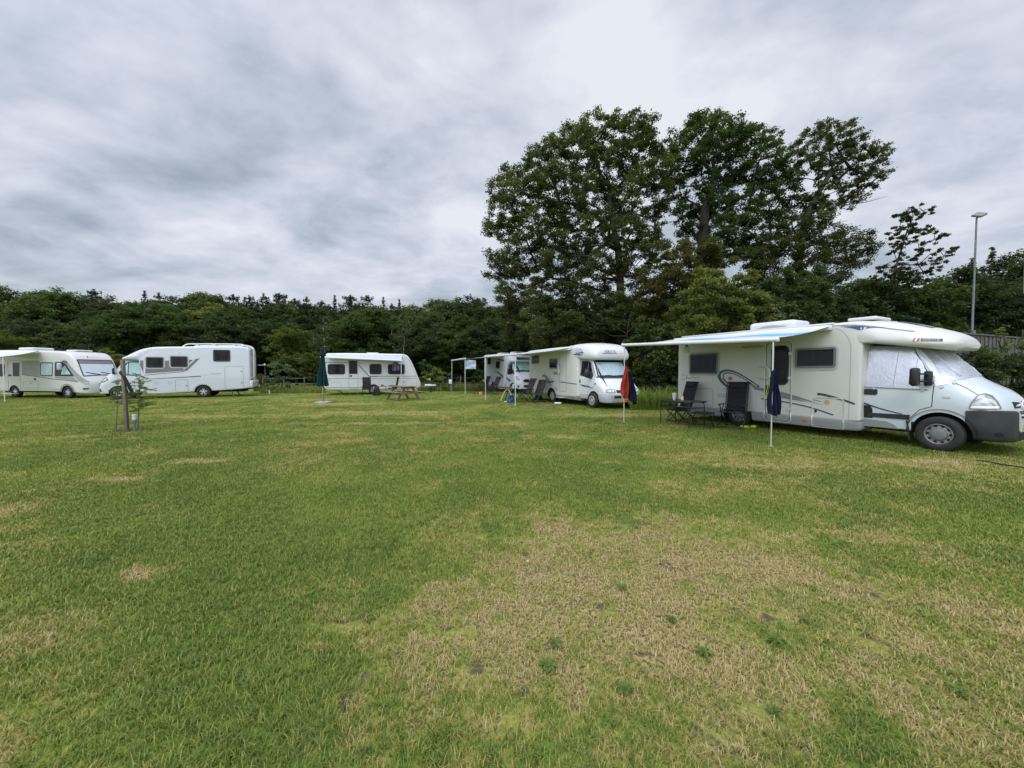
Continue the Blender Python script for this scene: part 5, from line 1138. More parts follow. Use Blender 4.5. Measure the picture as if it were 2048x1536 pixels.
# ---- parasol, picnic table, chairs by the caravan
p = gpt(645, 806); t = thing('parasol', 'closed dark green parasol on a flat square concrete base', 'parasol', (p.x, p.y, 0), 0)
b = MB(); b.box((.05, 0, .035), (.62, .62, .07), bev=.015); b.obj('base', m('concrete'), t)
b = MB(); b.tube([(.05, 0, .06), (.05, 0, 2.6)], .022, 8); b.tube([(.05, 0, .06), (.05, 0, .42)], .034, 8); b.obj('pole', m('galvanised'), t)
def folded(z0, z1, r0, r1, n=8, pw=1.0, tilt=0):
    vs = []; k = 20; nn = 96
    for i in range(k+1):
        f = i/k; z = z0+(z1-z0)*f; r = r0+(r1-r0)*f**pw
        for j in range(nn):
            a = 2*math.pi*j/nn; w = .5+.5*math.cos(n*a+.6*math.sin(3*z)); rr = r*(.52+.48*w**.7)*(1+.10*math.sin(3*a+z*2))
            vs.append((.05+rr*math.cos(a)-tilt*(z1-z), rr*math.sin(a), z+(.07*w*(1-f) if z0 < 2 else .0)))
    return vs, [[i*nn+j, i*nn+(j+1) % nn, (i+1)*nn+(j+1) % nn, (i+1)*nn+j] for i in range(k) for j in range(nn)]+[list(range(k*nn, k*nn+nn))]
b = MB(); b.add(*folded(.82, 2.62, .30, .055, 8, .85, .02)); b.obj('canopy', m('parasol_green'), t, angle=50)
b = MB(); b.add(*folded(2.34, 2.72, .17, .03, 8, 1.0)); b.ball((.05, 0, 2.73), .035, 6); b.obj('vent_cap', m('parasol_green'), t, angle=50)
def picnic(label, loc, rz):
    t = thing('picnic_table', label, 'picnic table', loc, rz); wd = m('wood_table')
    tp = MB()
    for k in range(5): tp.box((0, -.30+k*.15, .745), (1.80, .138, .042), bev=.006)
    tp.obj('table_top_plank', wd, t)
    for s in (-1, 1):
        b = MB()
        for k in (0, 1): b.box((0, s*(.62+k*.145), .445), (1.80, .135, .042), bev=.006)
        b.obj('bench_plank', wd, t)
    for x in (-.62, .62):
        for s in (-1, 1):
            l = MB(); a = Vector((x, s*.22, .72)); c = Vector((x, s*.66, 0)); d = c-a
            l.box(((a+c)/2)[:], (.045, .12, d.length), rot=(math.atan2(s*abs(d.y), -d.z)*1.0, 0, 0), bev=.005); l.obj('leg', wd, t)
        b = MB(); b.box((x+.05, 0, .40), (.045, 1.5, .11), bev=.005); b.obj('cross_beam', wd, t)
        b = MB(); b.box((x+.05, 0, .70), (.045, .72, .09), bev=.005); b.obj('top_beam', wd, t)
    return t
pc = picnic('weathered wooden picnic table with attached benches in front of the caravan', (-6.1, 21.5, 0), R(-47))
def upright_chair(label, loc, rz, group, mt='chair_mesh'):
    t = thing('camping_chair', label, 'camping chair', loc, rz, group)
    s = MB(); s.box((0, 0, .44), (.50, .52, .04), bev=.015); s.obj('seat', m(mt), t)
    s = MB(); s.box((-.30, 0, .82), (.04, .52, .78), rot=(0, R(-10), 0), bev=.02, seg=3); s.obj('backrest', m(mt), t)
    for y in (-.29, .29):
        a = MB(); a.box((0, y, .64), (.5, .05, .03), bev=.01); a.obj('armrest', m('black_plastic'), t)
        for x0, x1 in ((.22, -.22), (-.22, .22)): l = MB(); l.tube([(x0, y, .62), (x1, y, .01)], .015, 6); l.obj('leg', m('chair_tube'), t)
    b = MB(); b.tube([(.22, -.29, .05), (.22, .29, .05)], .012, 6); b.tube([(-.22, -.29, .05), (-.22, .29, .05)], .012, 6); b.obj('stretcher', m('light_grey'), t)
    return t
gd = 'black chairs beside the caravan'
out_d = face_angle(D, (0, -1))
p = gpt(735, 792); upright_chair('black folding chair facing us beside the caravan wheel', (p.x, p.y, 0), out_d+.1, gd)
p = gpt(781, 790); upright_chair('black folding chair turned sideways behind the picnic table', (p.x+.15, p.y, 0), R(185), gd)
p = gpt(763, 790.5); t = thing('side_table', 'small black wire side table between the two black chairs by the caravan', 'table', (p.x, p.y, 0), R(20))
b = MB(); b.box((0, 0, .60), (.62, .5, .025), bev=.008); b.obj('table_top', m('table_dark'), t)
for x in (-.26, .26):
    for y in (-.2, .2): l = MB(); l.tube(spline([(x, y, .6), (x*1.1, y, .3), (x*.7, y, .12), (x*1.1, y, .01)], 4), .013, 6); l.obj('leg', m('chair_tube'), t)
b = MB(); b.ball((0, 0, .68), .07, 6, sc=(1.3, 1, .7)); q = on_table(t, .05, 0, -.0); tag(b.obj('cup_bowl', m('dark_plastic'), loc=(q.x, q.y, -.018)), 'small dark bowl on the wire side table by the caravan', 'bowl')
q = W2(D, (4.45, -1.75, 2.22)); towel('jacket', 'dark lavender checked garment hanging from the awning arm of the caravan', 'lavender_cloth', (q.x, q.y, 2.20), .62, .30, .50, face_angle(D, (0, -1)), 2, .05, 0, .12, 21)['category'] = 'garment'
p = gpt(751, 791.5); mb = MB(); mb.lathe([(.30, 0), (.34, .06), (.26, .40), (.10, .62), (.01, .66)], n=18); mb.v = [(x*.8, y*.5, z) for x, y, z in mb.v]; tag(mb.obj('carry_bag', m('dark_cloth'), loc=(p.x, p.y+.2, 0)), 'slumped black carry bag in front of the caravan wheel', 'bag')
# ---- washing pole beside the ladder motorhome
p = gpt(530.5, 789); t = thing('water_pole', 'thin pole with a round white head and a black hose beside the rear ladder', 'pole', (p.x, p.y, 0), 0)
b = MB(); b.tube([(0, 0, 0), (0, 0, 2.0)], .022, 7); b.obj('pole', m('wood_grey'), t)
b = MB(); b.ball((0, 0, 2.03), .07, 8); b.tube([(0, 0, 2.0), (-.45, 0, 2.0)], .022, 7); b.obj('lamp_head', m('white_plastic'), t)
b = MB(); b.tube(spline([(.02, -.02, 1.9), (.10, -.03, 1.3), (.20, -.04, .6), (.30, -.05, .28)], 6), .026, 7); b.obj('hose', m('black_plastic'), t)
b = MB(); b.tube([(.29, -.05, .30), (.33, -.05, .03)], .035, 7); b.obj('nozzle', m('white_plastic'), t)
# ---- wooden stake, lamp and saplings in their patch of soil
p = gpt(252, 861); st = (p.x, p.y)
ts = thing('wooden_stake', 'weathered square wooden stake with a dark strap, standing before the ladder motorhome', 'stake', (st[0], st[1], 0), R(6))
b = MB(); b.box((0, 0, .94), (.075, .075, 1.92), rot=(0, R(-1.6), 0), bev=.008); b.obj('post', m('wood_grey'), ts)
b = MB(); b.box((.07, -.02, 1.32), (.025, .10, .62), rot=(0, R(-24), 0), bev=.006); b.obj('strap', m('dark_cloth'), ts)
p = gpt(269.5, 862); t = thing('bollard_light', 'short grey bollard light with a pale ribbed head beside the wooden stake', 'bollard light', (p.x, p.y, 0), 0)
b = MB(); b.lathe([(.029, 0), (.029, .24), (.028, .25)], n=16); b.obj('post', m('galvanised'), t)
b = MB(); b.lathe([(.035, .24), (.050, .25), (.052, .30), (.047, .31)], n=20); b.obj('collar', m('mid_grey'), t)
b = MB(); b.lathe([(.043, .31), (.047, .34), (.043, .36), (.047, .38), (.043, .40)], n=20); b.obj('lens', m('cup_clear'), t)
b = MB(); b.lathe([(.052, .40), (.055, .42), (.04, .445), (.002, .45)], n=20); b.obj('cap', m('light_grey'), t)
# ================================================================== vegetation
def leaf_mat(name, dark, light, trans=.35, scale=.35):
    mt = bpy.data.materials.new(name); mt.use_nodes = True; t = mt.node_tree; t.nodes.clear()
    at = N(t, 'ShaderNodeAttribute', attribute_name='tone', attribute_type='GEOMETRY')
    tc = N(t, 'ShaderNodeTexCoord'); oi = N(t, 'ShaderNodeObjectInfo')
    f = math_(t, 'ADD', at.outputs['Fac'], math_(t, 'MULTIPLY', math_(t, 'SUBTRACT', noise(t, tc.outputs['Object'], scale, 3), .5), .7))
    f = math_(t, 'ADD', f, math_(t, 'MULTIPLY', math_(t, 'SUBTRACT', oi.outputs['Random'], .5), .55), clamp=True)
    c = mixc(t, f, (*dark, 1), (*light, 1))
    d = N(t, 'ShaderNodeBsdfDiffuse'); setin(t, d, Color=c)
    tr = N(t, 'ShaderNodeBsdfTranslucent'); setin(t, tr, Color=mixc(t, .5, c, (light[0]*1.3, light[1]*1.5, light[2]*.8, 1)))
    gl = N(t, 'ShaderNodeBsdfGlossy'); gl.inputs['Roughness'].default_value = .45; gl.inputs[0].default_value = (.5, .55, .55, 1)
    m1 = N(t, 'ShaderNodeMixShader'); setin(t, m1, _0=trans, _1=d.outputs[0], _2=tr.outputs[0])
    m2 = N(t, 'ShaderNodeMixShader'); setin(t, m2, _0=.03, _1=m1.outputs[0], _2=gl.outputs[0])
    o = N(t, 'ShaderNodeOutputMaterial'); t.links.new(m2.outputs[0], o.inputs[0]); MATS[name] = mt; return mt
leaf_mat('oak_leaf', (.034, .046, .014), (.118, .132, .040), .42)
leaf_mat('wood_leaf', (.030, .053, .016), (.102, .142, .038), .42)
leaf_mat('dark_leaf', (.022, .036, .014), (.066, .090, .030), .4)
leaf_mat('pine_needle', (.022, .034, .019), (.062, .080, .040), .25)
leaf_mat('birch_leaf', (.040, .060, .020), (.10, .12, .035), .4)
leaf_mat('yellow_leaf', (.06, .085, .014), (.14, .165, .028), .4)
leaf_mat('rust_leaf', (.058, .066, .018), (.160, .135, .038), .42, .5)
leaf_mat('olive_leaf', (.085, .104, .024), (.22, .24, .058), .45)
leaf_mat('bramble_leaf', (.028, .050, .014), (.090, .125, .034), .4, .6)
leaf_mat('weed_leaf', (.085, .13, .022), (.22, .28, .055), .45, .6)
leaf_mat('pale_leaf', (.075, .10, .055), (.19, .23, .12), .4, .6)

def np_mesh(name, V, Fq, mats, attrs=None, smooth=False):
    me = bpy.data.meshes.new(name); n, mf = len(V), len(Fq); kf = Fq.shape[1]
    me.vertices.add(n); me.vertices.foreach_set('co', np.ascontiguousarray(V, np.float32).ravel())
    me.loops.add(mf*kf); me.loops.foreach_set('vertex_index', np.ascontiguousarray(Fq, np.int32).ravel())
    me.polygons.add(mf); me.polygons.foreach_set('loop_start', np.arange(0, mf*kf, kf, dtype=np.int32))
    try: me.polygons.foreach_set('loop_total', np.full(mf, kf, np.int32))
    except Exception: pass
    for x in mats: me.materials.append(x)
    for k, v in (attrs or {}).items():
        a = me.attributes.new(k, 'FLOAT', 'POINT'); a.data.foreach_set('value', np.ascontiguousarray(v, np.float32))
    me.update(calc_edges=True); me.validate(); return me
def leaves(rng, C, size, tone, up=.5, aspect=.55, droop=0.0):
    """one bent diamond-shaped leaf (two triangles sharing the midrib) per centre"""
    n = len(C); nr = rng.normal(size=(n, 3)); nr[:, 2] = np.abs(nr[:, 2])+up; nr /= np.linalg.norm(nr, axis=1)[:, None]
    a = rng.normal(size=(n, 3)); a[:, 2] -= droop; a -= nr*(a*nr).sum(1)[:, None]; a /= np.linalg.norm(a, axis=1)[:, None]+1e-9
    b = np.cross(nr, a); s = size*(.6+.8*rng.random(n)); s = s[:, None]
    bend = nr*s*.12
    V = np.stack([C-a*s*.5, C+b*s*.5*aspect+bend, C+a*s*.5, C-b*s*.5*aspect+bend], 1).reshape(-1, 3)
    q = np.arange(n)[:, None]*4
    F3 = np.concatenate([q+np.array([[0, 1, 2]]), q+np.array([[0, 2, 3]])], 0)
    return V, F3, np.repeat(tone, 4)
def limbs(trunk, blobs, r0, rng, upbias=.6):
    """join every leaf clump to the nearest part of the growing skeleton; returns polylines with radii"""
    nodes = [Vector(p) for p in trunk]; par = [-1]+list(range(len(trunk)-1)); tips = []
    tr = np.array([tuple(p) for p in trunk])
    order = sorted(range(len(blobs)), key=lambda i: np.linalg.norm(tr-np.array(blobs[i][:3]), axis=1).min())
    for i in order:
        p = Vector(blobs[i][:3]); best = None
        for j in range(1 if len(trunk) > 1 else 0, len(nodes)):
            q = nodes[j]; d = (p-q).length; c = d+upbias*max(0, q.z-p.z+.25*math.hypot(p.x-q.x, p.y-q.y))
            if best is None or c < best[0]: best = (c, j)
        j = best[1]; q = nodes[j]; L = (p-q).length; k = max(1, min(5, int(L/1.1))); prev = j
        for s in range(1, k+1):
            f = s/k; x = q.lerp(p, f)
            if s < k: x += Vector(rng.normal(size=3))*L*.06; x.z += math.sin(math.pi*f)*L*.07
            nodes.append(x); par.append(prev); prev = len(nodes)-1
        tips.append((prev, i))
    w = [0.0]*len(nodes)
    for t_, i in tips:
        w[t_] += blobs[i][3]**2
    for i in range(len(nodes)-1, 0, -1): w[par[i]] += w[i]
    tot = max(w[0], 1e-6); rad = [max(.018, r0*(x/tot)**.48) for x in w]
    return nodes, par, rad
def wood_mesh(name, nodes, par, rad, mt, n=7, extra=None):
    mb = MB(); kids = {}
    for i, p in enumerate(par):
        if p >= 0: kids.setdefault(p, []).append(i)
    def walk(start, frm):
        pts = ([nodes[frm]] if frm >= 0 else [])+[nodes[start]]; rr = ([min(rad[frm], rad[start]*1.35)] if frm >= 0 else [])+[rad[start]]
        cur = start
        while cur in kids:
            ks = sorted(kids[cur], key=lambda q: -rad[q])
            for o in ks[1:]: stack.append((o, cur))
            cur = ks[0]; pts.append(nodes[cur]); rr.append(rad[cur])
        if frm < 0: rr[0] *= 1.35
        if len(pts) > 1: mb.tube(pts, rr, n if max(rr) > .07 else 5)
    stack = [(0, -1)]
    while stack: walk(*stack.pop())
    for pts, rr in extra or []: mb.tube(pts, rr, 5)
    me = bpy.data.meshes.new(name); me.from_pydata(mb.v, [], mb.f); me.polygons.foreach_set('use_smooth', [True]*len(mb.f)); me.materials.append(mt); me.update(); return me
def crown_points(rng, blobs, dens, flat=.75, clump=9):
    """leaf centres: every clump is a handful of tufts on and in a flattened ball"""
    P = []; T = []
    for (x, y, z, r) in blobs:
        nt = max(3, int(clump*(r/1.0)**1.2)); tone = rng.normal()*.16
        d = rng.normal(size=(nt, 3)); d /= np.linalg.norm(d, axis=1)[:, None]; d *= (r*rng.random(nt)**.45)[:, None]; d[:, 2] *= flat
        n = max(8, int(dens*r*r)); w = rng.integers(0, nt, n)
        q = d[w]+rng.normal(size=(n, 3))*(r*.17)*np.array([1, 1, .6])
        P.append(q+np.array([x, y, z])); T.append(.42+tone+.16*rng.normal(size=nt)[w]+.10*rng.normal(size=n))
    return np.concatenate(P), np.clip(np.concatenate(T), 0, 1)
def make_tree(name, label, cat, base, trunk, blobs, r0, leafm, dens, lsize, seed=1, barkm='bark', group=None, up=.5, flat=.75, clump=9, extra=None, aspect=.55, droop=0.0, trunk_name='trunk', crown_name='crown', upbias=.6):
    rng = np.random.default_rng(seed); b = Vector(base)
    t = thing(name, label, cat, base, 0, group)
    rel = [(x-b.x, y-b.y, z-b.z, r) for x, y, z, r in blobs]; tk = [Vector(p)-b for p in trunk]
    nodes, par, rad = limbs(tk, rel, r0, rng, upbias)
    link(trunk_name, wood_mesh(trunk_name, nodes, par, rad, m(barkm), extra=extra), t)
    P, T = crown_points(rng, rel, dens, flat, clump); P[:, 2] = np.maximum(P[:, 2], .03)
    V, F3, A_ = leaves(rng, P, lsize, T, up, aspect, droop)
    link(crown_name, np_mesh(crown_name, V, F3, [m(leafm)], {'tone': A_}), t)
    return t
def in_poly(x, y, P):
    c = False; j = len(P)-1
    for i in range(len(P)):
        if (P[i][1] > y) != (P[j][1] > y) and x < (P[j][0]-P[i][0])*(y-P[i][1])/(P[j][1]-P[i][1])+P[i][0]: c = not c
        j = i
    return c
def fill_outline(poly, Z, depth, step, rng, gaps=(), rk=.62, tries=4000, jit=.35):
    """leaf clumps through a crown whose outline was measured in the photo: each gets its own distance and size"""
    cx_ = sum(p[0] for p in poly)/len(poly); cy_ = sum(p[1] for p in poly)/len(poly); k_ = max(.84, 1-.38*rk*step/(.25*(max(p[0] for p in poly)-min(p[0] for p in poly)+max(p[1] for p in poly)-min(p[1] for p in poly)))); poly = [(cx_+(x-cx_)*k_, cy_+(y-cy_)*k_) for x, y in poly]
    xs = [p[0] for p in poly]; ys = [p[1] for p in poly]; pts = []
    for _ in range(tries):
        x, y = rng.uniform(min(xs), max(xs)), rng.uniform(min(ys), max(ys))
        if not in_poly(x, y, poly) or any((x-a)**2+(y-b_)**2 < r*r for a, b_, r in gaps): continue
        if all((x-a)**2+(y-b_)**2 > (step*.8)**2 for a, b_ in pts): pts.append((x, y))
    cx = (min(xs)+max(xs))/2; wx = (max(xs)-min(xs))/2; out = []
    for x, y in pts:
        z = Z+depth*rng.normal()*.5*math.sqrt(max(.1, 1-((x-cx)/wx)**2)); p = dpt(x, y, z)
        out.append((p.x, p.y, max(p.z, .25), step*z/F_PX*rk*(1+jit*(rng.random()-.5))))
    return out
def tk_(pts, Z): return [dpt(x, y, Z) if i else Vector((dpt(x, y, Z).x, Z, 0)) for i, (x, y) in enumerate(pts)]

rg = np.random.default_rng(11)
# ---- the three big oaks
P1 = [(1003, 690), (995, 620), (1000, 590), (985, 560), (975, 530), (1000, 500), (1010, 480), (975, 470), (966, 440), (985, 400), (985, 365), (1010, 345), (1040, 330), (1065, 300), (1090, 280), (1110, 275), (1150, 240), (1200, 222), (1240, 214), (1270, 220), (1305, 232), (1325, 265), (1345, 300), (1350, 360), (1345, 420), (1330, 470), (1325, 520), (1300, 560), (1270, 600), (1290, 690)]
gaps1 = [(1085, 430, 22), (1046, 405, 18), (1150, 305, 16), (1230, 345, 20), (1180, 330, 13), (1290, 405, 28), (1325, 440, 24), (1255, 575, 22), (1185, 612, 12), (1040, 560, 20), (1130, 380, 14), (1215, 510, 12), (1270, 520, 16), (1290, 340, 12), (1145, 500, 12), (1010, 432, 15), (1060, 350, 12), (1000, 520, 16)]
bl1 = fill_outline(P1, 27, 3.4, 22.5, rg, [(a, b, r*.85) for a, b, r in gaps1], 1.12, 12000)
bl1 += fill_outline([(1003, 690), (998, 625), (1060, 600), (1150, 590), (1240, 600), (1290, 620), (1300, 690)], 26.5, 3.0, 26, rg, [(1255, 580, 14)], 1.1, 4000)
make_tree('oak_tree', 'wide tall oak with open crown, over the two white motorhomes', 'tree', dpt(1240, 742, 27).xy.to_3d(), tk_([(1240, 742), (1242, 640), (1240, 560), (1236, 500), (1222, 430), (1218, 370)], 27), bl1, .33, 'oak_leaf', 1000, .14, 21, group='big oaks beside the field', clump=11, upbias=.35)
P2 = [(1345, 460), (1338, 420), (1345, 370), (1335, 320), (1350, 280), (1365, 250), (1390, 228), (1440, 222), (1475, 240), (1510, 240), (1545, 262), (1575, 290), (1590, 330), (1590, 380), (1560, 420), (1540, 450), (1560, 500), (1500, 540), (1420, 520), (1380, 480)]
gaps2 = [(1500, 310, 12), (1430, 330, 10), (1380, 350, 12), (1480, 385, 14), (1540, 395, 18), (1400, 420, 12), (1500, 415, 14), (1450, 290, 8), (1360, 440, 18)]
bl2 = fill_outline(P2, 27.5, 2.6, 25, rg, gaps2, 1.0, 9000)
make_tree('oak_tree', 'dense green middle oak between the wide oak and the wind-swept one', 'tree', dpt(1405, 742, 27.5).xy.to_3d(), tk_([(1405, 742), (1405, 620), (1404, 500), (1410, 420), (1430, 350)], 27.5), bl2, .34, 'wood_leaf', 1050, .145, 22, group='big oaks beside the field', clump=11, upbias=.35)
P3 = [(1580, 400), (1590, 340), (1585, 270), (1600, 250), (1640, 242), (1690, 245), (1715, 265), (1740, 290), (1790, 295), (1785, 320), (1760, 345), (1775, 350), (1740, 395), (1700, 400), (1680, 420), (1640, 410), (1670, 430), (1640, 440), (1600, 440)]
gaps3 = [(1650, 300, 9), (1690, 300, 10), (1730, 330, 15), (1640, 360, 12), (1700, 355, 12), (1610, 380, 12), (1745, 360, 16), (1660, 400, 11)]
bl3 = fill_outline(P3, 28, 2.4, 23, rg, gaps3, .86, 9000)
P3b = [(1480, 690), (1470, 590), (1500, 500), (1570, 430), (1610, 400), (1640, 430), (1670, 470), (1710, 455), (1745, 490), (1735, 520), (1700, 545), (1660, 560), (1680, 690)]
bl3 += fill_outline(P3b, 27, 2.5, 30, rg, [(1690, 500, 14), (1660, 540, 16), (1720, 530, 12)], .95, 6000)
ex = []
for a_, b_ in (((1700, 400), (1760, 372)), ((1720, 380), (1785, 345)), ((1690, 410), (1775, 392)), ((1730, 350), (1788, 325))):
    p, q = dpt(*a_, 28), dpt(*b_, 28.3); mdl = p.lerp(q, .5)+Vector((0, 0, -.12)); base3 = dpt(1600, 742, 27.5).xy.to_3d()
    ex.append(([p-base3, mdl-base3, q-base3], [.035, .022, .008]))
make_tree('oak_tree', 'wind-swept oak with bare twigs on its outer side, behind the roof air conditioner', 'tree', dpt(1600, 742, 27.5).xy.to_3d(), tk_([(1600, 742), (1600, 620), (1598, 520), (1610, 440), (1640, 380), (1665, 340)], 27.5), bl3, .30, 'oak_leaf', 1050, .135, 23, group='big oaks beside the field', clump=11, extra=ex, upbias=.35)
# ---- bushes and small trees between the oaks and the motorhomes
def shrub(name, label, cat, poly, Z, depth, step, leafm, dens, ls, seed, group=None, rk=.7, r0=.10, barkm='bark', gaps=(), **k):
    rk *= 1.5; dens *= 2.3 if ls > .09 else 1.2
    bl = fill_outline(poly, Z, depth, step, rg, gaps, rk, 5000); cx = sum(p[0] for p in poly)/len(poly)
    b = dpt(cx, 742, Z).xy.to_3d(); zt = max(q[2] for q in bl)
    tr = [b, b+Vector((.05, 0, zt*.2)), b+Vector((0, .1, zt*.45))]
    return make_tree(name, label, cat, b, tr, bl, r0, leafm, dens, ls, seed, barkm, group, crown_name='foliage', trunk_name='stem', **k)
gs_ = 'bushes behind the motorhomes'
shrub('bush', 'rust and olive bush under the wide oak, right above the striped awning', 'bush', [(1275, 740), (1270, 640), (1290, 560), (1320, 510), (1365, 480), (1440, 475), (1455, 520), (1400, 580), (1380, 660), (1370, 740)], 23.0, 1.5, 26, 'rust_leaf', 520, .15, 31, gs_)
shrub('bush', 'yellow-green leafy bush rising above the striped awning', 'bush', [(1345, 740), (1340, 680), (1360, 610), (1390, 550), (1440, 530), (1500, 545), (1540, 600), (1535, 680), (1520, 740)], 18.5, 1.6, 28, 'olive_leaf', 760, .13, 32, gs_)
shrub('bush', 'dark green bush between the yellow-green one and the roof air conditioner', 'bush', [(1500, 740), (1520, 620), (1545, 560), (1590, 535), (1640, 545), (1665, 600), (1660, 740)], 20, 1.6, 30, 'bramble_leaf', 700, .14, 33, gs_)
shrub('sapling', 'pale-leaved thin sapling directly behind the roof air conditioner', 'sapling', [(1530, 740), (1535, 660), (1540, 600), (1560, 610), (1580, 620), (1575, 680), (1570, 740)], 15.5, .5, 22, 'pale_leaf', 160, .11, 34, None, .6, .03)
hp_ = [(1640, 1690, 575, 'dark_leaf', 23), (1690, 1745, 560, 'bramble_leaf', 23.5), (1740, 1800, 552, 'dark_leaf', 24), (1790, 1850, 556, 'dark_leaf', 24.5), (1840, 1905, 552, 'wood_leaf', 25), (1895, 1960, 535, 'dark_leaf', 25.5)]
nm_ = ['between the wind-swept oak and its neighbour', 'a bit farther along, above the blue wedge', 'under the leaning slim tree', 'just past the leaning slim tree', 'above the red badge of the cab pod', 'next to the lamp post']
for i, (a_, b_, ty, lm, Z) in enumerate(hp_):
    shrub('hedge_tree', 'dense dark hedge tree '+nm_[i], 'tree', [(a_-22, 745), (a_-18, 660), (a_-5, ty+25), ((a_+b_)/2, ty), (b_+5, ty+20), (b_+18, 650), (b_+22, 745)], Z, 1.6, 32, lm, 480, .17, 40+i, 'hedge trees behind the board fence', .75, .14)
P6 = [(1735, 570), (1745, 540), (1790, 520), (1765, 480), (1790, 440), (1800, 415), (1840, 408), (1865, 410), (1855, 440), (1885, 460), (1880, 485), (1860, 500), (1920, 495), (1905, 515), (1870, 545), (1850, 570)]
bl = fill_outline(P6, 23, 1.4, 16, rg, [(1815, 500, 14), (1840, 455, 8), (1780, 555, 8), (1850, 520, 12)], .70, 5000)
make_tree('slim_tree', 'slim leaning tree with thin sky-lit leaves standing above the dark hedge', 'tree', dpt(1752, 742, 23).xy.to_3d(), tk_([(1752, 742), (1765, 620), (1790, 540), (1815, 460), (1830, 425)], 23), bl, .055, 'oak_leaf', 1500, .12, 51, 'bark', clump=7)
# ---- conifers generator
def conifer_meshes(seed, h, w, n, ls, zb=.2, gap=.45, flatness=.10, pw=.75, barkm='bark'):
    """layered conifer: whorls of single branches of uneven length, each carrying sprays of needles"""
    rng = np.random.default_rng(seed); C = []; T = []; ex = []; z = h*zb; tiers = []
    while z < h*.99:
        f = (z-h*zb)/(h*(1-zb)); tiers.append((z, w*max(.04, (1-f))**pw*(.65+.6*rng.random()))); z += gap*(1-.35*f)*(.7+.6*rng.random())
    tot = sum(r*r+.15 for _, r in tiers)
    for z, r in tiers:
        k = int(rng.integers(4, 8)); a0 = rng.random()*6.28
        for i in range(k):
            a = a0+2*math.pi*i/k+rng.normal()*.3; L = r*(.45+.75*rng.random()); up = .22*L*rng.random(); m_ = max(5, int(n*(L*L+.1)/(tot*4.5)))
            q = rng.random(m_)**.6; lat = rng.normal(size=m_)*.20*L*(1.15-q); e = np.stack([math.cos(a)*L*q-math.sin(a)*lat, math.sin(a)*L*q+math.cos(a)*lat, z+up*q**2-.10*L*q+rng.normal(size=m_)*(.05+flatness*L*.5)], 1)
            C.append(e); T.append(np.full(m_, .40+.16*rng.normal())+.14*rng.normal(size=m_)+.12*q)
            ex.append(([Vector((0, 0, z)), Vector((math.cos(a)*L*.9, math.sin(a)*L*.9, z+up*.7-.09*L))], [.03, .01]))
    C.append(np.stack([rng.normal(size=60)*.08, rng.normal(size=60)*.08, h*(.95+.07*rng.random(60))], 1)); T.append(np.full(60, .45))
    mb = MB(); mb.tube([(.05*math.sin(i), .05*math.cos(1.7*i), h*i/8) for i in range(9)], [.17*(1-i/8.6) for i in range(9)], 6)
    for p_, r_ in ex: mb.tube(p_, r_, 4)
    mw = bpy.data.meshes.new('trunk'); mw.from_pydata(mb.v, [], mb.f); mw.materials.append(m(barkm)); mw.update()
    V, F3, A_ = leaves(rng, np.concatenate(C), ls, np.clip(np.concatenate(T), 0, 1), .35, .34); return mw, np_mesh('crown', V, F3, [m('pine_needle')], {'tone': A_})
def broad_meshes(seed, h, w, leafm, dens, ls, zb=.18, n=34, barkm='bark', sp=1.0, top=.8):
    rng = np.random.default_rng(seed); bl = []
    for _ in range(1500):
        d = rng.normal(size=3); d /= np.linalg.norm(d); q = rng.random()**.4; z = h*(zb+(1-zb)*(.5+.47*d[2]*q)); f = (z/h-zb)/(1-zb)
        rr = w*(math.sin(math.pi*min(.97, max(.06, f))**top)**.6); p = (rr*q*d[0]*1.25, rr*q*d[1]*1.25, z)
        if all((p[0]-b_[0])**2+(p[1]-b_[1])**2+(p[2]-b_[2])**2 > (sp*w*.30)**2 for b_ in bl): bl.append((*p, w*(.32+.14*rng.random())))
        if len(bl) >= n: break
    tr = [Vector((.1*math.sin(i*2.1+seed), .1*math.cos(i*1.3), h*.62*i/5)) for i in range(6)]
    nodes, par, rad = limbs(tr, bl, (.0055 if barkm != 'bark' else .02)*h, rng, .5); rad = [max(.03, x) for x in rad] if barkm == 'bark' else [max(.008, x) for x in rad]; mw = wood_mesh('trunk', nodes, par, rad, m(barkm))
    P, T = crown_points(rng, bl, dens, .72, 10); V, F3, A_ = leaves(rng, P, ls, T, .6); return mw, np_mesh('crown', V, F3, [m(leafm)], {'tone': A_})
KINDS = {}
for i in range(5): KINDS['broad%d' % i] = broad_meshes(100+i, 12, 3.7, ['wood_leaf', 'dark_leaf', 'oak_leaf', 'wood_leaf', 'dark_leaf'][i], 420, .25, .14, 60)
for i in range(2): KINDS['yellow%d' % i] = broad_meshes(120+i, 8, 2.8, ['yellow_leaf', 'olive_leaf'][i], 520, .20, .12, 36)
for i in range(4): KINDS['pine%d' % i] = conifer_meshes(130+i, 13, 3.3, 17000, .30, .30, .70, .20, .42)
for i in range(2): KINDS['spruce%d' % i] = conifer_meshes(140+i, 13, 2.7, 15000, .28, .08, .50, .10)
for i in range(2): KINDS['birch%d' % i] = broad_meshes(150+i, 11, 2.0, 'birch_leaf', 330, .15, .30, 40, 'birch_bark', .9)
def place(kind, name, label, cat, p, h, group, rz, wide=1.0):
    hh = {'b': 12, 'y': 8, 'p': 13, 's': 13}[kind[0]] if not kind.startswith('birch') else 11
    t = thing(name, label, cat, (p.x, p.y, 0), rz, group); s = h/hh; t.scale = (s*wide, s*wide, s)
    for me in KINDS[kind]: link(me.name.split('.')[0], me, t)
    return t
ORD = 'first second third fourth fifth sixth seventh eighth ninth tenth eleventh twelfth thirteenth fourteenth fifteenth sixteenth seventeenth eighteenth nineteenth twentieth'.split()
r2 = random.Random(5)
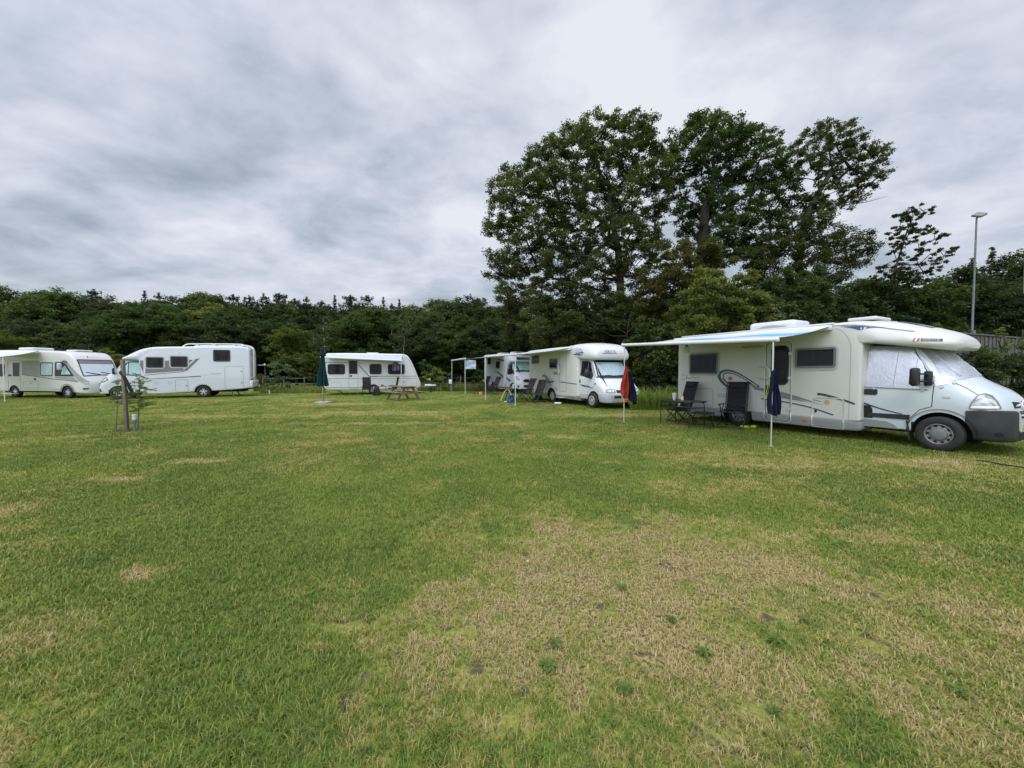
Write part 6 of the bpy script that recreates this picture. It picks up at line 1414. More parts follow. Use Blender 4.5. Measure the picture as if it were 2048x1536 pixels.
# front row, measured along the skyline (photo x, photo y of the top, distance, kind)
row = [(10, 580, 50, 'broad0'), (62, 590, 51, 'broad1'), (112, 577, 50, 'broad3'), (158, 600, 51, 'broad1'), (193, 582, 56, 'pine0'), (232, 592, 53, 'broad2'), (263, 610, 47, 'broad0'), (294, 584, 60, 'spruce0'), (322, 588, 60, 'pine1'),
       (352, 592, 56, 'broad4'), (378, 598, 55, 'pine2'), (408, 584, 56, 'broad3'), (440, 597, 56, 'broad0'), (470, 592, 60, 'pine3'), (502, 594, 60, 'pine0'), (530, 590, 60, 'pine1'), (562, 590, 61, 'pine2'), (592, 600, 60, 'pine3'), (616, 596, 61, 'pine1'),
       (645, 604, 60, 'pine0'), (672, 594, 60, 'spruce1'), (702, 594, 60, 'pine2'), (735, 594, 60, 'pine3'), (768, 597, 58, 'spruce0'), (800, 602, 58, 'spruce1'), (832, 608, 55, 'broad2'), (866, 606, 53, 'broad0'), (905, 598, 50, 'broad3'), (945, 592, 48, 'broad1'), (985, 598, 46, 'broad4'), (1020, 610, 44, 'broad0'), (1055, 625, 42, 'broad2')]
cnt = {}
def wood_label(kind, x, front):
    k = {'b': 'round-crowned leafy tree', 'p': 'dark pine', 's': 'pointed spruce', 'y': 'yellow-green small tree'}[kind[0]] if not kind.startswith('birch') else 'thin white-stemmed birch'
    if x < 205: z, nxt = 'above the ivory flat-fronted motorhome', 'a'
    elif x < 525: z, nxt = 'above the ladder motorhome', 'b'
    elif x < 660: z, nxt = 'over the gap beside the parasol', 'c'
    elif x < 850: z, nxt = 'above the caravan', 'd'
    else: z, nxt = 'between the caravan and the wide oak', 'e'
    key = (k, nxt, front); i = cnt.get(key, 0); cnt[key] = i+1
    return '%s %s in the %s row, %s along from the field edge' % (ORD[i], k, front, z) if False else '%s %s %s, %s row of the wood' % (ORD[i], k, z, front)
for x, y, Z, kd in row:
    p = dpt(x, 742, Z); h = CAM_H+dpt(x, y, Z).z-CAM_H; place(kd, {'b': 'broadleaf_tree', 'p': 'pine_tree', 's': 'spruce_tree'}[kd[0]], wood_label(kd, x, 'skyline'), 'tree', p, h, 'trees of the wood behind the field', r2.random()*6, 1.12 if kd[0] == 'b' else 1.0)
low = [(485, 612, 57, 'broad2'), (520, 606, 58, 'broad4'), (550, 612, 58, 'pine1'), (582, 614, 58, 'broad0'), (612, 610, 58, 'pine2'), (632, 616, 57, 'broad1'), (660, 612, 58, 'pine0'), (688, 610, 57, 'broad4'), (720, 612, 57, 'pine3'), (752, 608, 57, 'broad2'), (785, 610, 56, 'pine1'), (815, 612, 56, 'broad3'), (30, 640, 44, 'broad1'), (85, 632, 43, 'broad4'), (150, 640, 44, 'broad2'), (205, 625, 46, 'broad1'), (268, 613, 43, 'broad3'), (335, 615, 45, 'broad0'), (395, 630, 47, 'broad2'), (450, 625, 46, 'broad1'), (510, 640, 50, 'broad4'), (555, 655, 50, 'broad1'), (640, 660, 49, 'broad4'), (700, 640, 46, 'broad0'), (742, 614, 44, 'broad3'), (790, 645, 46, 'broad2'), (840, 640, 45, 'broad1'), (885, 640, 43, 'broad4'), (930, 636, 41, 'broad0'), (975, 640, 39, 'broad1'), (1035, 660, 36, 'broad4'), (1090, 660, 35, 'broad1'), (1150, 655, 35, 'broad4'), (1210, 665, 34, 'broad1')]
for x, y, Z, kd in low:
    p = dpt(x, 742, Z); h = dpt(x, y, Z).z; place(kd, 'broadleaf_tree', wood_label(kd, x, 'lower'), 'tree', p, h, 'trees of the wood behind the field', r2.random()*6, 1.25)
for x, y, Z, kd, lb in [(592, 648, 42, 'yellow0', 'yellow-green small tree beside the closed parasol'), (18, 662, 38, 'yellow0', 'bright yellow-green small tree above the ivory motorhome roof'), (215, 700, 31, 'yellow1', 'olive small tree in the gap between two motorhomes'), (430, 612, 50, 'yellow1', 'paler green tree among darker ones above the ladder motorhome')]:
    p = dpt(x, 742, Z); place(kd, 'small_tree', lb, 'tree', p, dpt(x, y, Z).z, 'small trees at the edge of the wood', r2.random()*6, 1.1)
for x, y, Z, kd, lb in [(650, 618, 40, 'birch0', 'white-stemmed birch standing right behind the parasol tip'), (808, 612, 40, 'birch1', 'tall white-stemmed birch rising behind the caravan front'), (178, 640, 40, 'birch0', 'crooked pale birch between the two motorhomes by the stake'), (252, 650, 42, 'birch1', 'thin pale birch behind the pod of the ladder motorhome'), (338, 655, 43, 'birch0', 'thin pale birch behind the windows of the ladder motorhome'), (108, 665, 40, 'birch1', 'short pale birch above the ivory motorhome windscreen')]:
    p = dpt(x, 742, Z); place(kd, 'birch_tree', lb, 'tree', p, dpt(x, y, Z).z, 'birches in front of the wood', r2.random()*6, .8)
cf = [(1090, 600, 35, 'broad1', 'leafy tree deep behind the wide oak, under its longest low limb'), (1160, 612, 34, 'broad4', 'leafy tree deep behind the wide oak, near its trunk'), (1235, 600, 33, 'broad0', 'leafy tree deep behind the wide oak trunk itself'), (1310, 590, 33, 'broad3', 'leafy tree deep behind the rust and olive bush'), (1375, 560, 33, 'broad2', 'leafy tree deep behind the dense middle oak'), (1445, 570, 33, 'broad4', 'leafy tree deep behind the yellow-green bush'), (1520, 560, 33, 'broad0', 'leafy tree deep behind the dark green bush'), (1600, 560, 33, 'broad1', 'leafy tree deep behind the wind-swept oak trunk'), (1935, 520, 29, 'spruce0', 'spruce touching the lamp post'), (1975, 500, 30, 'spruce1', 'taller spruce next past the lamp post'), (2012, 512, 30, 'broad1', 'leafy tree past the two spruces by the lamp post'), (2050, 505, 29, 'broad4', 'leafy tree cut by the picture edge past the spruces'), (1990, 560, 25, 'broad4', 'low leafy tree over the board fence beside the lamp post'), (1700, 575, 31, 'broad0', 'leafy tree deep behind the dark hedge, near the wind-swept oak'), (1830, 570, 32, 'broad2', 'leafy tree deep behind the dark hedge, near the slim tree'), (2090, 540, 24, 'broad2', 'leafy tree at the end of the board fence')]
for x, y, Z, kd, lb in cf:
    p = dpt(x, 742, Z); place(kd, 'spruce_tree' if kd[0] == 's' else 'broadleaf_tree', lb, 'tree', p, dpt(x, y, Z).z, 'trees behind the board fence', r2.random()*6, 1.0)
# ---- dense undergrowth that closes the foot of the wood
def scatter_leaves(name, label, pts, leafm, dens, ls, seed, kind='stuff', flat=.8, cat='undergrowth'):
    rng = np.random.default_rng(seed); P, T = crown_points(rng, pts, dens, flat, 8); P[:, 2] = np.maximum(P[:, 2], .03)
    V, F3, A_ = leaves(rng, P, ls, T, .4); o = link(name, np_mesh(name, V, F3, [m(leafm)], {'tone': A_})); return tag(o, label, cat, None, kind)
pts = []
for i in range(420):
    x = r2.uniform(-60, 1330); Z = (57 if x < 850 else 57-(x-850)*.055)+r2.uniform(-1, 4); p = dpt(x, 742, Z); h = 1.0+3.2*r2.random(); pts.append((p.x, p.y, h*r2.random(), 1.0+.6*r2.random()))
scatter_leaves('undergrowth', 'dark undergrowth along the foot of the wood', pts, 'dark_leaf', 300, .24, 61)
pts = []
for i in range(260):
    x = r2.uniform(1240, 2080); Z = 27+r2.uniform(-2, 3) if x < 1640 else 27.5+r2.uniform(-1.5, 2); p = dpt(x, 742, Z); pts.append((p.x, p.y, 3.2*r2.random(), .9+.5*r2.random()))
scatter_leaves('undergrowth', 'dark undergrowth closing the foot of the oaks and hedge', pts, 'dark_leaf', 420, .18, 62)
# ---- bushes and tall weeds around the pitches
shrub('bush', 'grey-green bush with upright shoots between the water pole and the parasol', 'bush', [(525, 788), (530, 752), (545, 725), (560, 718), (575, 728), (592, 740), (588, 775), (580, 788)], 29, .7, 13, 'pale_leaf', 420, .10, 71, 'low bushes around the pitches', .6, .05)
shrub('bush', 'yellowish bush full of shoots behind the caravan tow bar', 'bush', [(845, 782), (848, 752), (862, 736), (885, 738), (905, 752), (915, 782)], 31, .8, 13, 'olive_leaf', 420, .10, 72, 'low bushes around the pitches', .65, .05)
shrub('bush', 'darker upright bush right behind the caravan nose', 'bush', [(836, 770), (838, 730), (846, 722), (858, 728), (864, 760), (862, 778)], 33, .6, 12, 'bramble_leaf', 420, .11, 73, 'low bushes around the pitches', .6, .05)
shrub('bush', 'broad dark bramble bush between the red towel and the near motorhome', 'bush', [(1262, 800), (1258, 720), (1270, 660), (1310, 640), (1360, 650), (1365, 720), (1360, 800)], 18.5, 1.4, 22, 'bramble_leaf', 760, .13, 74, 'low bushes around the pitches', .7, .06)
shrub('bush', 'loose green bush behind the gap between pale towel and half-hidden motorhome', 'bush', [(940, 782), (942, 745), (955, 722), (975, 716), (985, 745), (985, 782)], 36, .8, 13, 'bramble_leaf', 320, .13, 75, 'low bushes around the pitches', .65, .05)
shrub('bush', 'bush with rusty foot at the rear of the ladder motorhome', 'bush', [(500, 786), (505, 760), (520, 745), (534, 752), (538, 786)], 30, .6, 12, 'rust_leaf', 420, .10, 76, 'low bushes around the pitches', .6, .05)
shrub('bush', 'roof-high yellow sprig bush behind the parasol and caravan corner', 'bush', [(598, 760), (600, 715), (612, 708), (632, 700), (650, 690), (655, 740), (640, 762)], 33, .7, 12, 'yellow_leaf', 260, .13, 77, 'low bushes around the pitches', .55, .05)
for i, (a_, b_, ty, lm, lb) in enumerate([(1870, 1925, 700, 'dark_leaf', 'behind the cab of the near motorhome'), (1915, 1975, 690, 'bramble_leaf', 'at the foot of the board fence under the lamp post'), (1965, 2030, 700, 'dark_leaf', 'at the foot of the board fence farther past the lamp post'), (2020, 2100, 680, 'bramble_leaf', 'at the fence cut by the picture edge')]):
    Z = 11.9+.35*i; shrub('bush', 'dark leafy bush '+lb, 'bush', [(a_-15, 830), (a_-10, 745), (a_+8, ty+12), ((a_+b_)/2, ty), (b_, ty+14), (b_+12, 750), (b_+15, 830)], Z, .45, 26, lm, 1500, .075, 80+i, 'bushes along the board fence', .75, .05)
for i, (x, ty, lb) in enumerate([(2005, 640, 'pale climbing shoots over the board fence past the lamp post'), (2044, 648, 'pale climbing shoots over the board fence at the picture edge'), (1868, 636, 'pale leafy shoots just above the cab pod')]):
    Z = 12.6+.5*i if i < 2 else 15; shrub('climber', lb, 'climbing plant', [(x-14, 760), (x-10, ty+20), (x, ty), (x+10, ty+15), (x+14, 760)], Z, .15, 15, 'olive_leaf', 520, .075, 90+i, 'climbing shoots along the board fence', .6, .02)
# ---- bare dead branches below the wide oak
t = thing('dead_tree', 'bare grey dead branches under the wide oak, above the rounded cab pod', 'tree', dpt(1252, 742, 22).xy.to_3d(), 0); b0 = t.location.copy(); mb = MB()
for a in ([(1252, 742), (1254, 700), (1255, 655)], [(1254, 668), (1235, 655), (1212, 640), (1200, 628)], [(1254, 665), (1270, 650), (1290, 636)], [(1254, 672), (1225, 672), (1205, 662)], [(1255, 655), (1258, 640), (1264, 622)]):
    P = [dpt(x, y, 22)-b0 for x, y in a]; P[0] = Vector((P[0].x, 0, 0)) if a[0][1] > 740 else P[0]; mb.tube(P, [.024-.007*i for i in range(len(P))], 6)
mb.obj('trunk', m('bark'), t)
# ---- the two saplings at the stake
def sapling(name, label, base, top, tiers, wid, leafm, seed, z0):
    tiers = int(tiers*1.25)
    rng = np.random.default_rng(seed); t = thing(name, label, 'sapling', base, 0, 'saplings at the wooden stake'); mb = MB(); H = top.z
    tip = Vector((top.x-base[0], top.y-base[1], H)); mb.tube([(0, 0, 0), tip*.5+Vector((.015, 0, 0)), tip], [.014, .011, .004], 7); C = []; T = []
    for i in range(tiers):
        f = z0+(.98-z0)*i/(tiers-1); z = H*f; L = wid*(1-.75*max(0, (f-z0)/(1-z0))**1.3)*(.7+.5*rng.random())
        for s in range(2 if rng.random() < .6 else 3):
            a = rng.random()*6.28; c = tip*f; e = c+Vector((L*math.cos(a), L*math.sin(a), .12*L+.05*rng.normal())); mb.tube([c, c.lerp(e, .5)+Vector((0, 0, .02)), e], [.005, .004, .002], 4)
            n = int(33*L/.3); q = rng.random(n)**.7
            for k in range(n):
                p = c.lerp(e, q[k]); C.append((p.x+rng.normal()*.022, p.y+rng.normal()*.022, p.z+rng.normal()*.012)); T.append(.4+.25*rng.normal())
    mb.obj('stem', m('grey_bark'), t); C = np.array(C); V, F3, A_ = leaves(rng, C, .055, np.clip(np.array(T), 0, 1), 1.4, .42); link('foliage', np_mesh('foliage', V, F3, [m(leafm)], {'tone': A_}), t); return t
p = gpt(276, 858); q = dpt(279, 750, p.y); sapling('sapling', 'small feathery-leaved sapling just past the wooden stake and bollard light', (p.x, p.y, 0), q, 15, .54, 'olive_leaf', 3, .34)
p = gpt(232, 860); q = dpt(236, 757, p.y); sapling('sapling', 'thinner sparse sapling on the near side of the wooden stake, before the wheel', (p.x, p.y, 0), q, 9, .28, 'olive_leaf', 4, .50)
# ================================================================== board fence, lamp post, field fence
f0, f1 = Vector((13.2, 12.2, 0)), Vector((22.5, 16.0, 0)); fd = (f1-f0); fl = fd.length; ft = thing('board_fence', 'weathered brown vertical board fence behind the near motorhome', 'fence', f0, math.atan2(fd.y, fd.x))
b = MB(); nb = int(fl/.155); rb = random.Random(3)
for i in range(nb): b.box((i*.155+.07, (.012 if i % 2 else -.012), 1.42+rb.uniform(-.012, .008)), (.142+(.02 if i % 2 else 0), .02, 2.80), bev=.003, seg=1)
b.obj('board', m('fence_wood'), ft)
b = MB(); b.box((fl/2, 0, 2.86), (fl, .11, .05), bev=.008); b.obj('cap_rail', m('fence_wood'), ft)
for x in [i*1.86 for i in range(int(fl/1.86)+1)]: b = MB(); b.box((x, .07, 1.4), (.09, .09, 2.8)); b.obj('post', m('fence_wood'), ft)
pl = dpt(1941, 742, 17.2); lt = thing('lamp_post', 'tall slim grey lamp post with a flat tilted floodlight behind the board fence', 'lamp post', (pl.x, pl.y, 0), 0)
b = MB(); b.lathe([(.055, 0), (.055, 3.2), (.042, 3.3), (.030, 8.35), (.01, 8.36)], n=16); b.obj('pole', m('galvanised'), lt)
b = MB(); b.box((-.02, -.08, 3.25), (.10, .08, .30), bev=.02); b.obj('fuse_box', m('galvanised'), lt)
b = MB(); b.box((.07, -.04, 8.46), (.40, .34, .09), rot=(R(28), R(-24), R(10)), bev=.02); b.obj('floodlight', m('mid_grey'), lt)
b = MB(); b.tube([(0, 0, 8.3), (.06, -.03, 8.42)], .03, 7); b.obj('bracket', m('galvanised'), lt)
pl = dpt(2040, 742, 24); lt = thing('lamp_post', 'far thin lamp post with small white head over the hedge at the picture edge', 'lamp post', (pl.x, pl.y, 0), 0)
b = MB(); b.lathe([(.04, 0), (.03, 9.1), (.01, 9.12)], n=12); b.obj('pole', m('galvanised'), lt)
b = MB(); b.box((-.1, 0, 9.15), (.4, .16, .08), bev=.02); b.obj('lamp_head', m('white_plastic'), lt)
def wire_fence(label, pts, rail=False):
    p0 = pts[0]; t = thing('field_fence', label, 'fence', p0, 0)
    for p in pts: b = MB(); q = p-p0; b.tube([(q.x, q.y, 0), (q.x+.03, q.y, 1.15)], .055, 7); b.obj('post', m('wood_grey'), t)
    b = MB()
    for z in (.5, .95):
        for a, c in zip(pts, pts[1:]): a, c = a-p0, c-p0; b.tube([(a.x, a.y, z), (c.x, c.y, z)], .02 if rail else .008, 5)
    b.obj('wire', m('galvanised'), t); return t
wire_fence('post and wire field fence behind the parasol and grey-green bush', [dpt(x, 742, 34).xy.to_3d() for x in (525, 567, 608, 650, 690)], True)
wire_fence('post and wire field fence between the caravan and half-hidden motorhome', [dpt(x, 742, 36).xy.to_3d() for x in (850, 886, 921, 960, 1000)])
for i, (xa, xb, lb) in enumerate([(880, 905, 'dark leaning stick beside the caravan tow bar'), (902, 917, 'dark leaning stick behind the electricity post under an awning')]):
    a = gpt(xa, 779 if i == 0 else 781); c = dpt(xb, 742 if i == 0 else 752, a.y+.4); b = MB(); b.tube([(0, 0, 0), (c.x-a.x, c.y-a.y, c.z)], .04, 6); tag(b.obj('leaning_stick', m('bark'), loc=(a.x, a.y, 0)), lb, 'stick', 'leaning sticks by the field fence')

# ================================================================== the lawn
# worn and lush places on the ground: (x, y, radius x, radius y, dryness)
SPOTS = [(1.0, 2.8, 1.5, .8, .46), (1.9, 3.7, 1.5, .7, .36), (-.2, 2.3, .9, .5, .40), (.4, 3.6, .8, .6, .16), (3.0, 2.6, 1.4, .9, .36), (4.6, 6.6, 2.6, .8, .30), (2.9, 5.4, 1.2, .5, .20), (1.6, 1.9, 1.2, .4, .22), (-1.6, 1.7, .8, .35, .25),
         (-5.75, 5.65, .42, .16, .95), (-5.6, 6.75, .50, .16, .75), (-2.86, 2.95, .17, .10, .95), (1.2, 9.25, .42, .18, .75), (-10.3, 13.6, 3.2, .5, .55), (-4.9, 14.5, 3.0, .7, .45), (-8.6, 18.5, 2.2, .9, .75), (-4.3, 11.6, 2.2, .35, .35), (3.6, 13.8, 1.0, .5, .60), (7.2, 6.6, 1.0, .4, .5), (-1.3, 11.5, 2.6, .5, .30),
         (-1.35, 1.85, .50, .34, -.95), (-2.4, 3.4, 1.6, .9, -.30), (3.2, 6.0, .9, .35, -.35), (.3, 6.2, 1.6, .7, -.35), (5.3, 4.4, .7, .6, -.6), (-3.5, 5.0, 2.0, .8, -.30), (3.6, 8.2, 1.2, .3, -.4), (.0, 4.9, 1.1, .4, -.35)]
BARE = [(-.75, 1.95, .07, .10), (-1.1, 2.35, .18, .05), (-.35, 2.3, .10, .06), (.0, 1.72, .10, .08), (.55, 2.5, .16, .05), (.75, 2.1, .10, .05), (1.7, 2.45, .14, .06), (1.15, 1.75, .12, .06), (.25, 2.95, .14, .05), (2.1, 2.2, .12, .06), (-.2, 2.0, .12, .05), (1.3, 3.1, .16, .05), (2.6, 2.7, .14, .06), (.9, 1.62, .1, .05), (-10.15, 10.3, .72, .26, 1.1), (1.25, 4.0, .22, .12)]
def lawn_group():
    g = bpy.data.node_groups.new('lawn_tone', 'ShaderNodeTree')
    g.interface.new_socket('dry', in_out='OUTPUT', socket_type='NodeSocketFloat'); g.interface.new_socket('bare', in_out='OUTPUT', socket_type='NodeSocketFloat'); g.interface.new_socket('hue', in_out='OUTPUT', socket_type='NodeSocketFloat')
    go = N(g, 'NodeGroupOutput'); geo = N(g, 'ShaderNodeNewGeometry'); p = vmath(g, 'MULTIPLY', geo.outputs['Position'], (1, 1, 0))
    big, mid, fine = noise(g, p, .40, 4, .6, .4), noise(g, p, 1.5, 5, .6, .5), noise(g, p, 8.0, 4, .65, .3)
    wv = vmath(g, 'ADD', p, vmath(g, 'SCALE', vmath(g, 'SUBTRACT', N_color(g, p, 2.2), (.5, .5, .5)), (1, 1, 1)))
    acc = math_(g, 'ADD', math_(g, 'MULTIPLY', math_(g, 'SUBTRACT', big, .5), 1.6), math_(g, 'MULTIPLY', math_(g, 'SUBTRACT', mid, .5), 2.0))
    def gauss(x, y, rx, ry):
        q = vmath(g, 'MULTIPLY', vmath(g, 'SUBTRACT', wv, (x, y, 0)), (1/rx, 1/ry, 0)); return math_(g, 'POWER', 2.718, math_(g, 'MULTIPLY', vmath(g, 'DOT_PRODUCT', q, q), -1.0))
    for x, y, rx, ry, s in SPOTS: acc = math_(g, 'ADD', acc, math_(g, 'MULTIPLY', gauss(x, y, rx, ry), s))
    acc = math_(g, 'ADD', acc, math_(g, 'MULTIPLY', math_(g, 'SUBTRACT', fine, .5), 1.6))
    dry = smooth(g, acc, -.32, 1.0)
    br = 0.0
    for x, y, rx, ry, *w_ in BARE: br = math_(g, 'ADD', br, math_(g, 'MULTIPLY', gauss(x, y, rx*1.2, ry*1.3), (w_ or [.66])[0]))
    br = math_(g, 'ADD', br, math_(g, 'MULTIPLY', smooth(g, math_(g, 'MULTIPLY', acc, noise(g, p, 5.0, 4, .6)), .40, .62), .7))
    bare = smooth(g, math_(g, 'ADD', br, math_(g, 'MULTIPLY', math_(g, 'SUBTRACT', fine, .5), .9)), .30, .75)
    g.links.new(dry, go.inputs['dry']); g.links.new(bare, go.inputs['bare']); g.links.new(noise(g, p, .6, 4, .6, .6), go.inputs['hue']); return g
def N_color(t, vec, scale):
    n = N(t, 'ShaderNodeTexNoise'); setin(t, n, Vector=vec, Scale=scale, Detail=3.0); return n.outputs['Color']
LG = lawn_group()
G_GREEN, G_LUSH, G_STRAW, G_YEL = (.185, .240, .042, 1), (.105, .175, .030, 1), (.40, .31, .145, 1), (.31, .30, .075, 1)
def ground_mat():
    mt = bpy.data.materials.new('lawn_ground'); mt.use_nodes = True; t = mt.node_tree; b = t.nodes['Principled BSDF']; setin(t, b, Roughness=.95); b.inputs['Specular IOR Level'].default_value = .1
    gn = N(t, 'ShaderNodeGroup'); gn.node_tree = LG; geo = N(t, 'ShaderNodeNewGeometry')
    f = noise(t, geo.outputs['Position'], 38, 5, .7); f2 = noise(t, geo.outputs['Position'], 9, 5, .7)
    gr = mixc(t, smooth(t, gn.outputs['hue'], .3, .7), G_LUSH, G_GREEN); gr = mixc(t, smooth(t, gn.outputs['dry'], .0, .5), gr, G_YEL)
    gr = mixc(t, smooth(t, gn.outputs['dry'], .35, .95), gr, G_STRAW); gr = mixc(t, math_(t, 'MULTIPLY', smooth(t, gn.outputs['dry'], .30, .75), smooth(t, f, .42, .62)), gr, (.105, .080, .055, 1))
    gr = mixc(t, math_(t, 'MULTIPLY', smooth(t, f, .35, .7), .45), gr, (.05, .06, .018, 1)); gr = mixc(t, math_(t, 'MULTIPLY', smooth(t, f2, .5, .75), .25), gr, (.17, .17, .05, 1))
    soil = mixc(t, smooth(t, f, .35, .65), (.040, .032, .024, 1), (.115, .090, .066, 1)); gr = mixc(t, gn.outputs['bare'], gr, soil)
    setin(t, b, **{'Base Color': gr}); bp = N(t, 'ShaderNodeBump'); setin(t, bp, Strength=.6, Distance=.03, Height=f); t.links.new(bp.outputs[0], b.inputs['Normal']); return mt
def grass_mat():
    mt = bpy.data.materials.new('grass_blade'); mt.use_nodes = True; t = mt.node_tree; t.nodes.clear()
    gn = N(t, 'ShaderNodeGroup'); gn.node_tree = LG; a1 = N(t, 'ShaderNodeAttribute', attribute_name='rnd'); a2 = N(t, 'ShaderNodeAttribute', attribute_name='tip'); r = a1.outputs['Fac']
    d = math_(t, 'ADD', gn.outputs['dry'], math_(t, 'MULTIPLY', math_(t, 'SUBTRACT', r, .5), 1.0))
    gr = mixc(t, smooth(t, math_(t, 'ADD', gn.outputs['hue'], math_(t, 'MULTIPLY', math_(t, 'SUBTRACT', r, .5), .5)), .3, .7), (.095, .172, .024, 1), (.232, .300, .048, 1))
    gr = mixc(t, smooth(t, d, .1, .55), gr, (.37, .35, .088, 1)); gr = mixc(t, smooth(t, d, .50, .95), gr, (.58, .46, .235, 1))
    gr = mixc(t, math_(t, 'MULTIPLY', a2.outputs['Fac'], .35), gr, (.30, .30, .10, 1))
    df = N(t, 'ShaderNodeBsdfDiffuse'); setin(t, df, Color=gr); tr = N(t, 'ShaderNodeBsdfTranslucent'); setin(t, tr, Color=gr)
    gl = N(t, 'ShaderNodeBsdfGlossy'); gl.inputs['Roughness'].default_value = .5; gl.inputs[0].default_value = (.6, .6, .55, 1)
    m1 = N(t, 'ShaderNodeMixShader'); setin(t, m1, _0=.35, _1=df.outputs[0], _2=tr.outputs[0]); m2 = N(t, 'ShaderNodeMixShader'); setin(t, m2, _0=.03, _1=m1.outputs[0], _2=gl.outputs[0])
    o = N(t, 'ShaderNodeOutputMaterial'); t.links.new(m2.outputs[0], o.inputs[0]); return mt
gmat = ground_mat(); MATS['lawn_ground'] = gmat; MATS['grass_blade'] = grass_mat()
gme = MB(); gx = [-900, -300, -120, -60, -30, -15, 0, 15, 30, 60, 120, 300, 900]; gy = [-300, -60, -20, 0, 10, 20, 40, 80, 160, 400, 1500]
gme.add([(x, y, 0) for y in gy for x in gx], [[j*len(gx)+i, j*len(gx)+i+1, (j+1)*len(gx)+i+1, (j+1)*len(gx)+i] for j in range(len(gy)-1) for i in range(len(gx)-1)])
tag(gme.obj('ground', gmat), 'mown field of patchy green and straw-coloured grass', 'ground', None, 'structure')
def sgauss(x, y, L):
    o = np.zeros_like(x)
    for q in L: o += (q[4] if len(q) > 4 else 1.0)*np.exp(-((x-q[0])/q[2])**2-((y-q[1])/q[3])**2)
    return o
def grass_blades():
    rng = np.random.default_rng(77); X = []; Y = []
    for y0, y1, den in ((1.0, 2.2, 13000), (2.2, 3.5, 10000), (3.5, 5.5, 6000), (5.5, 8.5, 4200), (8.5, 13, 2200), (13, 20, 900), (20, 30, 300)):
        w = 1.42*y1+1.1; n = int(den*(y1-y0)*2*w); y = rng.uniform(y0, y1, n); x = rng.uniform(-w, w, n); k = np.abs(x) < 1.42*y+1.0; X.append(x[k]); Y.append(y[k])
    x, y = np.concatenate(X), np.concatenate(Y)
    bare = np.clip(sgauss(x, y, BARE), 0, 1); dry = np.clip(sgauss(x, y, SPOTS), -1, 1.2)
    k = rng.random(len(x)) > bare*.92+np.clip(dry, 0, 1)*.45
    x, y, dry = x[k], y[k], dry[k]; n = len(x); nt = n//7; ti = rng.integers(0, n, nt)         # tufts: half the blades gather round random tuft centres
    g_ = rng.random(n) < .55; pk = rng.integers(0, nt, n); x2 = x[ti][pk]; y2 = y[ti][pk]; sd = .011*(1+.25*y2)
    x = np.where(g_, x2+rng.normal(size=n)*sd, x); y = np.where(g_, y2+rng.normal(size=n)*sd, y); dry = np.where(g_, dry[ti][pk], dry)
    # keep the blades out from under wheels and boards
    dist = np.sqrt(x*x+y*y); far = np.clip((dist-2)/12, 0, 1)
    h = (.018+.028*rng.random(n)**1.6)*(1-.35*np.clip(dry, 0, 1)+.35*np.clip(-dry, 0, 1))*(1+.15*far); w = (.0016+.0011*rng.random(n))*(1+2.3*far)
    a = rng.random(n)*2*np.pi; lean = (.35+.75*rng.random(n))*(1+.5*np.clip(dry, 0, 1)); dx, dy = np.cos(a), np.sin(a); px, py = -dy, dx
    b0 = np.stack([x, y, np.full(n, -.002)], 1); side = np.stack([px*w, py*w, np.zeros(n)], 1)
    mid = b0+np.stack([dx*h*lean*.35, dy*h*lean*.35, h*.62], 1); tip = b0+np.stack([dx*h*lean*1.05, dy*h*lean*1.05, h*(1.0-.22*lean)], 1)
    V = np.stack([b0-side, b0+side, mid-side*.8, mid+side*.8, tip], 1).reshape(-1, 3); q = np.arange(n)[:, None]*5
    F3 = np.concatenate([q+np.array([[0, 1, 3]]), q+np.array([[0, 3, 2]]), q+np.array([[2, 3, 4]])], 0)
    rnd = np.repeat(.5+(rng.random(n)-.5)*(1-.55*far), 5); tip_ = np.tile(np.array([0, 0, .4, .4, 1.0]), n)
    o = link('grass', np_mesh('grass', V, F3, [MATS['grass_blade']], {'rnd': rnd, 'tip': tip_})); tag(o, 'short mown grass blades, green with straw-coloured worn patches', 'grass', None, 'stuff'); return n
grass_blades()
# tall rough grass and weeds at the field edges
def tall_grass(name, label, regs, seed, leafm='weed_leaf', hmax=.9):
    rng = np.random.default_rng(seed); X = []; Y = []; H = []
    for (x0, x1, Z0, Z1, n, h) in regs:
        px = rng.uniform(x0, x1, n); Z = rng.uniform(Z0, Z1, n); X.append((px-1024)/F_PX*Z); Y.append(Z); H.append(h*(.35+.65*rng.random(n))*(.62+.38*np.sin(px*.35+1.3*np.sin(px*.11))*np.sin(Z*2.1+px*.05)))
    x, y, h = map(np.concatenate, (X, Y, H)); n = len(x); a = rng.random(n)*2*np.pi; dx, dy = np.cos(a), np.sin(a); w = .012+.014*rng.random(n); l = .25+.4*rng.random(n)
    b0 = np.stack([x, y, np.zeros(n)], 1); side = np.stack([-dy*w, dx*w, np.zeros(n)], 1); mid = b0+np.stack([dx*h*l*.3, dy*h*l*.3, h*.6], 1); tip = b0+np.stack([dx*h*l, dy*h*l, h*.95], 1)
    V = np.stack([b0-side, b0+side, mid-side, mid+side, tip], 1).reshape(-1, 3); q = np.arange(n)[:, None]*5; F3 = np.concatenate([q+np.array([[0, 1, 3]]), q+np.array([[0, 3, 2]]), q+np.array([[2, 3, 4]])], 0)
    tag(link(name, np_mesh(name, V, F3, [m(leafm)], {'tone': np.repeat(np.clip(.5+.25*rng.normal(size=n), 0, 1), 5)})), label, 'grass', None, 'stuff')
tall_grass('tall_grass', 'tall bright rough grass between the red towel and the near motorhome', [(1262, 1362, 15.6, 18.0, 5200, 1.15)], 3)
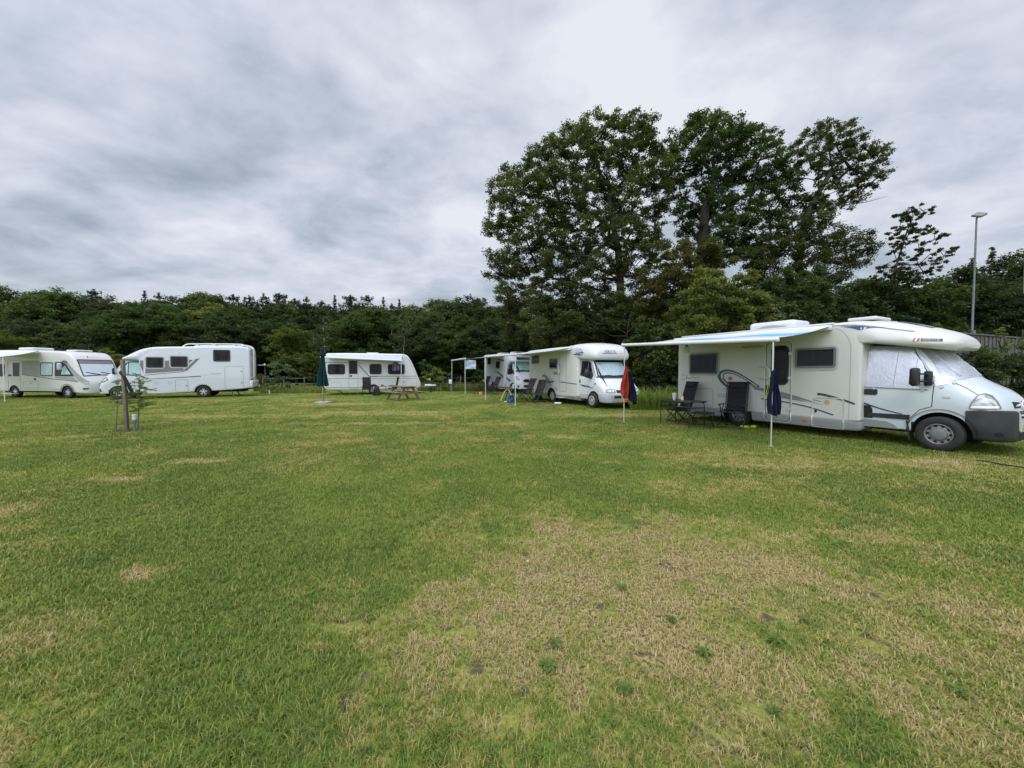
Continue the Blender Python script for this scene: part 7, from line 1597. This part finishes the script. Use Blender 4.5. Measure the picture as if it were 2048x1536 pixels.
tall_grass('tall_grass', 'rough yellowish grass along the field fence by the caravan', [(835, 1010, 30.5, 36, 6000, .8), (520, 650, 27.5, 33, 4500, .65), (150, 260, 28, 34, 2500, .6)], 4, 'olive_leaf')
# broad-leaved weeds in the worn patch
rw = random.Random(8); rng_ = np.random.default_rng(8); spots = [(1050, 1112), (1610, 1245), (1108, 1292), (1408, 1310), (1345, 1245), (1550, 1285), (1550, 1432), (1245, 1180), (1920, 1390), (1098, 1338), (1250, 1385)]
for i, (x, y) in enumerate(spots):
    p = gpt(x, y); mb = MB(); n = rw.randint(6, 10); s = rw.uniform(.45, .8)
    for k in range(n):
        a = 2*math.pi*k/n+rw.uniform(-.3, .3); L = s*rw.uniform(.05, .085); w = L*.24; c, d = math.cos(a), math.sin(a); z = [.008, .022, .020, .010]
        pts = []
        for f, ww, zz in ((.08, .15, z[0]), (.4, .85, z[1]), (.75, 1.0, z[2]), (1.0, .1, z[3])):
            pts += [(c*L*f-d*w*ww, d*L*f+c*w*ww, zz+.006), (c*L*f, d*L*f, zz), (c*L*f+d*w*ww, d*L*f-c*w*ww, zz+.006)]
        fs = []
        for r_ in range(3): fs += [[r_*3, r_*3+1, r_*3+4, r_*3+3], [r_*3+1, r_*3+2, r_*3+5, r_*3+4]]
        mb.add(pts, fs)
    o = mb.obj('weed', mat('weed_green', (.085, .135, .026), .7, vary=.35, vscale=30, spec=.15), loc=(p.x, p.y, .004)); tag(o, 'small green broad-leaved weed rosette in the worn straw-coloured grass', 'weed', 'weed rosettes in the worn grass')
# thin dark cable on the lawn beside the near motorhome
b = MB(); P = [gpt(x, y) for x, y in ((1952, 924), (1975, 927), (2005, 933), (2040, 938), (2090, 946))]; b.tube([(p.x, p.y, .035) for p in P], .012, 6); tag(b.obj('cable', m('black_plastic')), 'thin dark cable lying on the grass before the near motorhome', 'cable')

# a few pale fallen leaves on the grass
rl = np.random.default_rng(19); n = 45; yy = 2.2+13*rl.random(n)**1.3; xx = rl.uniform(-1.2, 1.2, n)*yy; C = np.stack([xx, yy, np.full(n, .042)], 1)
V, F3, A_ = leaves(rl, C, .026, rl.random(n), 2.5, .6); tag(link('fallen_leaves', np_mesh('fallen_leaves', V, F3, [mat('dry_leaf', (.40, .33, .17), .8, vary=.4, vscale=2)], {'tone': A_})), 'few pale dry leaves scattered over the lawn', 'leaves', None, 'stuff')
